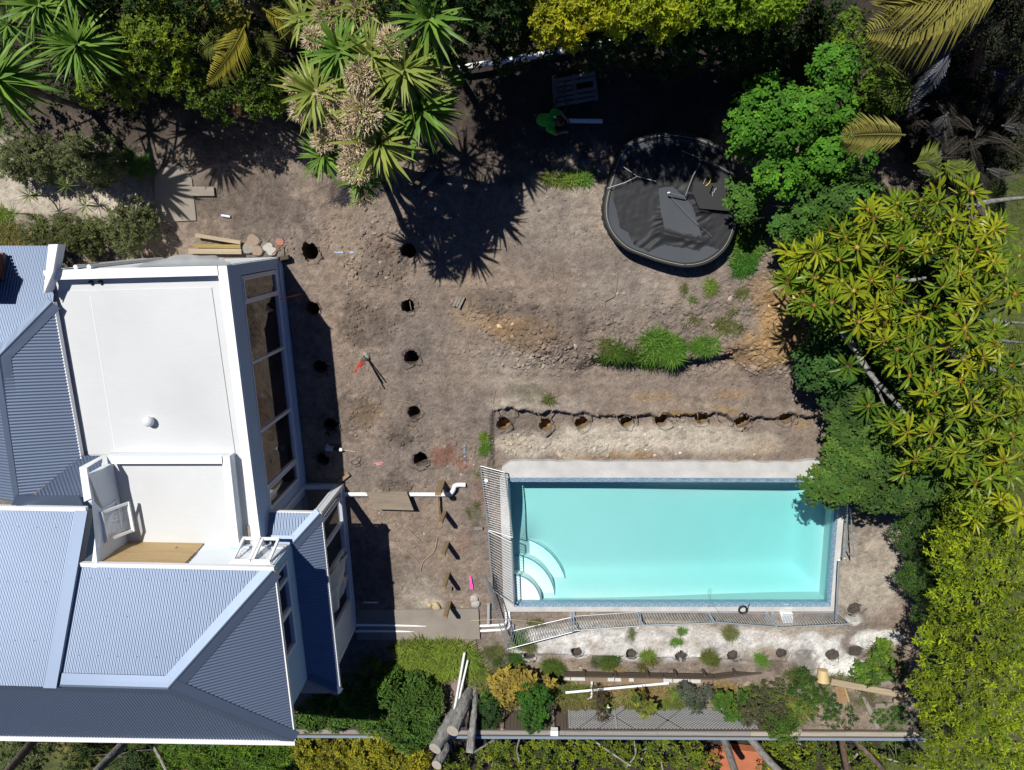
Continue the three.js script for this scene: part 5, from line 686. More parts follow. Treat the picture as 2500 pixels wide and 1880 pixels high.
{
  const T = 0.5, L0 = P(722, 1783, T), L1 = P(2296, 1790, T), d = V(L1.x - L0.x, 0, L1.z - L0.z).normalize(), s = V(-d.z, 0, d.x), len = L1.distanceTo(L0), t = thing('boundary_fence', 'weathered paling fence with a pale top rail and blue grey steel capping along the south', 'fence', setY(L0, 0)), at = (u, o, y) => V(d.x * u + s.x * o, y, d.z * u + s.z * o);
  const n = 190; for (let i = 0; i < n; i++) { const a = i / n * len, b = a + len / n - 0.008, y = T - 0.03 + 0.012 * (hash(i, 3) - 0.5), o = 0.012 * (hash(i, 8) - 0.5); part('paling', new MB().prism([at(a, o, -0.75), at(b, o, -0.75), at(b, o, y), at(a, o, y)], s.clone().multiplyScalar(0.018)).get(), M.paling, t); }
  for (let k = 0; k < 7; k++) { const a = k * len / 7, b = (k + 1) * len / 7 - 0.006; part('top_rail', new MB().beam(at(a, 0.04, T + 0.004 * (k % 2)), at(b, 0.04, T + 0.004 * (k % 2)), 0.13, 0.05).get(), k > 4 ? std(0.50, 0.44, 0.36, 0.9, { map: woodX }) : std(0.36, 0.335, 0.31, 0.9, { map: woodX }), t); }
  part('back_rail', new MB().beam(at(0, 0.145, T - 0.06), at(len, 0.145, T - 0.06), 0.08, 0.1).get(), M.darkWood, t);
  part('steel_capping', new MB().beam(at(0, 0.23, T - 0.02), at(len, 0.23, T - 0.02), 0.085, 0.05).beam(at(0, 0.262, T - 0.9), at(len, 0.262, T - 0.9), 0.02, 1.7).get(), std(0.34, 0.42, 0.50, 0.35, { metalness: 0.4 }), t);
  for (const px of [1225, 1350, 1955]) { const u = P(px, 1780, T).sub(L0).dot(d); part('fence_post', new MB().beam(at(u, -0.04, -0.7), at(u, -0.04, T - 0.03), 0.1, 0.06, s).get(), M.greyWood, t); }
  const u0 = P(1391, 1780, T).sub(L0).dot(d), u1 = P(1850, 1780, T).sub(L0).dot(d), h = 0.98, y0 = T - 0.06 - h, la = thing('garden_lattice', 'grey diamond lattice panel fixed to the inside of the south fence', 'lattice', t.position.clone()), sp = 0.105, w = u1 - u0;
  const grey = std(0.46, 0.47, 0.49, 0.8, { map: woodX });
  for (const dir of [1, -1]) for (let c = -h; c < w; c += sp) { let a = c, b = c + h, ya = 0, yb = h; if (a < 0) { ya = -a; a = 0; } if (b > w) { yb = h - (b - w); b = w; } if (yb - ya < 0.05) continue; if (hash(Math.round(c * 100), dir) < 0.05) continue; const X = (q) => dir > 0 ? u0 + q : u1 - q, o = dir > 0 ? -0.075 : -0.066; part('slat', new MB().beam(at(X(a), o, y0 + ya), at(X(b), o, y0 + yb), 0.033, 0.008, s).get(), grey, la); }
  const rail = (a, b, y, z) => part('lattice_rail', new MB().beam(at(a, -0.085, y), at(b, -0.085, z), 0.05, 0.02, s).get(), grey, la); rail(u0, u0, y0, y0 + h); rail((u0 + u1) * 0.43 + 0.2, (u0 + u1) * 0.43 + 0.2, y0, y0 + h); rail(u1, u1, y0, y0 + h);
  { const p = at(P(1353, 1775, T).sub(L0).dot(d), -0.05, T + 0.06).add(t.position), m = thing('white_meter_box', 'small white plastic box hung on the fence rail left of the lattice', 'box', p); part('box_body', new MB().box(-0.11, -0.1, -0.07, 0.11, 0.06, 0.09).get(), M.trim, m); part('lid', new MB().box(-0.12, 0.06, -0.08, 0.12, 0.085, 0.1).get(), std(0.7, 0.74, 0.78, 0.4), m); }
  { const p = G(1228, 1735, 0), m = thing('flame_flower', 'flame red flower head on a stem in front of the south fence', 'flower', p); part('stem', tubeGeo([V(0, 0, 0), V(-0.02, 0.6, 0.06)], 0.012, 6), std(0.2, 0.2, 0.07), m); for (let k = 0; k < 9; k++) { const a = k * 0.7; part('petal', new MB().tri(V(-0.02, 0.58, 0.06), V(-0.02 + 0.13 * Math.cos(a), 0.66 + 0.04 * (k % 3), 0.06 + 0.13 * Math.sin(a)), V(-0.02 + 0.12 * Math.cos(a + 0.5), 0.6, 0.06 + 0.12 * Math.sin(a + 0.5))).get(), std(0.72, 0.16, 0.08, 0.6), m); } }
}
// --- the heap in the south east corner
{
  const o = G(2009, 1650, 0.2), t = thing('bucket', 'tan plastic bucket lying on its side below the white chalk', 'bucket', o), pr = [[0.0, 0], [0.14, 0], [0.145, 0.02], [0.185, 0.34], [0.2, 0.345], [0.2, 0.36], [0.175, 0.355], [0.135, 0.03], [0, 0.03]].map(([r, y]) => new THREE.Vector2(r, y));
  part('bucket_shell', new THREE.LatheGeometry(pr, 30).translate(0, -0.18, 0).rotateX(Math.PI / 2 - 0.25), std(0.50, 0.38, 0.19, 0.6), t); part('bucket_handle', new THREE.TorusGeometry(0.19, 0.006, 6, 24, Math.PI).translate(0, 0, 0.16), M.steelDark, t);
}
plank('plank', [2029, 1664, 0.14], [2215, 1698, 0.14], 0.19, 0.05, M.paleWood, 'long pale plank running right from the bucket', 'plank'); plank('plywood_offcut', [2049, 1674, 0.08], [2062, 1715, 0.08], 0.32, 0.03, std(0.34, 0.21, 0.11, 0.8, { map: woodT }), 'reddish brown plywood offcut below the long pale plank', 'board'); plank('batten', [2060, 1673, 0.12], [2072, 1713, 0.12], 0.05, 0.05, std(0.5, 0.34, 0.15, 0.8, { map: woodT }), 'orange batten lying on the plywood offcut', 'batten');
plank('plank', [2105, 1687, 0.08], [2134, 1725, 0.08], 0.11, 0.05, M.darkWood, 'short dark plank under the long pale plank', 'plank'); plank('plank', [2108, 1700, 0.05], [2143, 1778, 0.05], 0.11, 0.05, M.greyWood, 'mossy plank sloping down to the fence', 'plank'); plank('plank', [2150, 1670, 0.1], [2214, 1656, 0.1], 0.11, 0.05, M.greyWood, 'plank half hidden under the yellow green hedge', 'plank'); plank('plank', [2182, 1711, 0.22], [2228, 1706, 0.22], 0.1, 0.05, M.paleWood, 'short cream plank at the foot of the hedge', 'plank'); plank('plank', [2136, 1723, 0.06], [2225, 1719, 0.06], 0.14, 0.05, M.greyWood, 'flat grey plank above the right fence rail', 'plank'); plank('plank', [1800, 1685, 0.08], [1830, 1663, 0.08], 0.1, 0.04, M.paleWood, 'pale plank slanting off the end of the kerb', 'plank'); plank('plank', [1118, 1612, 0.05], [1105, 1726, 0.05], 0.24, 0.04, std(0.32, 0.255, 0.215, 0.85, { map: woodT }), 'wide old plank lying beside the two white pipes', 'plank');
plank('plank', [1157, 1290, 0.05], [1187, 1313, 0.05].map((v, i) => i === 0 ? 1178 : i === 1 ? 1290 : v), 0.09, 0.04, M.greyWood, 'short plank beside the tipped fence panels', 'plank');
// ---------------------------------------------------------------- plants
// one leaf: base at the origin, lying along +x, folded on its midrib, drooping at the tip
function leafMB(mb, o, dir, side, up, L, W, fold = 0.2, droop = 0.15) {
  const pt = (x, y, z) => o.clone().addScaledVector(dir, x).addScaledVector(up, y).addScaledVector(side, z), b = pt(0, 0, 0), m = pt(0.5 * L, 0.03 * L, 0), l = pt(0.48 * L, 0.03 * L + fold * W, W / 2), r = pt(0.48 * L, 0.03 * L + fold * W, -W / 2), t = pt(L, -droop * L, 0);
  mb.tri(b, m, l).tri(l, m, t).tri(b, r, m).tri(r, t, m);
}
function sprigGeo(n, L, W, lo, hi, stem = 0, o = {}) {         // leaves spiralling round a short upright stem
  const mb = new MB(); for (let i = 0; i < n; i++) {
    const az = i * 2.39996 + rr(-0.3, 0.3), f = n > 1 ? i / (n - 1) : 0, el = mix(lo, hi, f) + rr(-0.15, 0.15), l = L * mix(1.1, 0.7, f) * rr(0.8, 1.15), dir = V(Math.cos(az) * Math.cos(el), Math.sin(el), Math.sin(az) * Math.cos(el)), side = V(-Math.sin(az), 0, Math.cos(az)).applyAxisAngle(dir, rr(-0.5, 0.5)), up = V(0, 0, 0).crossVectors(side, dir).multiplyScalar(-1); if (up.y < 0) up.negate();
    leafMB(mb, V(dir.x * L * (o.gap ?? 0.05), stem * f, dir.z * L * (o.gap ?? 0.05)), dir, side, up, l, W * l / L, o.fold ?? 0.22, o.droop ?? 0.15);
  } return mb.get();
}
function lobedSprig(n, R, lobes = 5) {                         // broad leaves cut into rounded lobes
  const mb = new MB(); for (let i = 0; i < n; i++) {
    const az = i * 2.39996 + rr(-0.3, 0.3), el = rr(0.15, 0.9), c = V(Math.cos(az) * R * (0.35 + 0.75 * rnd()), 0.05 + rr(0, 0.1), Math.sin(az) * R * (0.35 + 0.75 * rnd())), n3 = V(Math.cos(az) * Math.cos(el) * 0.6, 0.9, Math.sin(az) * Math.cos(el) * 0.6).normalize(), a = V(0, 0, 0).crossVectors(n3, V(0.3, 0.1, 1)).normalize(), b = V(0, 0, 0).crossVectors(n3, a), r = R * rr(0.42, 0.62), pts = [], t0 = az;
    for (let k = 0; k < lobes * 3; k++) { const t = t0 + (k / (lobes * 3)) * 5.5 - 2.75, q = r * [0.62, 1.0, 0.97][k % 3] * (k < 2 || k > lobes * 3 - 3 ? 0.8 : 1); pts.push(c.clone().addScaledVector(a, Math.cos(t) * q).addScaledVector(b, Math.sin(t) * q).addScaledVector(n3, -0.06 * q + (k % 3 === 0 ? -0.02 : 0.01))); }
    const cc = c.clone().addScaledVector(a, -Math.cos(t0) * r * 0.1); for (let k = 0; k + 1 < pts.length; k++) mb.tri(cc, pts[k + 1], pts[k]);
  } return mb.get();
}
const SPR = {
  small: [0, 1, 2].map(() => sprigGeo(10, 0.105, 0.05, 0.0, 1.1, 0.07)),
  tiny: [0, 1, 2].map(() => sprigGeo(14, 0.06, 0.026, 0.0, 1.2, 0.08)),
  laurel: [0, 1, 2].map(() => sprigGeo(9, 0.17, 0.06, 0.1, 1.1, 0.05, { fold: 0.3 })),
  narrow: [0, 1, 2].map(() => sprigGeo(11, 0.19, 0.035, 0.15, 1.1, 0.06, { fold: 0.35 })),
  hedge: [0, 1, 2].map(() => sprigGeo(9, 0.125, 0.045, 0.15, 1.2, 0.09, { fold: 0.3 })),
  lobed: [0, 1, 2].map(() => lobedSprig(5, 0.17)),
  broad: [0, 1].map(() => sprigGeo(7, 0.24, 0.16, 0.1, 0.9, 0.05, { fold: 0.25 })),
  grass: [0, 1, 2].map(() => sprigGeo(11, 0.17, 0.013, 0.5, 1.45, 0, { fold: 0.1, droop: 0.45 })),
};
const LM = { gloss: leafMat(0.16, 0.42, 0.42), soft: leafMat(0.04, 0.42, 0.5), dry: leafMat(0, 0.3) };
const m4 = new THREE.Matrix4(), q4 = new THREE.Quaternion(), qa = new THREE.Quaternion(), cT = new THREE.Color();
function scatter(parent, name, kind, mat, items) {              // items: {p, n, s, c}
  const by = SPR[kind].map(() => []); items.forEach((it, i) => by[i % by.length].push(it));
  by.forEach((list, k) => { if (!list.length) return; const im = new THREE.InstancedMesh(SPR[kind][k], mat, list.length); list.forEach((it, i) => { q4.setFromUnitVectors(V(0, 1, 0), it.n); qa.setFromAxisAngle(V(0, 1, 0), rnd() * 6.28); q4.multiply(qa); m4.compose(it.p, q4, V(it.s, it.s, it.s)); im.setMatrixAt(i, m4); im.setColorAt(i, cT.setRGB(...it.c)); }); im.name = name; im.castShadow = im.receiveShadow = true; im.userData.kind = 'stuff'; parent.add(im); });
}
// a bush or tree: leafy lobes [px, py, radius px, height], a trunk and limbs to each
function bush(name, label, cat, lobes, o) {
  const W = lobes.map(([px, py, r, y]) => { const c = P(px, py, y); return { c, r: r * mpp(y) }; }); let bx = 0, bz = 0; for (const w of W) { bx += w.c.x / W.length; bz += w.c.z / W.length; }
  if (o.base) { const b = P(o.base[0], o.base[1], o.base[2] ?? 0); bx = b.x; bz = b.z; }
  const by = hBase(bx, bz), base = V(bx, by, bz), t = thing(name, label, cat, base, o.group), items = [], dens = o.dens ?? 55, sq = o.squash ?? 0.75;
  W.forEach(({ c, r }, li) => {
    const n = Math.round(dens * 4 * r * r * 2.1), tone = rr(0.82, 1.2), off = li * 13.7;
    for (let i = 0; i < n; i++) {
      let d; do { d = V(rr(-1, 1), rr(-0.55, 1), rr(-1, 1)); } while (d.lengthSq() > 1 || d.lengthSq() < 0.05); d.normalize();
      const bk = o.bump ?? 0.62, bump = 1.03 - bk * 0.5 + bk * vnoise(d.x * 2.4 + off, d.z * 2.4 + d.y * 1.3), rad = r * bump * (rnd() < 0.7 ? rr(0.88, 1.06) : rr(0.45, 0.9)), p = V(c.x + d.x * rad, c.y + d.y * rad * sq, c.z + d.z * rad);
      if (p.y < by + 0.02) p.y = by + rr(0.03, 0.2);
      const nn = d.clone().multiplyScalar(0.75).add(V(rr(-0.5, 0.5), 0.65 + rr(-0.2, 0.3), rr(-0.5, 0.5))).normalize();
      const j = rr(0.68 - 0.45 * (o.vary ?? 0), 1.35) * tone, y = rnd(), cl = o.col, c2 = o.col2 ?? o.col, f = (o.mixf ?? 0.4) * y + (rnd() < 0.1 ? 0.4 : 0); items.push({ p: p.sub(base), n: nn, s: (o.s ?? 1) * rr(0.75, 1.3), c: [0, 1, 2].map((k) => mix(cl[k], c2[k], clamp(f)) * j) });
    }
  });
  scatter(t, 'foliage', o.leaf, o.mat ?? LM.gloss, items);
  const tr = o.trunk ?? 0.05; if (tr) { const top = V(0, 0, 0); for (const w of W) top.addScaledVector(w.c.clone().sub(base), 1 / W.length); const fork = top.clone().multiplyScalar(0.4).setY(Math.max(0.05, top.y * 0.45)); part('trunk', tubeGeo(curve([V(0, -0.1, 0), fork.clone().multiplyScalar(0.5).add(V(tr, 0, -tr)), fork], 6), [1.25, 1.1, 1.05, 1, 0.95, 0.9, 0.85].map((k) => k * tr), 8, true, 0.2), o.bark ?? M.bark, t); for (const w of W) { const e = w.c.clone().sub(base), mid = fork.clone().lerp(e, 0.5).add(V(rr(-0.15, 0.15), 0.1, rr(-0.15, 0.15))); part('limb', tubeGeo(curve([fork, mid, e], 6), [0.7, 0.62, 0.55, 0.46, 0.38, 0.3, 0.2].map((k) => k * tr), 6, true, 0.2), o.bark ?? M.bark, t); } }
  return t;
}
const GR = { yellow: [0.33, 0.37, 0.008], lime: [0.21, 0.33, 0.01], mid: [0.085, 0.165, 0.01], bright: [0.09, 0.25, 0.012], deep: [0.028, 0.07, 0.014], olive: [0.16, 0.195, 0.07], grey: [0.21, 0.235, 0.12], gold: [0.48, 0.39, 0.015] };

// --- the north side: tall hedge with sunlit yellow tips, and dark growth under it; lobes beyond the frame are added to shade the yard
bush('hedge_tree', 'yellow green small leaved tree leaning over the white storm pipe', 'tree', [[1350, 50, 42, 5.2], [1385, 72, 30, 5.0], [1420, 30, 45, 5.4], [1330, 88, 22, 4.7], [1470, 10, 46, 5.6], [1400, 95, 20, 4.6], [1330, -60, 70, 4.6], [1430, -70, 75, 4.7], [1390, -170, 90, 4.8], [1250, -90, 70, 4.4], [1270, -190, 90, 4.4]], { leaf: 'small', col: GR.yellow, col2: GR.gold, dens: 62, base: [1400, 40, 0], trunk: 0.1 });
bush('hedge_tree', 'yellow green tree at the top edge right of the one over the pipe', 'tree', [[1525, 30, 42, 5.4], [1560, 8, 45, 5.6], [1515, 58, 26, 5.0], [1605, 40, 40, 5.2], [1625, 68, 22, 4.7], [1660, 12, 44, 5.6], [1540, -70, 75, 4.7], [1640, -70, 75, 4.7], [1580, -170, 90, 4.8], [1490, -180, 80, 4.8]], { leaf: 'small', col: GR.yellow, col2: GR.lime, dens: 58, base: [1590, 30, 0], trunk: 0.1 });
bush('hedge_tree', 'greener tree at the top edge above the dark gap', 'tree', [[1720, 10, 45, 5.4], [1760, -10, 40, 5.4], [1800, 12, 40, 5.3], [1850, -5, 44, 5.2], [1830, 40, 26, 4.9], [1890, 30, 34, 5.0], [1905, -5, 40, 5.2], [1925, 48, 16, 4.7], [1740, -80, 75, 4.6], [1840, -80, 75, 4.6], [1940, -80, 75, 4.4], [1700, -180, 90, 4.8], [1820, -190, 90, 4.8], [1950, -190, 90, 4.6]], { leaf: 'small', col: GR.lime, col2: GR.mid, dens: 50, base: [1820, 10, 0], trunk: 0.1 });
bush('dark_shrub', 'dark small leaved shrub in shade between the cabbage tree and the yellow hedge', 'shrub', [[1190, 60, 60, 2.6], [1130, 120, 50, 2.2], [1250, 110, 50, 2.2], [1270, 30, 60, 3.2], [1190, -20, 60, 3.4], [1310, 0, 50, 3.8], [1130, -80, 80, 4.2], [1220, -100, 80, 4.2], [1010, -80, 80, 4.2], [1080, -170, 90, 4.4], [1130, 0, 60, 4.9], [1210, 10, 60, 4.9], [1290, 0, 56, 4.9], [1060, -30, 60, 4.8], [960, -60, 70, 5.0], [1040, -80, 70, 5.2], [1110, -70, 70, 5.2], [1000, -140, 80, 5.2], [1180, -70, 80, 5.2], [1270, -70, 80, 5.2]], { leaf: 'small', col: GR.deep, col2: GR.mid, mixf: 0.3, dens: 42, trunk: 0.07 });  // high and off-frame lobes added to cast shade on the yard
bush('dark_shrub', 'dark shrub in deep shade under the yellow hedge north of the pallet', 'shrub', [[1330, 60, 60, 3.2], [1410, 50, 60, 3.6], [1490, 50, 60, 3.7], [1570, 20, 60, 3.9], [1650, 40, 60, 3.8], [1740, 30, 60, 3.8], [1820, 60, 60, 3.6], [1890, 70, 56, 3.4], [1400, -30, 80, 4.2], [1520, -40, 80, 4.3], [1640, -40, 80, 4.3], [1760, -40, 80, 4.3], [1880, -30, 80, 4.2], [1450, 110, 60, 2.0], [1540, 100, 60, 2.0], [1640, 120, 60, 2.2], [1740, 90, 70, 2.6], [1830, 110, 60, 2.4], [1700, 60, 70, 3.4], [1560, 60, 60, 3.4], [1950, 60, 60, 2.2], [1985, 120, 50, 1.6], [1920, 130, 56, 1.6], [2020, 60, 50, 2.0], [1850, 180, 50, 0.8]], { leaf: 'small', col: GR.deep, col2: GR.mid, mixf: 0.2, dens: 44, trunk: 0.07 });  // lobes beneath and behind the hedge added to thicken its shade
for (const [a, l] of [[[[1600, 105, 0.3], [1660, 150, 0.4], [1760, 160, 0.3], [1800, 165, 0.1]], 'long fallen branch in the dark north east corner'], [[[1640, 110, 0.4], [1680, 135, 0.5], [1790, 128, 0.2]], 'grey fallen branch above the long one in the dark corner'], [[[1590, 115, 0.1], [1610, 160, 0.2], [1650, 168, 0.1]], 'short bent branch left of the long fallen branch']]) rod('fallen_branch', a, 0.028, M.bark, l, 'branch');

// --- the north west corner
bush('leafy_tree', 'bright green small leaved tree between the palms in the north west', 'tree', [[300, 120, 45, 3.0], [360, 90, 45, 3.3], [420, 150, 40, 2.8], [340, 160, 45, 2.9], [260, 205, 40, 2.5], [215, 225, 30, 2.3], [310, 215, 40, 2.4], [400, 185, 36, 2.6], [460, 185, 30, 2.4], [350, 50, 45, 3.2], [430, 70, 45, 3.2]], { leaf: 'small', col: [0.12, 0.20, 0.018], col2: GR.yellow, dens: 42, base: [330, 180, 0], trunk: 0.09 });
bush('leafy_tree', 'small leafy tree left of the cabbage tree with a pale twig', 'tree', [[500, 240, 35, 2.2], [540, 275, 25, 1.9], [470, 225, 30, 2.3], [640, 200, 45, 2.4], [670, 250, 32, 2.1], [620, 240, 36, 2.2], [690, 180, 30, 2.4], [580, 215, 30, 2.2]], { leaf: 'small', col: [0.09, 0.16, 0.018], col2: GR.lime, dens: 44, base: [590, 220, 0], trunk: 0.07 });
bush('dark_shrub', 'dark growth behind the palms in the far north west', 'shrub', [[60, 60, 80, 1.8], [180, 30, 80, 1.8], [300, 20, 80, 1.6], [470, 30, 80, 1.6], [560, 60, 60, 1.6], [120, 160, 70, 1.4], [20, 250, 60, 1.2], [620, 20, 60, 1.6], [700, 40, 60, 1.4], [1010, 50, 60, 1.2], [240, 120, 80, 1.4], [420, 110, 80, 1.4], [560, 160, 70, 1.3], [30, -25, 60, 3.0], [140, -25, 60, 3.0], [250, -30, 60, 3.2], [360, -30, 60, 3.4], [470, -30, 60, 3.4], [0, -80, 90, 3.2], [130, -90, 90, 3.2], [260, -90, 90, 3.2], [390, -90, 90, 3.8], [520, -90, 90, 3.8], [650, -90, 90, 3.0], [780, -100, 90, 3.2], [900, -100, 80, 3.2], [330, -200, 100, 3], [520, -200, 100, 3], [120, -200, 100, 3], [720, -200, 100, 3]], { leaf: 'small', col: GR.deep, col2: GR.mid, mixf: 0.35, dens: 30, trunk: 0.06 });  // lobes past the top edge are unseen, added to shade the ground
bush('olive_shrub', 'round grey green shrub at the left edge above the sandy path', 'shrub', [[45, 390, 42, 0.8], [95, 378, 40, 0.9], [30, 400, 34, 0.7], [110, 410, 30, 0.6], [75, 360, 26, 0.8]], { leaf: 'tiny', col: GR.olive, col2: GR.grey, dens: 120, s: 1.25, mat: LM.soft });
bush('olive_shrub', 'round grey green shrub next to the small bright green one above the path', 'shrub', [[185, 380, 40, 0.9], [230, 392, 42, 0.9], [250, 368, 34, 0.9], [165, 405, 28, 0.7], [245, 425, 30, 0.6], [278, 402, 26, 0.7]], { leaf: 'tiny', col: GR.olive, col2: GR.grey, dens: 120, s: 1.25, mat: LM.soft });
bush('green_shrub', 'small bright green shrub at the right end of the grey green pair', 'shrub', [[325, 392, 28, 0.5], [345, 410, 24, 0.4]], { leaf: 'narrow', col: [0.05, 0.15, 0.018], col2: GR.bright, dens: 90, s: 0.6 });
bush('olive_shrub', 'grey green shrub below the path against the concrete slab', 'shrub', [[285, 552, 38, 0.8], [330, 535, 38, 0.8], [355, 555, 30, 0.7], [305, 580, 36, 0.7], [370, 522, 18, 0.6]], { leaf: 'tiny', col: GR.olive, col2: [0.15, 0.15, 0.07], dens: 110, s: 1.25, mat: LM.soft });
bush('olive_shrub', 'grey green shrub among spiky plants below the path at left', 'shrub', [[85, 562, 30, 0.7], [130, 572, 34, 0.7], [190, 568, 36, 0.8], [165, 548, 26, 0.7], [115, 598, 30, 0.6], [220, 595, 30, 0.6], [235, 560, 28, 0.7]], { leaf: 'tiny', col: GR.olive, col2: [0.17, 0.18, 0.05], dens: 105, s: 1.25, mat: LM.soft });

// --- sword-leaved heads: cabbage trees and little spiky plants
const swordVar = [0, 1, 2, 3].map((k) => {                     // unit length sword leaf along +x, arching over
  const n = 5, pos = [], idx = []; for (let i = 0; i <= n; i++) { const f = i / n, w = 0.5 * (f < 0.25 ? mix(0.55, 1, f * 4) : Math.pow(1 - (f - 0.25) / 0.75, 0.75)), y = -(0.08 + 0.1 * k) * f * f; pos.push(f, y + 0.0, 0, f, y + 0.012 * (1 - f), w * 0.085, f, y + 0.012 * (1 - f), -w * 0.085); }
  for (let i = 0; i < n; i++) { const a = 3 * i, b = a + 3; idx.push(a, b, a + 1, a + 1, b, b + 1, a, a + 2, b, a + 2, b + 2, b); }
  const g = new THREE.BufferGeometry(); g.setAttribute('position', new THREE.Float32BufferAttribute(pos, 3)); g.setAttribute('uv', new THREE.Float32BufferAttribute(pos.filter((_, i) => i % 3 !== 1), 2)); g.setIndex(idx); g.computeVertexNormals(); return g;
});
const lm = (c, coat = 0.35) => { const m = leafMat(coat * 0.6, 0.34, 0.35); m.color.setRGB(...c); return m; };
const swordM = { fresh: [[0.13, 0.26, 0.03], [0.18, 0.31, 0.035], [0.10, 0.2, 0.025]].map((c) => lm(c)), pale: [[0.26, 0.32, 0.06], [0.32, 0.36, 0.075], [0.2, 0.27, 0.045]].map((c) => lm(c)), dark: [[0.05, 0.11, 0.02], [0.07, 0.14, 0.025], [0.04, 0.09, 0.018]].map((c) => lm(c)), small: [[0.10, 0.16, 0.025], [0.15, 0.2, 0.03]].map((c) => lm(c)) };
function swordHead(t, c, R, n, mats, o = {}) {                  // leaves bursting from a point
  const lean = o.lean ?? V(0, 1, 0), Q = new THREE.Quaternion().setFromUnitVectors(V(0, 1, 0), lean.clone().normalize()), all = [];
  for (let i = 0; i < n; i++) {
    const f = i / n, az = i * 2.39996 + rr(-0.25, 0.25), el = mix(o.lo ?? -0.25, o.hi ?? 1.25, Math.pow(f, 1.15)) + rr(-0.12, 0.12), L = R * mix(1.02, 0.8, f) * rr(0.82, 1.1), d = V(Math.cos(az) * Math.cos(el), Math.sin(el), Math.sin(az) * Math.cos(el)).applyQuaternion(Q), s = V(0, 0, 0).crossVectors(d, V(0, 1, 0)); if (s.lengthSq() < 1e-4) s.set(0, 0, 1); s.normalize(); const u = V(0, 0, 0).crossVectors(s, d);
    m4.makeBasis(d, u, s); const g = swordVar[i % 4], mat = mats[Math.floor(rnd() * mats.length)];
    if (o.merge) { const gg = g.clone().applyMatrix4(m4.clone().scale(V(L, L, L * (o.w ?? 1)))); gg.translate(c.x, c.y, c.z); all.push(gg); continue; }
    const m = part('leaf', g, mat, t); m.quaternion.setFromRotationMatrix(m4); m.scale.set(L, L, L * (o.w ?? 1)); m.position.copy(c).addScaledVector(d, 0.03);
  }
  if (o.merge) part('leaf_mass', mergeGeometries(all), mats[0], t).userData.kind = 'stuff';
}
function panicle(t, c, R, n, col, o = {}) {                    // a dry flower head of many stiff twiglets
  const mb = new MB(); for (let i = 0; i < n; i++) { let d; do { d = V(rr(-1, 1), rr(-0.3, 1), rr(-1, 1)); } while (d.lengthSq() > 1 || d.lengthSq() < 0.1); const st = V(d.x * R * 0.95, d.y * R * (o.h ?? 0.6), d.z * R * 0.95), e = d.clone().normalize().add(V(rr(-0.7, 0.7), rr(-0.3, 0.9), rr(-0.7, 0.7))).normalize(), L = rr(0.07, 0.15), s = V(0, 0, 0).crossVectors(e, V(rr(-1, 1), rr(-1, 1), rr(-1, 1))).normalize().multiplyScalar(0.011), u = V(0, 0, 0).crossVectors(e, s).normalize().multiplyScalar(0.011), tip = st.clone().addScaledVector(e, L); const a = st.clone().add(s), b = st.clone().sub(s).add(u), k = st.clone().sub(u); mb.tri(a, b, tip).tri(b, k, tip).tri(k, a, tip); }
  const m = part('flower_panicle', mb.get(), std(...col, 0.9), t); m.position.copy(c);
}
{
  const base = P(905, 380, 0.1), t = thing('cabbage_tree', 'large cabbage tree with many sword leaved heads and dry beige flower sprays', 'cabbage tree', base), C = (px, py, y) => P(px, py, y).sub(base);
  const heads = [[905, 135, 4.9, 75, 34, 'pale', 0.2], [830, 125, 4.9, 78, 34, 'fresh', 0.2], [770, 225, 4.6, 82, 30, 'pale', 0.1], [985, 170, 4.8, 86, 36, 'pale', 0.2], [1025, 265, 4.2, 95, 42, 'fresh', 0], [925, 345, 4.3, 95, 38, 'pale', 0.1], [900, 255, 4.7, 80, 30, 'pale', 0], [790, 380, 3.7, 62, 22, 'fresh', 0], [1060, 205, 4.0, 70, 24, 'fresh', 0], [880, 440, 3.6, 62, 20, 'fresh', -0.2]];
  heads.forEach(([px, py, y, r, n, m, lo], i) => { const c = C(px, py, y); swordHead(t, c, r * mpp(y) * 1.3, Math.round(n * 1.15), swordM[m], { w: 1.35, lo: -0.35 + lo, lean: V(c.x * 0.12, 1, c.z * 0.12 + 0.1), merge: i > 7 }); swordHead(t, c, r * mpp(y) * 1.2, Math.round(n * 2.0), swordM[m], { w: 1.3, lo: -0.75 + lo, hi: 0.7, lean: V(c.x * 0.12, 1, c.z * 0.12 + 0.1), merge: true }); const k = V(c.x * 0.25, c.y * 0.3, c.z * 0.2); part('limb', tubeGeo(curve([V(0, 0.2, 0), k, c.clone().lerp(k, 0.3).add(V(0, -0.3, 0)), c], 8), [0.12, 0.11, 0.1, 0.09, 0.085, 0.08, 0.075, 0.07, 0.065], 8, true, 0.15), M.bark, t); });
  for (const [px, py, y, r, n] of [[882, 185, 4.95, 38, 330], [882, 275, 4.75, 48, 420], [868, 345, 4.4, 36, 300], [868, 405, 4.1, 42, 380], [955, 105, 4.9, 34, 240], [885, 475, 3.3, 26, 200], [790, 345, 3.9, 26, 170], [765, 95, 4.9, 24, 130], [720, 205, 4.4, 20, 120], [735, 265, 4.2, 26, 150], [985, 235, 4.4, 22, 130], [1075, 215, 4.2, 24, 140], [830, 300, 4.4, 30, 190], [800, 240, 4.6, 28, 170]]) panicle(t, C(px, py, y + 0.12), r * mpp(y) * 1.06, Math.round(n * 2.0), [0.60, 0.49, 0.335]);
  part('trunk', tubeGeo([V(0, -0.2, 0), V(0, 0.3, 0), V(-0.1, 1.2, -0.2)], [0.24, 0.2, 0.17], 12, true, 0.2), M.bark, t);
}
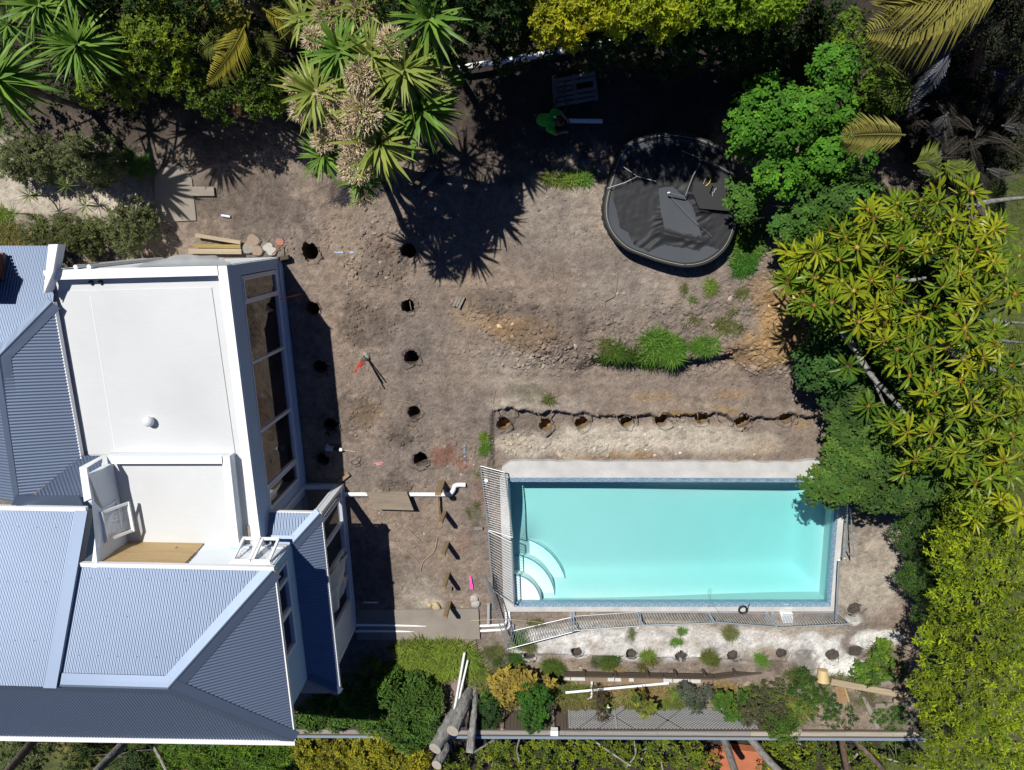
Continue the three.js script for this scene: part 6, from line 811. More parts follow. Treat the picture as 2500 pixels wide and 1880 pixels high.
for (const [heads, label, mat, pan] of [
  [[[1050, 45, 5.0, 100, 60]], 'fresh green cabbage tree head right of the top centre', 'fresh', []],
  [[[790, 30, 4.4, 80, 34], [870, 15, 4.6, 80, 34], [735, 45, 4.2, 62, 26]], 'cabbage tree cut by the top edge with brown flower sprays', 'pale', [[808, 30, 4.7, 40, 330], [880, 25, 4.8, 28, 160]]],
  [[[192, 108, 3.7, 92, 110]], 'round sword leaved palm head in the north west with a dark heart', 'fresh', []],
  [[[-12, 190, 3.8, 120, 96]], 'large sword leaved head cut by the left edge', 'fresh', []],
  [[[95, 12, 3.8, 90, 48], [170, -25, 4.0, 70, 30], [20, 60, 3.4, 60, 24]], 'sword leaved head cut by the top left corner', 'fresh', []],
]) { const h0 = heads[0], b = P(h0[0], h0[1], h0[2]); const base = V(b.x * 1.02, hBase(b.x, b.z), b.z + 0.1), t = thing('cabbage_tree', label, 'cabbage tree', base); heads.forEach(([px, py, y, r, n]) => { const c = P(px, py, y).sub(base); swordHead(t, c, r * mpp(y) * 1.15, n, swordM[mat], { lo: -0.3, w: label.includes('round') ? 1.15 : 1.4 }); part('trunk', tubeGeo(curve([V(0, -0.1, 0), V(c.x * 0.3, c.y * 0.5, c.z * 0.3), c], 6), 0.09, 8, true, 0.15), M.bark, t); }); pan.forEach(([px, py, y, r, n]) => panicle(t, P(px, py, y).sub(base), r * mpp(y), n, [0.36, 0.27, 0.17])); }
for (const [px, py, r, y, l] of [[162, 454, 26, 0.9, 'spiky plant beside the lower edge of the grey green shrubs above the path'], [73, 477, 28, 0.8, 'spiky plant at the left end of the sandy path by the white edge'], [210, 502, 27, 0.9, 'bright spiky plant in the middle of the sandy path'], [212, 552, 24, 0.9, 'spiky plant just below the one in the middle of the path'], [36, 522, 26, 0.7, 'spiky plant near the left edge below the path'], [105, 552, 30, 0.9, 'yellowish spiky plant among the lower shrubs'], [168, 580, 28, 0.9, 'lowest spiky plant above the blue roof'], [205, 610, 20, 0.7, 'small spiky plant against the north wall of the house'], [1875, 1822, 34, -0.8, 'yellow green spiky plant below the south fence by the pale trunks'], [2185, 1852, 40, -0.6, 'silvery spiky plant below the right end of the fence'], [2165, 1808, 26, -0.9, 'tall yellow spiky plant touching the right end of the fence'], [2240, 1840, 26, -0.7, 'small spiky plant in the corner under the hedge']]) { const c = P(px, py, y), b = V(c.x, hBase(c.x, c.z), c.z), t = thing('spiky_plant', l, 'spiky plant', b, 'little spiky plants'); swordHead(t, V(0, y - b.y, 0), r * mpp(y) * 1.15, 22, swordM.small, { lo: 0.0, w: 0.85 }); part('stem', tubeGeo([V(0, 0, 0), V(0.02, (y - b.y) / 2, 0), V(0, y - b.y, 0)], 0.02, 6), M.bark, t); }

// --- palms: feathery fronds
function frond(t, pts, LW, mat, o = {}) {                      // rachis points, leaflet length
  const c = new THREE.CatmullRomCurve3(pts), n = o.n ?? 46, mb = new MB(), w = o.w ?? 0.035; for (let i = 2; i < n; i++) { const f = i / n, p = c.getPoint(f), d = c.getTangent(f), s = V(0, 0, 0).crossVectors(d, V(0, 1, 0)).normalize(), L = LW * Math.sin(Math.PI * Math.min(1, 0.12 + f * 0.92)) ** 0.7 * rr(0.85, 1.12); for (const k of [-1, 1]) { if (o.one && k !== o.one) continue; const dir = d.clone().multiplyScalar(o.rake ?? 0.75).addScaledVector(s, k).add(V(rr(-0.08, 0.08), rr(-0.06, 0.12) + (o.lift ?? 0.1), rr(-0.08, 0.08))).normalize(), side = V(0, 0, 0).crossVectors(dir, V(0, 1, 0)).normalize(), up = V(0, 0, 0).crossVectors(side, dir); leafMB(mb, p, dir, side, up, L, w, 0.35, o.droop ?? 0.3); } }
  mb.add(tubeGeo(c.getPoints(12), [1, 0.95, 0.9, 0.85, 0.8, 0.72, 0.65, 0.58, 0.5, 0.42, 0.34, 0.26, 0.2].map((k) => k * 0.022), 5)); return part('frond', mb.get(), mat, t, o.label);
}
{
  const gold = lm([0.30, 0.27, 0.025]), pg = lm([0.16, 0.19, 0.03]), dry = std(0.40, 0.24, 0.09, 0.85), c0 = P(625, 20, 2.8), b = V(c0.x, 0, c0.z), t = thing('feather_palm', 'feather palm at the top left with drooping golden fronds', 'palm', b), Q = (x, y, h) => P(x, y, h).sub(b);
  frond(t, [Q(600, 60, 3.6), Q(572, 115, 3.6), Q(545, 155, 3.3), Q(500, 212, 2.6)], 0.62, gold, { n: 40, rake: 0.95, label: 'golden drooping frond' });
  frond(t, [Q(600, 40, 3.6), Q(540, 10, 3.7), Q(440, 5, 3.4), Q(290, 14, 2.8)], 0.5, lm([0.26, 0.23, 0.04]), { n: 48, label: 'yellowing frond along the top edge' });
  frond(t, [Q(620, 30, 3.5), Q(580, 45, 3.4), Q(540, 60, 3.0)], 0.4, gold, { n: 24 }); frond(t, [Q(580, 100, 3.4), Q(530, 100, 3.3), Q(480, 130, 2.9)], 0.45, pg, { n: 30 }); frond(t, [Q(620, 70, 3.2), Q(650, 110, 3.0), Q(640, 170, 2.5)], 0.4, pg, { n: 30 }); frond(t, [Q(640, 20, 3.5), Q(700, 60, 3.3), Q(712, 105, 2.8)], 0.4, gold, { n: 28 }); frond(t, [Q(590, 250, 1.9), Q(580, 262, 1.8), Q(572, 290, 1.5)], 0.2, dry, { n: 22, label: 'dead orange frond' });
  part('trunk', tubeGeo([V(0, -0.1, 0), V(0.02, 1.8, 0), V(0, 3.4, 0)], [0.13, 0.11, 0.1], 10, true, 0.15), M.bark, t);
}
{
  const ol = lm([0.27, 0.25, 0.05]), gr = lm([0.15, 0.19, 0.03]), grey = std(0.20, 0.21, 0.24, 0.8), brown = std(0.04, 0.034, 0.026, 0.9), red = std(0.30, 0.13, 0.07, 0.9), c0 = P(2300, 130, 4.0), b = V(c0.x, hBase(c0.x, c0.z), c0.z), t = thing('date_palm', 'big shaggy palm in the north east corner with olive fronds and hanging dead ones', 'palm', b), Q = (x, y, h) => P(x, y, h).sub(b);
  frond(t, [Q(2420, -60, 6.2), Q(2310, 10, 6.2), Q(2220, 55, 5.9), Q(2100, 85, 5.2)], 0.95, ol, { n: 52, w: 0.05, droop: 0.35, label: 'large olive frond' });
  frond(t, [Q(2440, -40, 6.0), Q(2370, -20, 6.2), Q(2250, -10, 6.1), Q(2150, 5, 5.6)], 0.8, ol, { n: 44, w: 0.045 });
  frond(t, [Q(2210, 330, 4.4), Q(2150, 328, 4.5), Q(2100, 330, 4.3), Q(2046, 336, 3.8)], 0.55, lm([0.25, 0.23, 0.05]), { n: 44, w: 0.035, label: 'straight frond with a pale midrib' });
  frond(t, [Q(2205, 280, 4.2), Q(2190, 220, 4.2), Q(2160, 150, 3.8)], 0.45, gr, { n: 40, w: 0.03 });
  frond(t, [Q(2230, 400, 3.8), Q(2260, 395, 3.9), Q(2300, 420, 3.4)], 0.5, gr, { n: 30 }); frond(t, [Q(2300, 400, 3.6), Q(2350, 420, 3.6), Q(2390, 440, 3.2)], 0.4, gr, { n: 30 });
  frond(t, [Q(2320, 130, 4.0), Q(2280, 190, 3.6), Q(2215, 270, 2.6)], 0.5, grey, { n: 60, w: 0.018, rake: 1.4, droop: 0.6, label: 'hanging grey dead frond' });
  frond(t, [Q(2400, 90, 3.6), Q(2390, 150, 3.2), Q(2370, 190, 2.4)], 0.35, red, { n: 46, w: 0.016, rake: 1.6, droop: 0.6, label: 'reddish dead frond' });
  for (let i = 0; i < 74; i++) { const x = rr(2190, 2520), y = rr(40, 430), a = rr(0, 6.28), l = rr(60, 110); frond(t, [Q(x, y, 2.6), Q(x + Math.cos(a) * l * 0.5, y + Math.sin(a) * l * 0.5, 2.4), Q(x + Math.cos(a) * l, y + Math.sin(a) * l, 1.4)], 0.34, i % 4 ? brown : std(0.10, 0.10, 0.11, 0.8), { n: 40, w: 0.009, rake: 1.3, droop: 0.6, label: 'hanging brown dead frond' }); }
  part('trunk', tubeGeo([V(0, -0.1, 0), V(0.05, 1.8, 0), V(0.15, 3.4, -0.2)], [0.3, 0.27, 0.24], 12, true, 0.25), M.bark, t);
}

bush('dark_shrub', 'dark tangled growth under the shaggy palm in the north east corner', 'shrub', [[2240, 80, 70, 1.2], [2340, 60, 80, 1.2], [2440, 90, 80, 1.2], [2260, 200, 70, 1.0], [2360, 190, 80, 1.0], [2460, 200, 80, 0.8], [2280, 320, 70, 0.8], [2380, 310, 80, 0.8], [2470, 340, 60, 0.2], [2330, 420, 60, 0.8], [2430, -110, 90, 5], [2330, -130, 90, 5], [2540, -90, 110, 5], [2230, -130, 90, 5], [2330, -40, 70, 4.6], [2480, -20, 80, 4.6]], { leaf: 'narrow', col: [0.02, 0.03, 0.012], col2: [0.05, 0.05, 0.02], dens: 34, trunk: 0.06 });  // high lobes past the top edge are an added canopy casting shade
// --- the east side: lobed bright green trees
bush('lobed_tree', 'bright green tree with rounded lobed leaves in big clumps beside the trampoline', 'tree', [[1830, 300, 37, 3.30], [1890, 245, 43, 3.50], [1925, 310, 39, 3.40], [2015, 255, 39, 3.50], [2040, 165, 34, 3.70], [2015, 380, 39, 3.20], [1960, 275, 34, 3.50], [1870, 320, 34, 3.20], [1905, 415, 41, 3.00], [2100, 388, 19, 2.90], [2060, 305, 22, 3.30], [1830, 350, 22, 2.90], [1990, 420, 27, 2.90]], { leaf: 'lobed', col: [0.06, 0.20, 0.01], col2: [0.15, 0.34, 0.02], dens: 40, s: 1.15, bump: 1.0, base: [1960, 330, 0.1], trunk: 0.14, squash: 0.6 });
bush('lobed_tree', 'lower bright green lobed tree between the trampoline and the umbrella tree', 'tree', [[2030, 490, 46, 2.80], [2080, 470, 35, 2.90], [1945, 550, 37, 2.40], [1820, 485, 28, 2.00], [1985, 530, 34, 2.60], [1980, 580, 25, 2.20], [2050, 540, 34, 2.50], [2115, 500, 29, 2.70]], { leaf: 'lobed', col: [0.06, 0.16, 0.02], col2: [0.12, 0.24, 0.03], dens: 40, s: 1.15, bump: 1.0, base: [2010, 530, 0], trunk: 0.1, squash: 0.6 });
bush('leafy_tree', 'small leaved yellow green bush between the lobed tree and the palm', 'tree', [[2100, 130, 34, 3.4], [2130, 180, 40, 3.0], [2150, 240, 40, 2.6], [2110, 230, 36, 2.8], [2080, 80, 40, 3.4]], { leaf: 'small', col: GR.mid, col2: GR.lime, dens: 44, trunk: 0.06 });
bush('lobed_tree', 'dark green lobed tree hanging over the north east corner of the pool', 'tree', [[2003, 1188, 32, 2.6], [2085, 1010, 40, 2.4], [2082, 1065, 40, 2.5], [2070, 1130, 50, 2.7], [2055, 1178, 40, 2.8], [2120, 1170, 55, 2.7], [2185, 1180, 50, 2.5], [2240, 1170, 46, 2.4], [2110, 1105, 45, 2.4], [2170, 1120, 50, 2.2], [2035, 1198, 26, 2.5]], { leaf: 'lobed', col: [0.055, 0.14, 0.02], col2: [0.16, 0.24, 0.03], dens: 40, s: 1.15, bump: 0.9, base: [2150, 1120, 0], trunk: 0.1, squash: 0.65 });
bush('lobed_tree', 'small dark green lobed bush under the bare grey limb above the pool', 'tree', [[2010, 890, 48, 1.7], [2050, 860, 36, 1.9], [1985, 915, 28, 1.5], [2060, 920, 36, 1.6], [2070, 970, 40, 1.6], [2020, 830, 30, 1.7]], { leaf: 'lobed', col: [0.035, 0.11, 0.02], col2: [0.08, 0.18, 0.025], dens: 44, s: 1.05, trunk: 0.06 });
bush('dark_shrub', 'dark green growth under the umbrella tree east of the pool', 'shrub', [[2150, 850, 70, 1.2], [2160, 960, 70, 1.1], [2220, 1060, 70, 1.2], [2260, 900, 80, 1.2], [2300, 1000, 80, 1.2], [2050, 760, 50, 1.0], [2180, 700, 80, 1.3], [2300, 780, 80, 1.3], [2260, 620, 80, 1.4], [2140, 600, 60, 1.4], [2320, 1130, 70, 1.2], [2400, 920, 70, 1.0]], { leaf: 'broad', col: GR.deep, col2: GR.mid, mixf: 0.35, dens: 26, trunk: 0.05 });

// --- the umbrella tree: rosettes of long glossy leaflets with red gold hearts
{
  const base = P(2290, 850, 0), t = thing('umbrella_tree', 'big umbrella tree with rosettes of glossy yellow green leaflets and orange hearts', 'umbrella tree', V(base.x, hBase(base.x, base.z), base.z)), o = t.position;
  const vars = [0, 1, 2, 3, 4, 5, 6, 7].map((k) => { const mb = new MB(), n = 10 + (k % 5); for (let i = 0; i < n; i++) { if (k > 4 && i > 1 && rnd() < 0.3) continue; const az = i / n * 6.283 + rr(-0.22, 0.22), L = rr(0.28, 0.47), el = rr(-0.4, 0.4) + (k === 4 ? 0.25 : 0), d = V(Math.cos(az) * Math.cos(el), Math.sin(el), Math.sin(az) * Math.cos(el)), s = V(-Math.sin(az), rr(-0.25, 0.25), Math.cos(az)).normalize(), u = V(0, 0, 0).crossVectors(s, d).negate(); if (u.y < 0) u.negate();
      const seg = 5, pr = []; for (let q = 0; q <= seg; q++) { const f = q / seg, x = 0.05 + L * f, w = 0.038 * Math.sin(Math.PI * Math.min(1, 0.06 + 0.86 * Math.pow(f, 1.25))) * (f > 0.97 ? 0.4 : 1), y = -0.34 * L * f * f + 0.05 * f; pr.push([d.clone().multiplyScalar(x).addScaledVector(u, y), d.clone().multiplyScalar(x).addScaledVector(u, y + 0.034 * (1 - f * 0.5)).addScaledVector(s, w), d.clone().multiplyScalar(x).addScaledVector(u, y + 0.034 * (1 - f * 0.5)).addScaledVector(s, -w)]); }
      for (let q = 0; q < seg; q++) { const A = pr[q], B = pr[q + 1]; mb.quad(A[0], B[0], B[1], A[1]).quad(A[0], A[2], B[2], B[0]); } } return mb.get(); });
  const heart = (() => { const mb = new MB(); for (let i = 0; i < 11; i++) { const a = i / 11 * 6.283; mb.beam(V(0, 0.012, 0), V(Math.cos(a) * 0.06, 0.025, Math.sin(a) * 0.06), 0.009, 0.008); } return mb.get(); })();
  const mats = [[0.245, 0.30, 0.006], [0.16, 0.25, 0.006], [0.34, 0.37, 0.008], [0.10, 0.18, 0.006]].map((c) => { const m = leafMat(0.3, 0.38, 0.32); m.color.setRGB(...c); return m; }), hm = [std(0.32, 0.13, 0.02, 0.6), std(0.38, 0.28, 0.03, 0.6), std(0.18, 0.07, 0.015, 0.6)];
  const E = (L) => L.map(([x, y]) => [1800 + x * 0.3848, 580 + y * 0.3848]), D = (L) => L.map(([x, y]) => [1800 + x * 0.3848, y * 0.3848]);
  const spots = [...E([[400, 150], [495, 90], [635, 145], [770, 70], [320, 280], [490, 260], [660, 275], [415, 340], [485, 430], [600, 410], [985, 330], [1300, 310], [1325, 185], [1175, 90], [1395, 70], [1515, 80], [1410, 230], [1700, 260], [1760, 360], [1550, 410], [870, 450], [940, 400], [1050, 410], [1150, 490], [775, 530], [1385, 490], [940, 530], [1440, 570], [1630, 580], [850, 640], [930, 650], [1090, 620], [1210, 690], [1330, 690], [1440, 770], [1090, 875], [1190, 980], [1260, 990], [1230, 820], [1410, 910], [1540, 900], [1210, 1120], [1080, 1230], [1230, 1230], [1370, 1150], [1580, 1280], [1640, 1130], [1750, 1260], [1130, 1410], [1270, 1395], [1380, 1360], [1690, 1410], [1600, 1530], [1510, 1560], [930, 180], [1040, 60], [1620, 150], [740, 340], [850, 270], [1480, 1040], [1100, 740], [1560, 760], [1640, 680], [1740, 950], [1790, 1090], [980, 1180], [1010, 780]]), ...D([[1165, 1265], [1265, 1285], [1370, 1395], [1490, 1225], [865, 1380], [1040, 1385], [1055, 1485], [830, 1480], [690, 1495], [500, 1590], [640, 1640], [400, 1640], [1175, 1595], [1395, 1575], [1515, 1580], [1620, 1460], [1185, 1440], [1470, 1400], [940, 1560], [760, 1570], [1280, 1480], [1570, 1500]]), [2391, 1236], [2443, 1220], [2490, 1252], [2460, 1160]];
  const place = (px, py, y, sc, v, mi) => { const p = P(px, py, y).sub(o), m = part('leaf_rosette', vars[v], mats[mi], t); m.position.copy(p); m.scale.setScalar(sc); m.rotation.set(rr(-0.6, 0.6), rr(0, 6.28), rr(-0.6, 0.6)); const h = part('rosette_heart', heart, hm[Math.floor(rnd() * 2.6)], m); return p; };
  spots.forEach(([px, py], i) => { const y = 3.7 + 1.1 * vnoise(px * 0.02, py * 0.02) + rr(-0.15, 0.25); place(px + rr(-34, 34), py + rr(-34, 34), y - 0.35, rr(0.6, 0.85), (i + 3) % 8, Math.floor(rnd() * 4)); const p = place(px, py, y, rr(0.68, 0.98), i % 8, Math.floor(rnd() * 3)); if (i % 2 === 0) part('stalk', tubeGeo(curve([p, p.clone().add(V(rr(-0.2, 0.2), -0.35, rr(-0.2, 0.2))), p.clone().add(V(rr(-0.35, 0.35), -0.9, rr(-0.35, 0.35)))], 5), 0.012, 5), std(0.33, 0.30, 0.06, 0.6), t); });
  let k = 0; while (k < 120) { const [px, py] = spots[Math.floor(rnd() * spots.length)], x = px + rr(-70, 70), y = py + rr(-70, 70); place(x, y, 3.0 + 0.9 * rnd(), rr(0.7, 1.0), k % 8, rnd() < 0.6 ? 3 : 1); k++; }
  const limb = (pts, r, mat = M.barkGrey) => part('limb', tubeGeo(curve(pts.map(([x, y, h]) => P(x, y, h).sub(o)), 10), Array.from({ length: 11 }, (_, i) => r * (1 - 0.5 * i / 10)), 9, true, 0.12), mat, t);
  limb([[2060, 815, 2.2], [2092, 860, 2.8], [2128, 918, 3.0], [2172, 965, 3.2], [2228, 1030, 3.5]], 0.085); limb([[2128, 910, 2.9], [2143, 950, 3.0], [2160, 990, 3.0]], 0.05); limb([[2065, 710, 2.5], [2080, 745, 2.6], [2095, 800, 2.6]], 0.09); limb([[2180, 680, 3.3], [2220, 684, 3.6], [2260, 678, 3.6]], 0.06); limb([[2366, 506, 4.0], [2420, 492, 3.4], [2510, 482, 2.4]], 0.075, M.barkPale); limb([[2430, 783, 4.2], [2470, 788, 3.2], [2510, 789, 2.4]], 0.05, M.barkPale); limb([[2440, 832, 3.6], [2510, 838, 2.4]], 0.045, M.barkGrey); limb([[2415, 900, 4.0], [2450, 915, 3.6], [2480, 926, 3.2]], 0.05); limb([[2365, 970, 3.6], [2400, 985, 3.2]], 0.04); limb([[2320, 1130, 3.4], [2360, 1160, 3.2], [2380, 1175, 3.0]], 0.055);
  part('trunk', tubeGeo(curve([V(0, -0.1, 0), V(0.1, 1.4, 0.1), P(2200, 800, 3.0).sub(o)], 8), [0.18, 0.17, 0.16, 0.14, 0.13, 0.12, 0.11, 0.1, 0.1], 10, true, 0.15), M.barkGrey, t);
}
// --- the long yellow green hedge in the south east
{
  const L = []; for (const [x, y, r] of [[2340, 1290, 60], [2420, 1300, 60], [2490, 1290, 60], [2330, 1370, 55], [2400, 1380, 60], [2480, 1390, 60], [2320, 1450, 55], [2390, 1470, 60], [2470, 1480, 65], [2310, 1530, 58], [2390, 1560, 62], [2480, 1570, 62], [2290, 1610, 58], [2370, 1640, 62], [2460, 1660, 62], [2280, 1690, 52], [2360, 1720, 62], [2450, 1740, 62], [2310, 1770, 52], [2400, 1800, 62], [2490, 1820, 62], [2320, 1840, 55], [2420, 1880, 62], [2260, 1560, 36], [2240, 1660, 34], [2270, 1740, 38], [2310, 1330, 40], [2300, 1860, 45], [2360, 1240, 46], [2430, 1220, 40]]) L.push([x + 8 * Math.sin(y), y, r * 0.86, 2.6 + 1.5 * vnoise(x * 0.017, y * 0.017)]);
  bush('hedge_tree', 'long yellow green hedge of small leaves filling the lower right', 'hedge', L, { leaf: 'hedge', col: [0.115, 0.20, 0.005], col2: [0.36, 0.43, 0.009], mixf: 0.9, dens: 52, s: 0.95, vary: 0.4, base: [2400, 1560, -1], trunk: 0.1, squash: 0.8, bump: 0.9 });
  bush('dark_shrub', 'darker green shrub in front of the yellow hedge near the pool', 'shrub', [[2235, 1420, 34, 1.6], [2215, 1400, 22, 1.4], [2270, 1440, 34, 1.6], [2290, 1380, 36, 1.5], [2290, 1320, 36, 1.4], [2260, 1500, 30, 1.4], [2240, 1350, 30, 1.0], [2210, 1300, 34, 0.9], [2250, 1250, 50, 1.2], [2320, 1250, 50, 1.4]], { leaf: 'narrow', col: [0.045, 0.11, 0.016], col2: GR.mid, dens: 52, trunk: 0.05, s: 0.8 });
  bush('leafy_tree', 'yellow green bush mixed in below the umbrella tree at the right edge', 'tree', [[2450, 850, 40, 1.6], [2480, 930, 40, 1.6], [2440, 980, 46, 2.0], [2490, 1020, 46, 2.2], [2420, 1060, 46, 2.2], [2470, 1110, 46, 2.4], [2400, 1130, 46, 2.2], [2330, 1190, 44, 2.2], [2390, 1190, 46, 2.4], [2450, 1180, 40, 2.6]], { leaf: 'small', col: [0.11, 0.18, 0.02], col2: GR.yellow, dens: 46, trunk: 0.06 });
}
// --- along the south fence, inside
bush('laurel_bush', 'glossy green laurel like bush in front of the bay by the south fence', 'bush', [[865, 1690, 42, 0.8], [905, 1640, 30, 0.6], [935, 1690, 44, 0.8], [985, 1720, 42, 0.8], [830, 1740, 40, 0.6], [900, 1745, 46, 0.8], [960, 1770, 42, 0.7], [1020, 1690, 34, 0.7], [1045, 1740, 32, 0.7], [775, 1720, 26, 0.3], [770, 1765, 28, 0.3], [1000, 1800, 38, 0.7], [1060, 1700, 22, 0.5], [1050, 1790, 28, 0.6], [735, 1750, 22, 0.2], [955, 1650, 24, 0.4], [1010, 1655, 18, 0.3]], { leaf: 'laurel', col: [0.06, 0.15, 0.018], col2: [0.14, 0.23, 0.02], dens: 58, trunk: 0.05 });
bush('small_shrub', 'dark leafy shrub right of the grey cut trunks', 'shrub', [[1195, 1720, 30, 0.4], [1205, 1750, 26, 0.3], [1190, 1760, 24, 0.2]], { leaf: 'small', col: [0.035, 0.10, 0.02], dens: 70, s: 0.8, trunk: 0.03 });
bush('small_shrub', 'bright green upright shrub in front of the fence left of the white box', 'shrub', [[1300, 1700, 36, 0.6], [1310, 1740, 36, 0.6], [1300, 1765, 24, 0.5], [1325, 1700, 24, 0.5], [1285, 1730, 26, 0.5]], { leaf: 'small', col: [0.04, 0.14, 0.015], col2: GR.bright, dens: 80, s: 0.8, trunk: 0.03 });
bush('yellow_leaf_plant', 'plant with large yellowing oval leaves below the chalky hole', 'plant', [[1225, 1675, 30, 0.25], [1260, 1665, 30, 0.3], [1290, 1660, 20, 0.3], [1240, 1705, 26, 0.2], [1350, 1660, 14, 0.3], [1262, 1640, 14, 0.2]], { leaf: 'broad', col: [0.30, 0.235, 0.035], col2: [0.40, 0.30, 0.09], dens: 34, s: 0.75, mat: LM.soft, trunk: 0.02 });
bush('dry_shrub', 'brown twiggy dry shrub over the left half of the lattice', 'shrub', [[1462, 1715, 19, 0.3], [1468, 1745, 14, 0.2], [1455, 1690, 16, 0.2]], { leaf: 'tiny', col: [0.12, 0.085, 0.055], col2: [0.10, 0.11, 0.04], dens: 130, mat: LM.dry, trunk: 0.02 });
bush('grey_shrub', 'blue grey fine leaved shrub over the right half of the lattice', 'shrub', [[1680, 1695, 22, 0.3], [1700, 1720, 21, 0.3], [1665, 1680, 16, 0.2], [1720, 1690, 19, 0.3]], { leaf: 'tiny', col: [0.12, 0.15, 0.11], col2: [0.08, 0.10, 0.06], dens: 120, mat: LM.soft, trunk: 0.02 });
bush('calla_plant', 'leafy plant with yellow edged leaves hanging over the middle of the lattice', 'plant', [[1560, 1705, 15, 0.35], [1585, 1725, 14, 0.35], [1570, 1735, 11, 0.3]], { leaf: 'broad', col: [0.07, 0.15, 0.025], col2: [0.45, 0.36, 0.05], mixf: 0.5, dens: 36, s: 0.8, mat: LM.soft, trunk: 0.02 });
bush('calla_plant', 'leafy plant with pale lily flowers at the right end of the lattice', 'plant', [[1765, 1715, 21, 0.35], [1790, 1745, 18, 0.35], [1800, 1700, 16, 0.3]], { leaf: 'broad', col: [0.06, 0.15, 0.02], col2: GR.lime, dens: 36, s: 0.75, mat: LM.soft, trunk: 0.02 });
for (const [x, y, l] of [[1484, 1724, 'pale lily flower left of the leaf over the lattice'], [1581, 1722, 'pale lily flower on the plant in the middle of the lattice'], [1762, 1728, 'pale lily flower in the leaves at the right end of the lattice'], [1782, 1752, 'lowest cream lily flower near the fence rail']]) { const p = G(x, y, 0.45), f = thing('lily_flower', l, 'flower', p); part('spathe', new THREE.LatheGeometry([[0.004, -0.06], [0.02, -0.03], [0.04, 0.01], [0.075, 0.045]].map(([r, h]) => new THREE.Vector2(r, h)), 12).rotateX(0.7), std(0.72, 0.74, 0.5, 0.6), f); part('stem', tubeGeo([V(0, -0.05, 0), V(0.02, -0.4, -0.05)], 0.008, 5), std(0.1, 0.2, 0.03), f); }
bush('olive_shrub', 'sprawling olive brown shrub right of the lattice', 'shrub', [[1850, 1710, 32, 0.4], [1890, 1690, 31, 0.3], [1830, 1740, 31, 0.4], [1880, 1745, 32, 0.4], [1910, 1730, 23, 0.3]], { leaf: 'tiny', col: [0.09, 0.11, 0.04], col2: [0.13, 0.09, 0.06], dens: 120, mat: LM.soft, trunk: 0.03 });
bush('small_shrub', 'green shrub leaning over the fence right of the lattice', 'shrub', [[1890, 1765, 34, 0.5], [1925, 1780, 26, 0.5], [1900, 1795, 26, 0.4]], { leaf: 'laurel', col: [0.06, 0.14, 0.018], col2: GR.lime, dens: 52, s: 0.75, trunk: 0.03 });
bush('ground_cover', 'low dark green leafy patch below the bucket', 'plant', [[1960, 1675, 40, 0.15], [2000, 1720, 42, 0.15], [2050, 1735, 34, 0.15], [1985, 1690, 30, 0.15], [1950, 1640, 20, 0.1], [2020, 1745, 26, 0.15]], { leaf: 'small', col: [0.045, 0.12, 0.02], col2: GR.mid, dens: 46, s: 0.75, squash: 0.4, trunk: 0 });
bush('ground_cover', 'leafy green weeds beside the long pale plank and the chalk', 'plant', [[2110, 1650, 30, 0.2], [2150, 1610, 30, 0.2], [2130, 1660, 20, 0.2], [2185, 1640, 26, 0.2], [2160, 1585, 22, 0.2]], { leaf: 'broad', col: [0.08, 0.17, 0.02], col2: GR.lime, dens: 22, s: 0.65, squash: 0.4, trunk: 0 });
bush('ground_cover', 'low green weeds on the earth above the right fence rail', 'plant', [[2165, 1740, 34, 0.3], [2180, 1765, 24, 0.35], [2140, 1745, 20, 0.3], [2200, 1735, 22, 0.3]], { leaf: 'small', col: [0.06, 0.14, 0.02], col2: GR.mid, dens: 36, s: 0.7, squash: 0.3, trunk: 0 });
// --- beyond the fence, lower down
bush('grey_shrub', 'pale grey green shrub in the bottom left corner beside the dark trunk', 'shrub', [[15, 1815, 40, -1.2], [60, 1835, 34, -1.3], [25, 1870, 40, -1.3], [110, 1812, 24, -1.4]], { leaf: 'small', col: [0.09, 0.14, 0.04], col2: GR.grey, dens: 36, trunk: 0.04 });
bush('dark_shrub', 'dark low growth standing in for tree shadow left of the smooth grey slanting trunk', 'shrub', [[185, 1850, 34, -1.3], [215, 1820, 30, -1.4], [170, 1890, 36, -1.3], [330, 1850, 34, -1.3], [350, 1885, 36, -1.3], [300, 1880, 30, -1.4], [395, 1830, 30, -1.2]], { leaf: 'small', col: GR.deep, col2: [0.06, 0.07, 0.02], dens: 34, trunk: 0.04 });  // dark leaves put in where tree shadows fall on the grass
bush('leafy_tree', 'bright narrow leaved bush below the white gutter of the house', 'tree', [[430, 1850, 40, -0.2], [490, 1830, 46, 0], [560, 1850, 50, 0], [630, 1840, 46, 0], [690, 1830, 36, 0], [520, 1880, 46, -0.2], [640, 1890, 50, -0.2], [590, 1815, 36, 0]], { leaf: 'narrow', col: [0.085, 0.19, 0.02], col2: GR.lime, dens: 56, trunk: 0.05 });
bush('leafy_tree', 'yellow green bush crowding the south fence left of the cut trunks', 'tree', [[760, 1830, 46, 0.2], [830, 1850, 50, 0.3], [900, 1840, 50, 0.4], [960, 1870, 50, 0.3], [860, 1890, 50, 0.1], [780, 1885, 46, 0.1], [1010, 1850, 40, 0.4], [930, 1810, 36, 0.5], [1040, 1890, 40, 0.2]], { leaf: 'small', col: [0.20, 0.225, 0.016], col2: GR.gold, dens: 60, trunk: 0.06 });
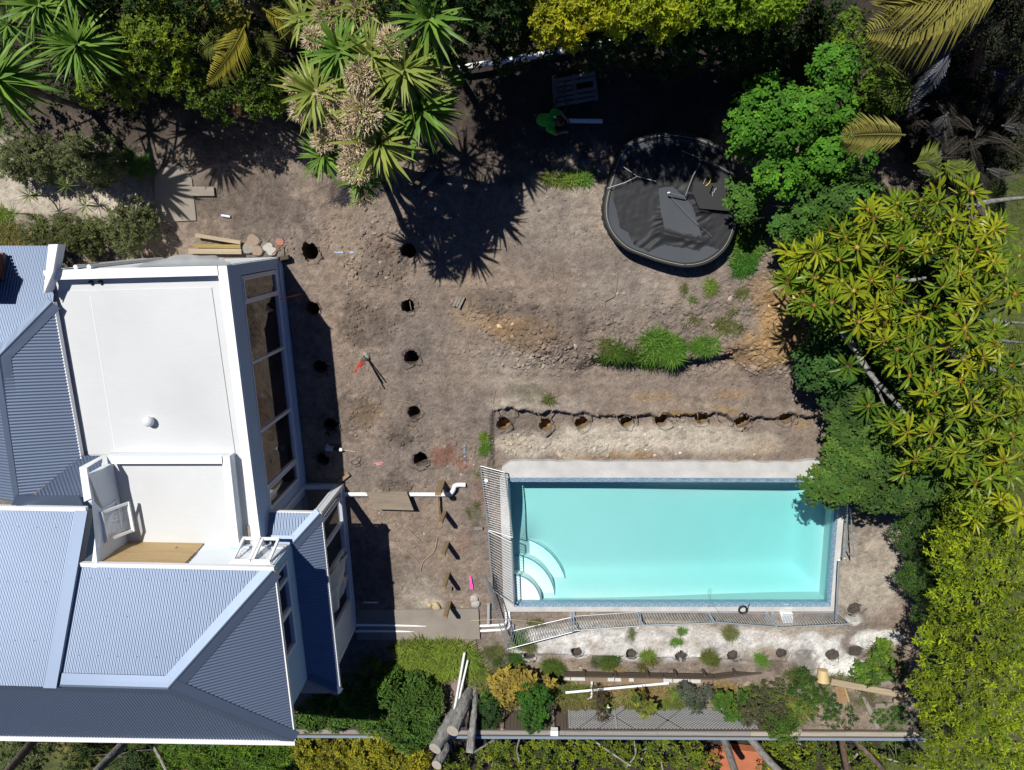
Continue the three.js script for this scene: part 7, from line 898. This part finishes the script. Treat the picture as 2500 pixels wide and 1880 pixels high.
for (const [L, l] of [[[[1230, 1830, 40, -0.2], [1200, 1870, 44, -0.2], [1270, 1860, 44, -0.2], [1110, 1870, 40, 0]], 'leafy bush below the fence right of the cut trunks'], [[[1330, 1840, 48, -0.3], [1400, 1860, 50, -0.3], [1350, 1885, 46, -0.4], [1440, 1830, 40, -0.3]], 'leafy bush below the fence under the left half of the lattice'], [[[1510, 1835, 46, -0.3], [1560, 1870, 50, -0.4], [1620, 1840, 44, -0.3], [1680, 1850, 44, -0.3], [1720, 1880, 40, -0.4]], 'leafy bush with bare twigs below the fence under the right half of the lattice'], [[[1905, 1835, 40, -0.5], [1950, 1850, 44, -0.4], [1930, 1880, 44, -0.5], [2000, 1830, 38, -0.4], [1890, 1875, 36, -0.6]], 'leafy bush below the fence between the pale trunks and the brown one'], [[[2100, 1840, 34, -0.6], [2050, 1870, 30, -0.6], [2130, 1875, 40, -0.6], [2240, 1870, 40, -0.2]], 'dark leafy bush below the fence at the right']]) bush('leafy_tree', l, 'tree', L, { leaf: 'small', col: [0.07, 0.13, 0.016], col2: GR.yellow, mixf: 0.6, dens: 40, s: 1.05, trunk: 0.07, bark: M.barkPale });
const TG = 'trunks standing beyond the south edge';
function trunk(label, pts, r, mat) { const q = pts.map((p) => P(p[0], p[1], p[2])), o = q[0], n = 10, m = part('bare_trunk', tubeGeo(rel(curve(q, n), o), Array.from({ length: n + 1 }, (_, i) => r * (1 - 0.3 * i / n)), 12, true, 0.1), mat, scene); m.position.copy(o); tag(m, label, 'trunk', TG); }
trunk('smooth grey trunk slanting out from under the white gutter', [[345, 1735, -1.9], [305, 1810, 0.2], [225, 1895, 2.0]], 0.17, M.barkGrey); trunk('dark trunk near the left edge below the gutter', [[125, 1750, -1.9], [80, 1810, 0], [5, 1900, 2]], 0.17, M.bark); trunk('thin pale trunk right of the smooth grey one', [[355, 1795, -1], [385, 1840, 0], [410, 1890, 0.6]], 0.06, M.barkPale);
trunk('pale lichened trunk left of the pair below the fence', [[1745, 1755, -1.9], [1768, 1805, -0.8], [1800, 1900, 1.2]], 0.15, M.barkPale); trunk('pale lichened trunk right of the pair below the fence', [[1800, 1755, -1.9], [1838, 1808, -0.9], [1880, 1860, 0.2], [1930, 1910, 1.2]], 0.15, M.barkPale); trunk('brown trunk below the right half of the fence', [[2055, 1750, -1.9], [2056, 1810, -0.7], [2072, 1900, 0.9]], 0.12, std(0.30, 0.2, 0.14, 0.9, { map: barkT })); trunk('grey brown trunk slanting right of the brown one', [[2060, 1770, -1.7], [2095, 1815, -0.6], [2140, 1862, 0.2], [2175, 1905, 1]], 0.1, std(0.26, 0.2, 0.155, 0.9, { map: barkT }));
for (const [a, l] of [[[[1545, 1800], [1552, 1840], [1528, 1875]], 'bare pale stem under the lattice'], [[[1598, 1800], [1612, 1850], [1620, 1890]], 'twin bare stem under the lattice'], [[[1270, 1800], [1262, 1830], [1268, 1860]], 'thin bare stem left of the lattice'], [[[2225, 1805], [2250, 1830], [2290, 1870]], 'thin bare stem at the right end of the fence'], [[[1440, 1800], [1480, 1830], [1540, 1870]], 'long bare twig below the lattice']]) trunk(l, a.map(([x, y], i) => [x, y, -0.6 + i * 0.5]), 0.035, M.barkPale);
{ // the pollarded tree: four thick cut stems
  const b = P(1150, 1690, -0.4), t = thing('cut_tree', 'grey cut back tree of four thick furrowed stems with sawn ends by the south fence', 'tree', b), Q = (x, y, h) => P(x, y, h).sub(b);
  for (const [pts, r] of [[[[1150, 1672, -0.6], [1130, 1725, 0.6], [1105, 1785, 1.5]], 0.2], [[[1128, 1700, -0.5], [1095, 1770, 0.6], [1062, 1828, 1.4]], 0.21], [[[1095, 1790, -0.4], [1085, 1830, 0.4], [1066, 1868, 1.0]], 0.17], [[[1158, 1665, -0.5], [1155, 1740, 0.5], [1148, 1836, 1.1]], 0.13], [[[1120, 1750, 0.7], [1128, 1768, 0.8], [1128, 1775, 0.85]], 0.1]]) { const q = curve(pts.map((p) => Q(...p)), 12), m = part('stem', tubeGeo(q, Array.from({ length: 13 }, (_, i) => r * (1.1 - 0.2 * i / 12 + 0.08 * vnoise(i, r * 90))), 14, false, 0.22), M.barkGrey, t); const e = q[12], d = e.clone().sub(q[11]).normalize(); const c = part('cut_face', new THREE.CylinderGeometry(r * 0.93, r * 0.95, 0.02, 20), M.cutWood, m); c.position.copy(e); c.quaternion.setFromUnitVectors(V(0, 1, 0), d); }
}
tag(part('terracotta_paving', new MB().prism([P(1725, 1850, -1.55), P(1790, 1830, -1.55), P(1870, 1838, -1.55), P(1930, 1900, -1.55), P(1700, 1900, -1.55)], V(0, -0.3, 0)).get(), std(0.52, 0.17, 0.08, 0.9, { map: concT }), scene), 'terracotta coloured paving glimpsed behind the pale trunks', 'paving', null, 'structure');

// --- grass and weeds
{
  const items = [], add = (px, py, rx, ry, n, s, c, lift = 0) => { const o = G(px, py); for (let i = 0; i < n; i++) { const a = rr(0, 6.283), r = Math.pow(rnd(), 0.62) * (0.5 + 1.0 * vnoise(Math.cos(a) * 1.6 + px, Math.sin(a) * 1.6 + py)), x = o.x + Math.cos(a) * r * rx * 0.0112, z = o.z + Math.sin(a) * r * ry * 0.0114, j = rr(0.6, 1.45); if (vnoise(x * 2.7, z * 2.7) < 0.36) continue; items.push({ p: V(x, hGround(x, z) - 0.01 + lift, z), n: V(rr(-0.35, 0.35), 1, rr(-0.35, 0.35)).normalize(), s: s * rr(0.8, 1.9), c: c.map((v) => v * j) }); } };
  const fresh = [0.12, 0.25, 0.03], lime = [0.19, 0.28, 0.04], dull = [0.17, 0.19, 0.06], straw = [0.36, 0.27, 0.12];
  add(1615, 850, 42, 34, 420, 1.25, fresh); add(1510, 865, 42, 20, 220, 1.0, [0.09, 0.17, 0.02]); add(1560, 875, 30, 14, 120, 0.9, fresh); add(1715, 843, 34, 16, 200, 0.9, fresh); add(1480, 840, 26, 16, 70, 0.8, dull); add(1790, 790, 34, 26, 90, 0.8, dull); add(1690, 790, 30, 16, 30, 0.6, dull);
  add(1825, 600, 24, 34, 360, 1.0, fresh); add(1815, 645, 20, 18, 160, 1.1, [0.06, 0.2, 0.02]); add(1845, 560, 16, 26, 120, 0.9, dull); add(1735, 700, 12, 16, 50, 0.7, lime); add(1815, 715, 18, 14, 60, 0.6, dull); add(1670, 705, 8, 18, 20, 0.5, dull); add(1690, 730, 10, 6, 16, 0.6, fresh);
  add(1375, 435, 34, 12, 180, 0.9, lime); add(1420, 450, 16, 22, 120, 0.9, fresh); add(1340, 440, 20, 10, 40, 0.7, dull);
  add(1183, 1065, 11, 14, 45, 0.7, lime); add(1184, 1095, 12, 16, 55, 0.7, fresh); add(1165, 1170, 14, 22, 55, 0.8, lime); add(1155, 1190, 22, 12, 60, 0.8, fresh); add(1155, 1245, 16, 22, 60, 0.7, dull); add(1340, 985, 14, 16, 90, 0.8, dull); add(1168, 1388, 14, 12, 60, 0.7, dull); add(1150, 1170, 30, 10, 30, 0.7, lime);
  add(1050, 1612, 100, 56, 1300, 1.3, [0.21, 0.29, 0.035]); add(1000, 1580, 50, 20, 300, 0.8, dull); add(1090, 1580, 60, 20, 300, 0.8, dull); add(1150, 1620, 14, 46, 300, 1.1, lime); add(1235, 1620, 38, 34, 700, 0.9, [0.06, 0.14, 0.025]); add(1200, 1590, 30, 16, 120, 0.7, dull); add(1350, 1630, 26, 22, 300, 0.9, [0.09, 0.15, 0.02]); add(1365, 1665, 20, 30, 260, 0.9, dull); add(1480, 1612, 28, 26, 480, 0.8, [0.09, 0.14, 0.025]); add(1497, 1635, 22, 8, 120, 0.8, straw); add(1590, 1625, 28, 20, 260, 0.9, [0.17, 0.16, 0.04]); add(1580, 1600, 14, 14, 90, 0.8, lime); add(1730, 1608, 22, 26, 330, 0.8, [0.13, 0.16, 0.03]); add(1855, 1612, 14, 16, 130, 0.8, fresh); add(1660, 1540, 16, 10, 70, 0.6, fresh); add(1650, 1565, 16, 10, 70, 0.6, fresh); add(1535, 1550, 14, 24, 70, 0.6, dull); add(1780, 1545, 24, 26, 120, 0.6, dull); add(1290, 1580, 20, 14, 80, 0.7, dull); add(1310, 1520, 24, 10, 60, 0.6, dull); add(1265, 1560, 22, 24, 90, 0.8, fresh);
  add(1590, 1690, 60, 22, 620, 1.1, straw); add(1500, 1690, 40, 16, 300, 1.0, straw); add(1430, 1700, 30, 20, 260, 1.0, [0.28, 0.22, 0.09]); add(1400, 1715, 26, 36, 300, 1.1, [0.20, 0.18, 0.07]); add(1780, 1685, 34, 20, 300, 1.0, straw); add(1320, 1650, 40, 20, 240, 1.0, [0.30, 0.22, 0.09]); add(1200, 1660, 40, 26, 200, 0.9, [0.25, 0.19, 0.08]); add(1390, 1690, 30, 20, 140, 0.9, dull); add(1540, 1720, 30, 16, 120, 0.9, dull);
  for (const [x, y] of [[1420, 1690], [1480, 1705], [1530, 1700], [1620, 1700], [1660, 1690], [1720, 1700], [1780, 1700], [1840, 1690], [1900, 1700], [1950, 1730], [1380, 1740], [1350, 1690], [1270, 1690], [1200, 1690], [1170, 1640]]) { add(x, y, 34, 18, 90, 1.2, [0.16, 0.25, 0.03]); add(x + 14, y + 10, 30, 18, 70, 1.2, [0.24, 0.21, 0.07]); add(x - 16, y + 18, 26, 14, 60, 1.1, [0.09, 0.16, 0.02]); }
  add(2105, 1690, 40, 26, 180, 0.8, dull); add(1945, 1650, 30, 20, 160, 0.8, [0.10, 0.13, 0.03]); add(2050, 1660, 30, 16, 90, 0.7, dull); add(2180, 1625, 30, 24, 150, 0.9, [0.26, 0.22, 0.12]); add(2150, 1590, 26, 24, 120, 0.8, [0.14, 0.17, 0.04]); add(1990, 1690, 40, 26, 130, 0.8, lime); add(2118, 1246, 12, 10, 26, 0.6, dull);
  add(20, 580, 40, 26, 420, 1.2, [0.22, 0.21, 0.06]); add(60, 595, 20, 14, 160, 1.0, straw); add(10, 520, 20, 24, 90, 0.9, lime);
  add(870, 470, 60, 22, 260, 0.7, [0.11, 0.085, 0.13]); add(840, 480, 40, 20, 120, 0.7, [0.08, 0.07, 0.09]);
  for (let i = items.length - 1; i >= 0; i--) if (rnd() < 0.35) items.splice(i, 1);
  const g = thing('grass', 'tufts of green and straw coloured grass around the dug up yard', 'grass', V(0, 0, 0)); g.userData.kind = 'stuff'; scatter(g, 'grass_tufts', 'grass', LM.soft, items);
  const lawn = []; for (let i = 0; i < 9000; i++) { const x = rr(-17, -4), z = fenceZ(x) + rr(0.4, 3.5); const s = vnoise(x * 0.8, z * 0.8); lawn.push({ p: V(x, hGround(x, z), z), n: V(rr(-0.3, 0.3), 1, rr(-0.3, 0.3)).normalize(), s: rr(0.5, 1.0), c: s > 0.5 ? [0.24, 0.21, 0.06] : [0.12, 0.17, 0.03] }); }
  for (let i = 0; i < 7000; i++) { const x = rr(11.8, 17), z = rr(-6, 8); lawn.push({ p: V(x, hGround(x, z), z), n: V(rr(-0.3, 0.3), 1, rr(-0.3, 0.3)).normalize(), s: rr(0.4, 0.8), c: [0.15 * rr(0.8, 1.2), 0.22, 0.035] }); }
  const l2 = thing('lawn', 'sunlit lawn seen at the right edge and under the trees below the house', 'lawn', V(0, 0, 0)); l2.userData.kind = 'stuff'; scatter(l2, 'lawn_tufts', 'grass', LM.soft, lawn);
}
// ---------------------------------------------------------------- the person kneeling in the shade
{
  const o = G(1338, 303), t = thing('person', 'person in a bright green top with dark hair kneeling and bending forward in the shade', 'person', V(o.x, o.y, o.z)); t.rotation.y = -0.25;
  // x points the way the person leans
  const J = { pelvis: V(-0.16, 0.48, 0), belly: V(-0.08, 0.62, 0), chest: V(0.06, 0.80, 0), neck: V(0.17, 0.90, 0), head: V(0.27, 0.96, 0), shL: V(0.09, 0.84, -0.19), shR: V(0.09, 0.84, 0.19), elL: V(0.24, 0.60, -0.26), elR: V(0.26, 0.58, 0.24), haL: V(0.44, 0.42, -0.16), haR: V(0.46, 0.36, 0.12), hipL: V(-0.16, 0.46, -0.09), hipR: V(-0.16, 0.46, 0.09), knL: V(0.18, 0.10, -0.14), knR: V(0.16, 0.42, 0.15), anL: V(-0.24, 0.08, -0.12), anR: V(0.12, 0.08, 0.16), toL: V(-0.38, 0.05, -0.12), toR: V(0.26, 0.05, 0.17) };
  const mesh = (bones, cell, lo, hi, k) => {
    const size = Math.max(hi.x - lo.x, hi.y - lo.y, hi.z - lo.z), res = Math.ceil(size / cell), mc = new MarchingCubes(res, new THREE.MeshBasicMaterial(), false, false, 400000), h = size / 2, c = lo.clone().addScalar(h); mc.isolation = 0;
    for (let z = 0; z < res; z++) for (let y = 0; y < res; y++) for (let x = 0; x < res; x++) { const p = V((x - res / 2) / (res / 2) * h + c.x, (y - res / 2) / (res / 2) * h + c.y, (z - res / 2) / (res / 2) * h + c.z); let d = 9; for (const [a, b, ra, rb] of bones) { const ab = b.clone().sub(a), tt = clamp(p.clone().sub(a).dot(ab) / Math.max(1e-9, ab.lengthSq())), q = p.distanceTo(a.clone().addScaledVector(ab, tt)) - mix(ra, rb, tt), m = clamp(0.5 + 0.5 * (d - q) / k); d = mix(d, q, m) - k * m * (1 - m); } mc.field[x + y * res + z * res * res] = -d; }
    mc.update(); const n = mc.count, g = new THREE.BufferGeometry(), pos = new Float32Array(n * 3); for (let i = 0; i < n; i++) { pos[3 * i] = mc.positionArray[3 * i] * h + c.x; pos[3 * i + 1] = mc.positionArray[3 * i + 1] * h + c.y; pos[3 * i + 2] = mc.positionArray[3 * i + 2] * h + c.z; } g.setAttribute('position', new THREE.BufferAttribute(pos, 3)); g.setAttribute('normal', new THREE.BufferAttribute(mc.normalArray.slice(0, 3 * n), 3)); return g;
  };
  const B = [[J.pelvis, J.belly, 0.13, 0.125], [J.belly, J.chest, 0.13, 0.145], [J.chest, J.neck, 0.11, 0.06], [J.neck, J.head, 0.055, 0.06], [J.shL, J.shR, 0.075, 0.075], [J.shL, J.elL, 0.058, 0.044], [J.elL, J.haL, 0.042, 0.028], [J.shR, J.elR, 0.058, 0.044], [J.elR, J.haR, 0.042, 0.028], [J.hipL, J.knL, 0.09, 0.062], [J.knL, J.anL, 0.06, 0.042], [J.anL, J.toL, 0.042, 0.03], [J.hipR, J.knR, 0.09, 0.062], [J.knR, J.anR, 0.06, 0.042], [J.anR, J.toR, 0.045, 0.032]];
  const headB = [[V(0.27, 0.98, 0), V(0.30, 0.94, 0), 0.088, 0.08], [V(0.32, 0.90, 0), V(0.345, 0.87, 0), 0.055, 0.042], [V(0.372, 0.915, 0), V(0.385, 0.905, 0), 0.014, 0.012], [V(0.29, 0.94, -0.085), V(0.285, 0.925, -0.09), 0.014, 0.012], [V(0.29, 0.94, 0.085), V(0.285, 0.925, 0.09), 0.014, 0.012]];
  const hand = (w, f, s) => { const out = [[w, w.clone().addScaledVector(f, 0.07), 0.028, 0.03]], side = V(0, 0, s); for (let i = 0; i < 4; i++) { const a = w.clone().addScaledVector(f, 0.08).addScaledVector(side, (i - 1.5) * 0.02), b = a.clone().addScaledVector(f, 0.035 + 0.006 * (i % 3)).add(V(0, -0.008, 0)), c = b.clone().addScaledVector(f, 0.018).add(V(0, -0.025, 0)); out.push([a, b, 0.0095, 0.009], [b, c, 0.009, 0.0075]); } const th = w.clone().addScaledVector(f, 0.03).addScaledVector(side, -0.028); out.push([th, th.clone().addScaledVector(f, 0.035).addScaledVector(side, -0.022), 0.011, 0.009]); return out; };
  const lo = V(-0.5, -0.05, -0.5), skin = std(0.34, 0.20, 0.14, 0.6), fL = V(0.6, -0.75, 0.2).normalize(), fR = V(0.6, -0.75, -0.2).normalize();
  const all = [mesh(B, 0.013, lo, V(0.6, 1.1, 0.5), 0.035), mesh(headB, 0.006, V(0.16, 0.78, -0.14), V(0.44, 1.1, 0.14), 0.02), mesh(hand(J.haL, fL, 1), 0.004, V(0.36, 0.2, -0.28), V(0.62, 0.5, -0.02), 0.008), mesh(hand(J.haR, fR, -1), 0.004, V(0.38, 0.14, -0.01), V(0.64, 0.44, 0.25), 0.008)];
  part('body', mergeGeometries(all), skin, t);
  part('green_top', mesh([[V(-0.15, 0.50, 0), J.belly, 0.150, 0.146], [J.belly, J.chest, 0.148, 0.162], [J.chest, V(0.12, 0.86, 0), 0.125, 0.09], [J.shL, J.shR, 0.092, 0.092], [J.shL, J.shL.clone().lerp(J.elL, 0.6), 0.078, 0.07], [J.shR, J.shR.clone().lerp(J.elR, 0.6), 0.078, 0.07]], 0.012, V(-0.4, 0.3, -0.4), V(0.4, 1.1, 0.4), 0.04), std(0.035, 0.42, 0.04, 0.8), t, 'bright green top');
  part('trousers', mesh([[J.pelvis, V(-0.14, 0.52, 0), 0.142, 0.13], [J.hipL, J.knL, 0.104, 0.076], [J.knL, J.anL, 0.073, 0.056], [J.hipR, J.knR, 0.104, 0.076], [J.knR, J.anR, 0.073, 0.058]], 0.012, V(-0.4, -0.02, -0.3), V(0.4, 0.7, 0.35), 0.03), std(0.02, 0.02, 0.025, 0.8), t);
  part('hair', mesh([[V(0.245, 1.0, 0), V(0.28, 0.985, 0), 0.096, 0.092], [V(0.21, 0.96, 0), V(0.2, 0.93, 0), 0.07, 0.055]], 0.008, V(0.08, 0.82, -0.16), V(0.42, 1.12, 0.16), 0.02), std(0.012, 0.009, 0.008, 0.5), t);
  for (const z of [-0.03, 0.03]) part('eye', new THREE.SphereGeometry(0.011, 10, 8).translate(0.365, 0.935, z), std(0.6, 0.58, 0.55, 0.3), t);
  for (const [a, b] of [[J.anL, J.toL], [J.anR, J.toR]]) part('shoe', tubeGeo([a.clone().add(V(0, -0.01, 0)), a.clone().lerp(b, 0.6), b], [0.055, 0.05, 0.04], 10), M.rubber, t);
}
renderer.render(scene, camera);
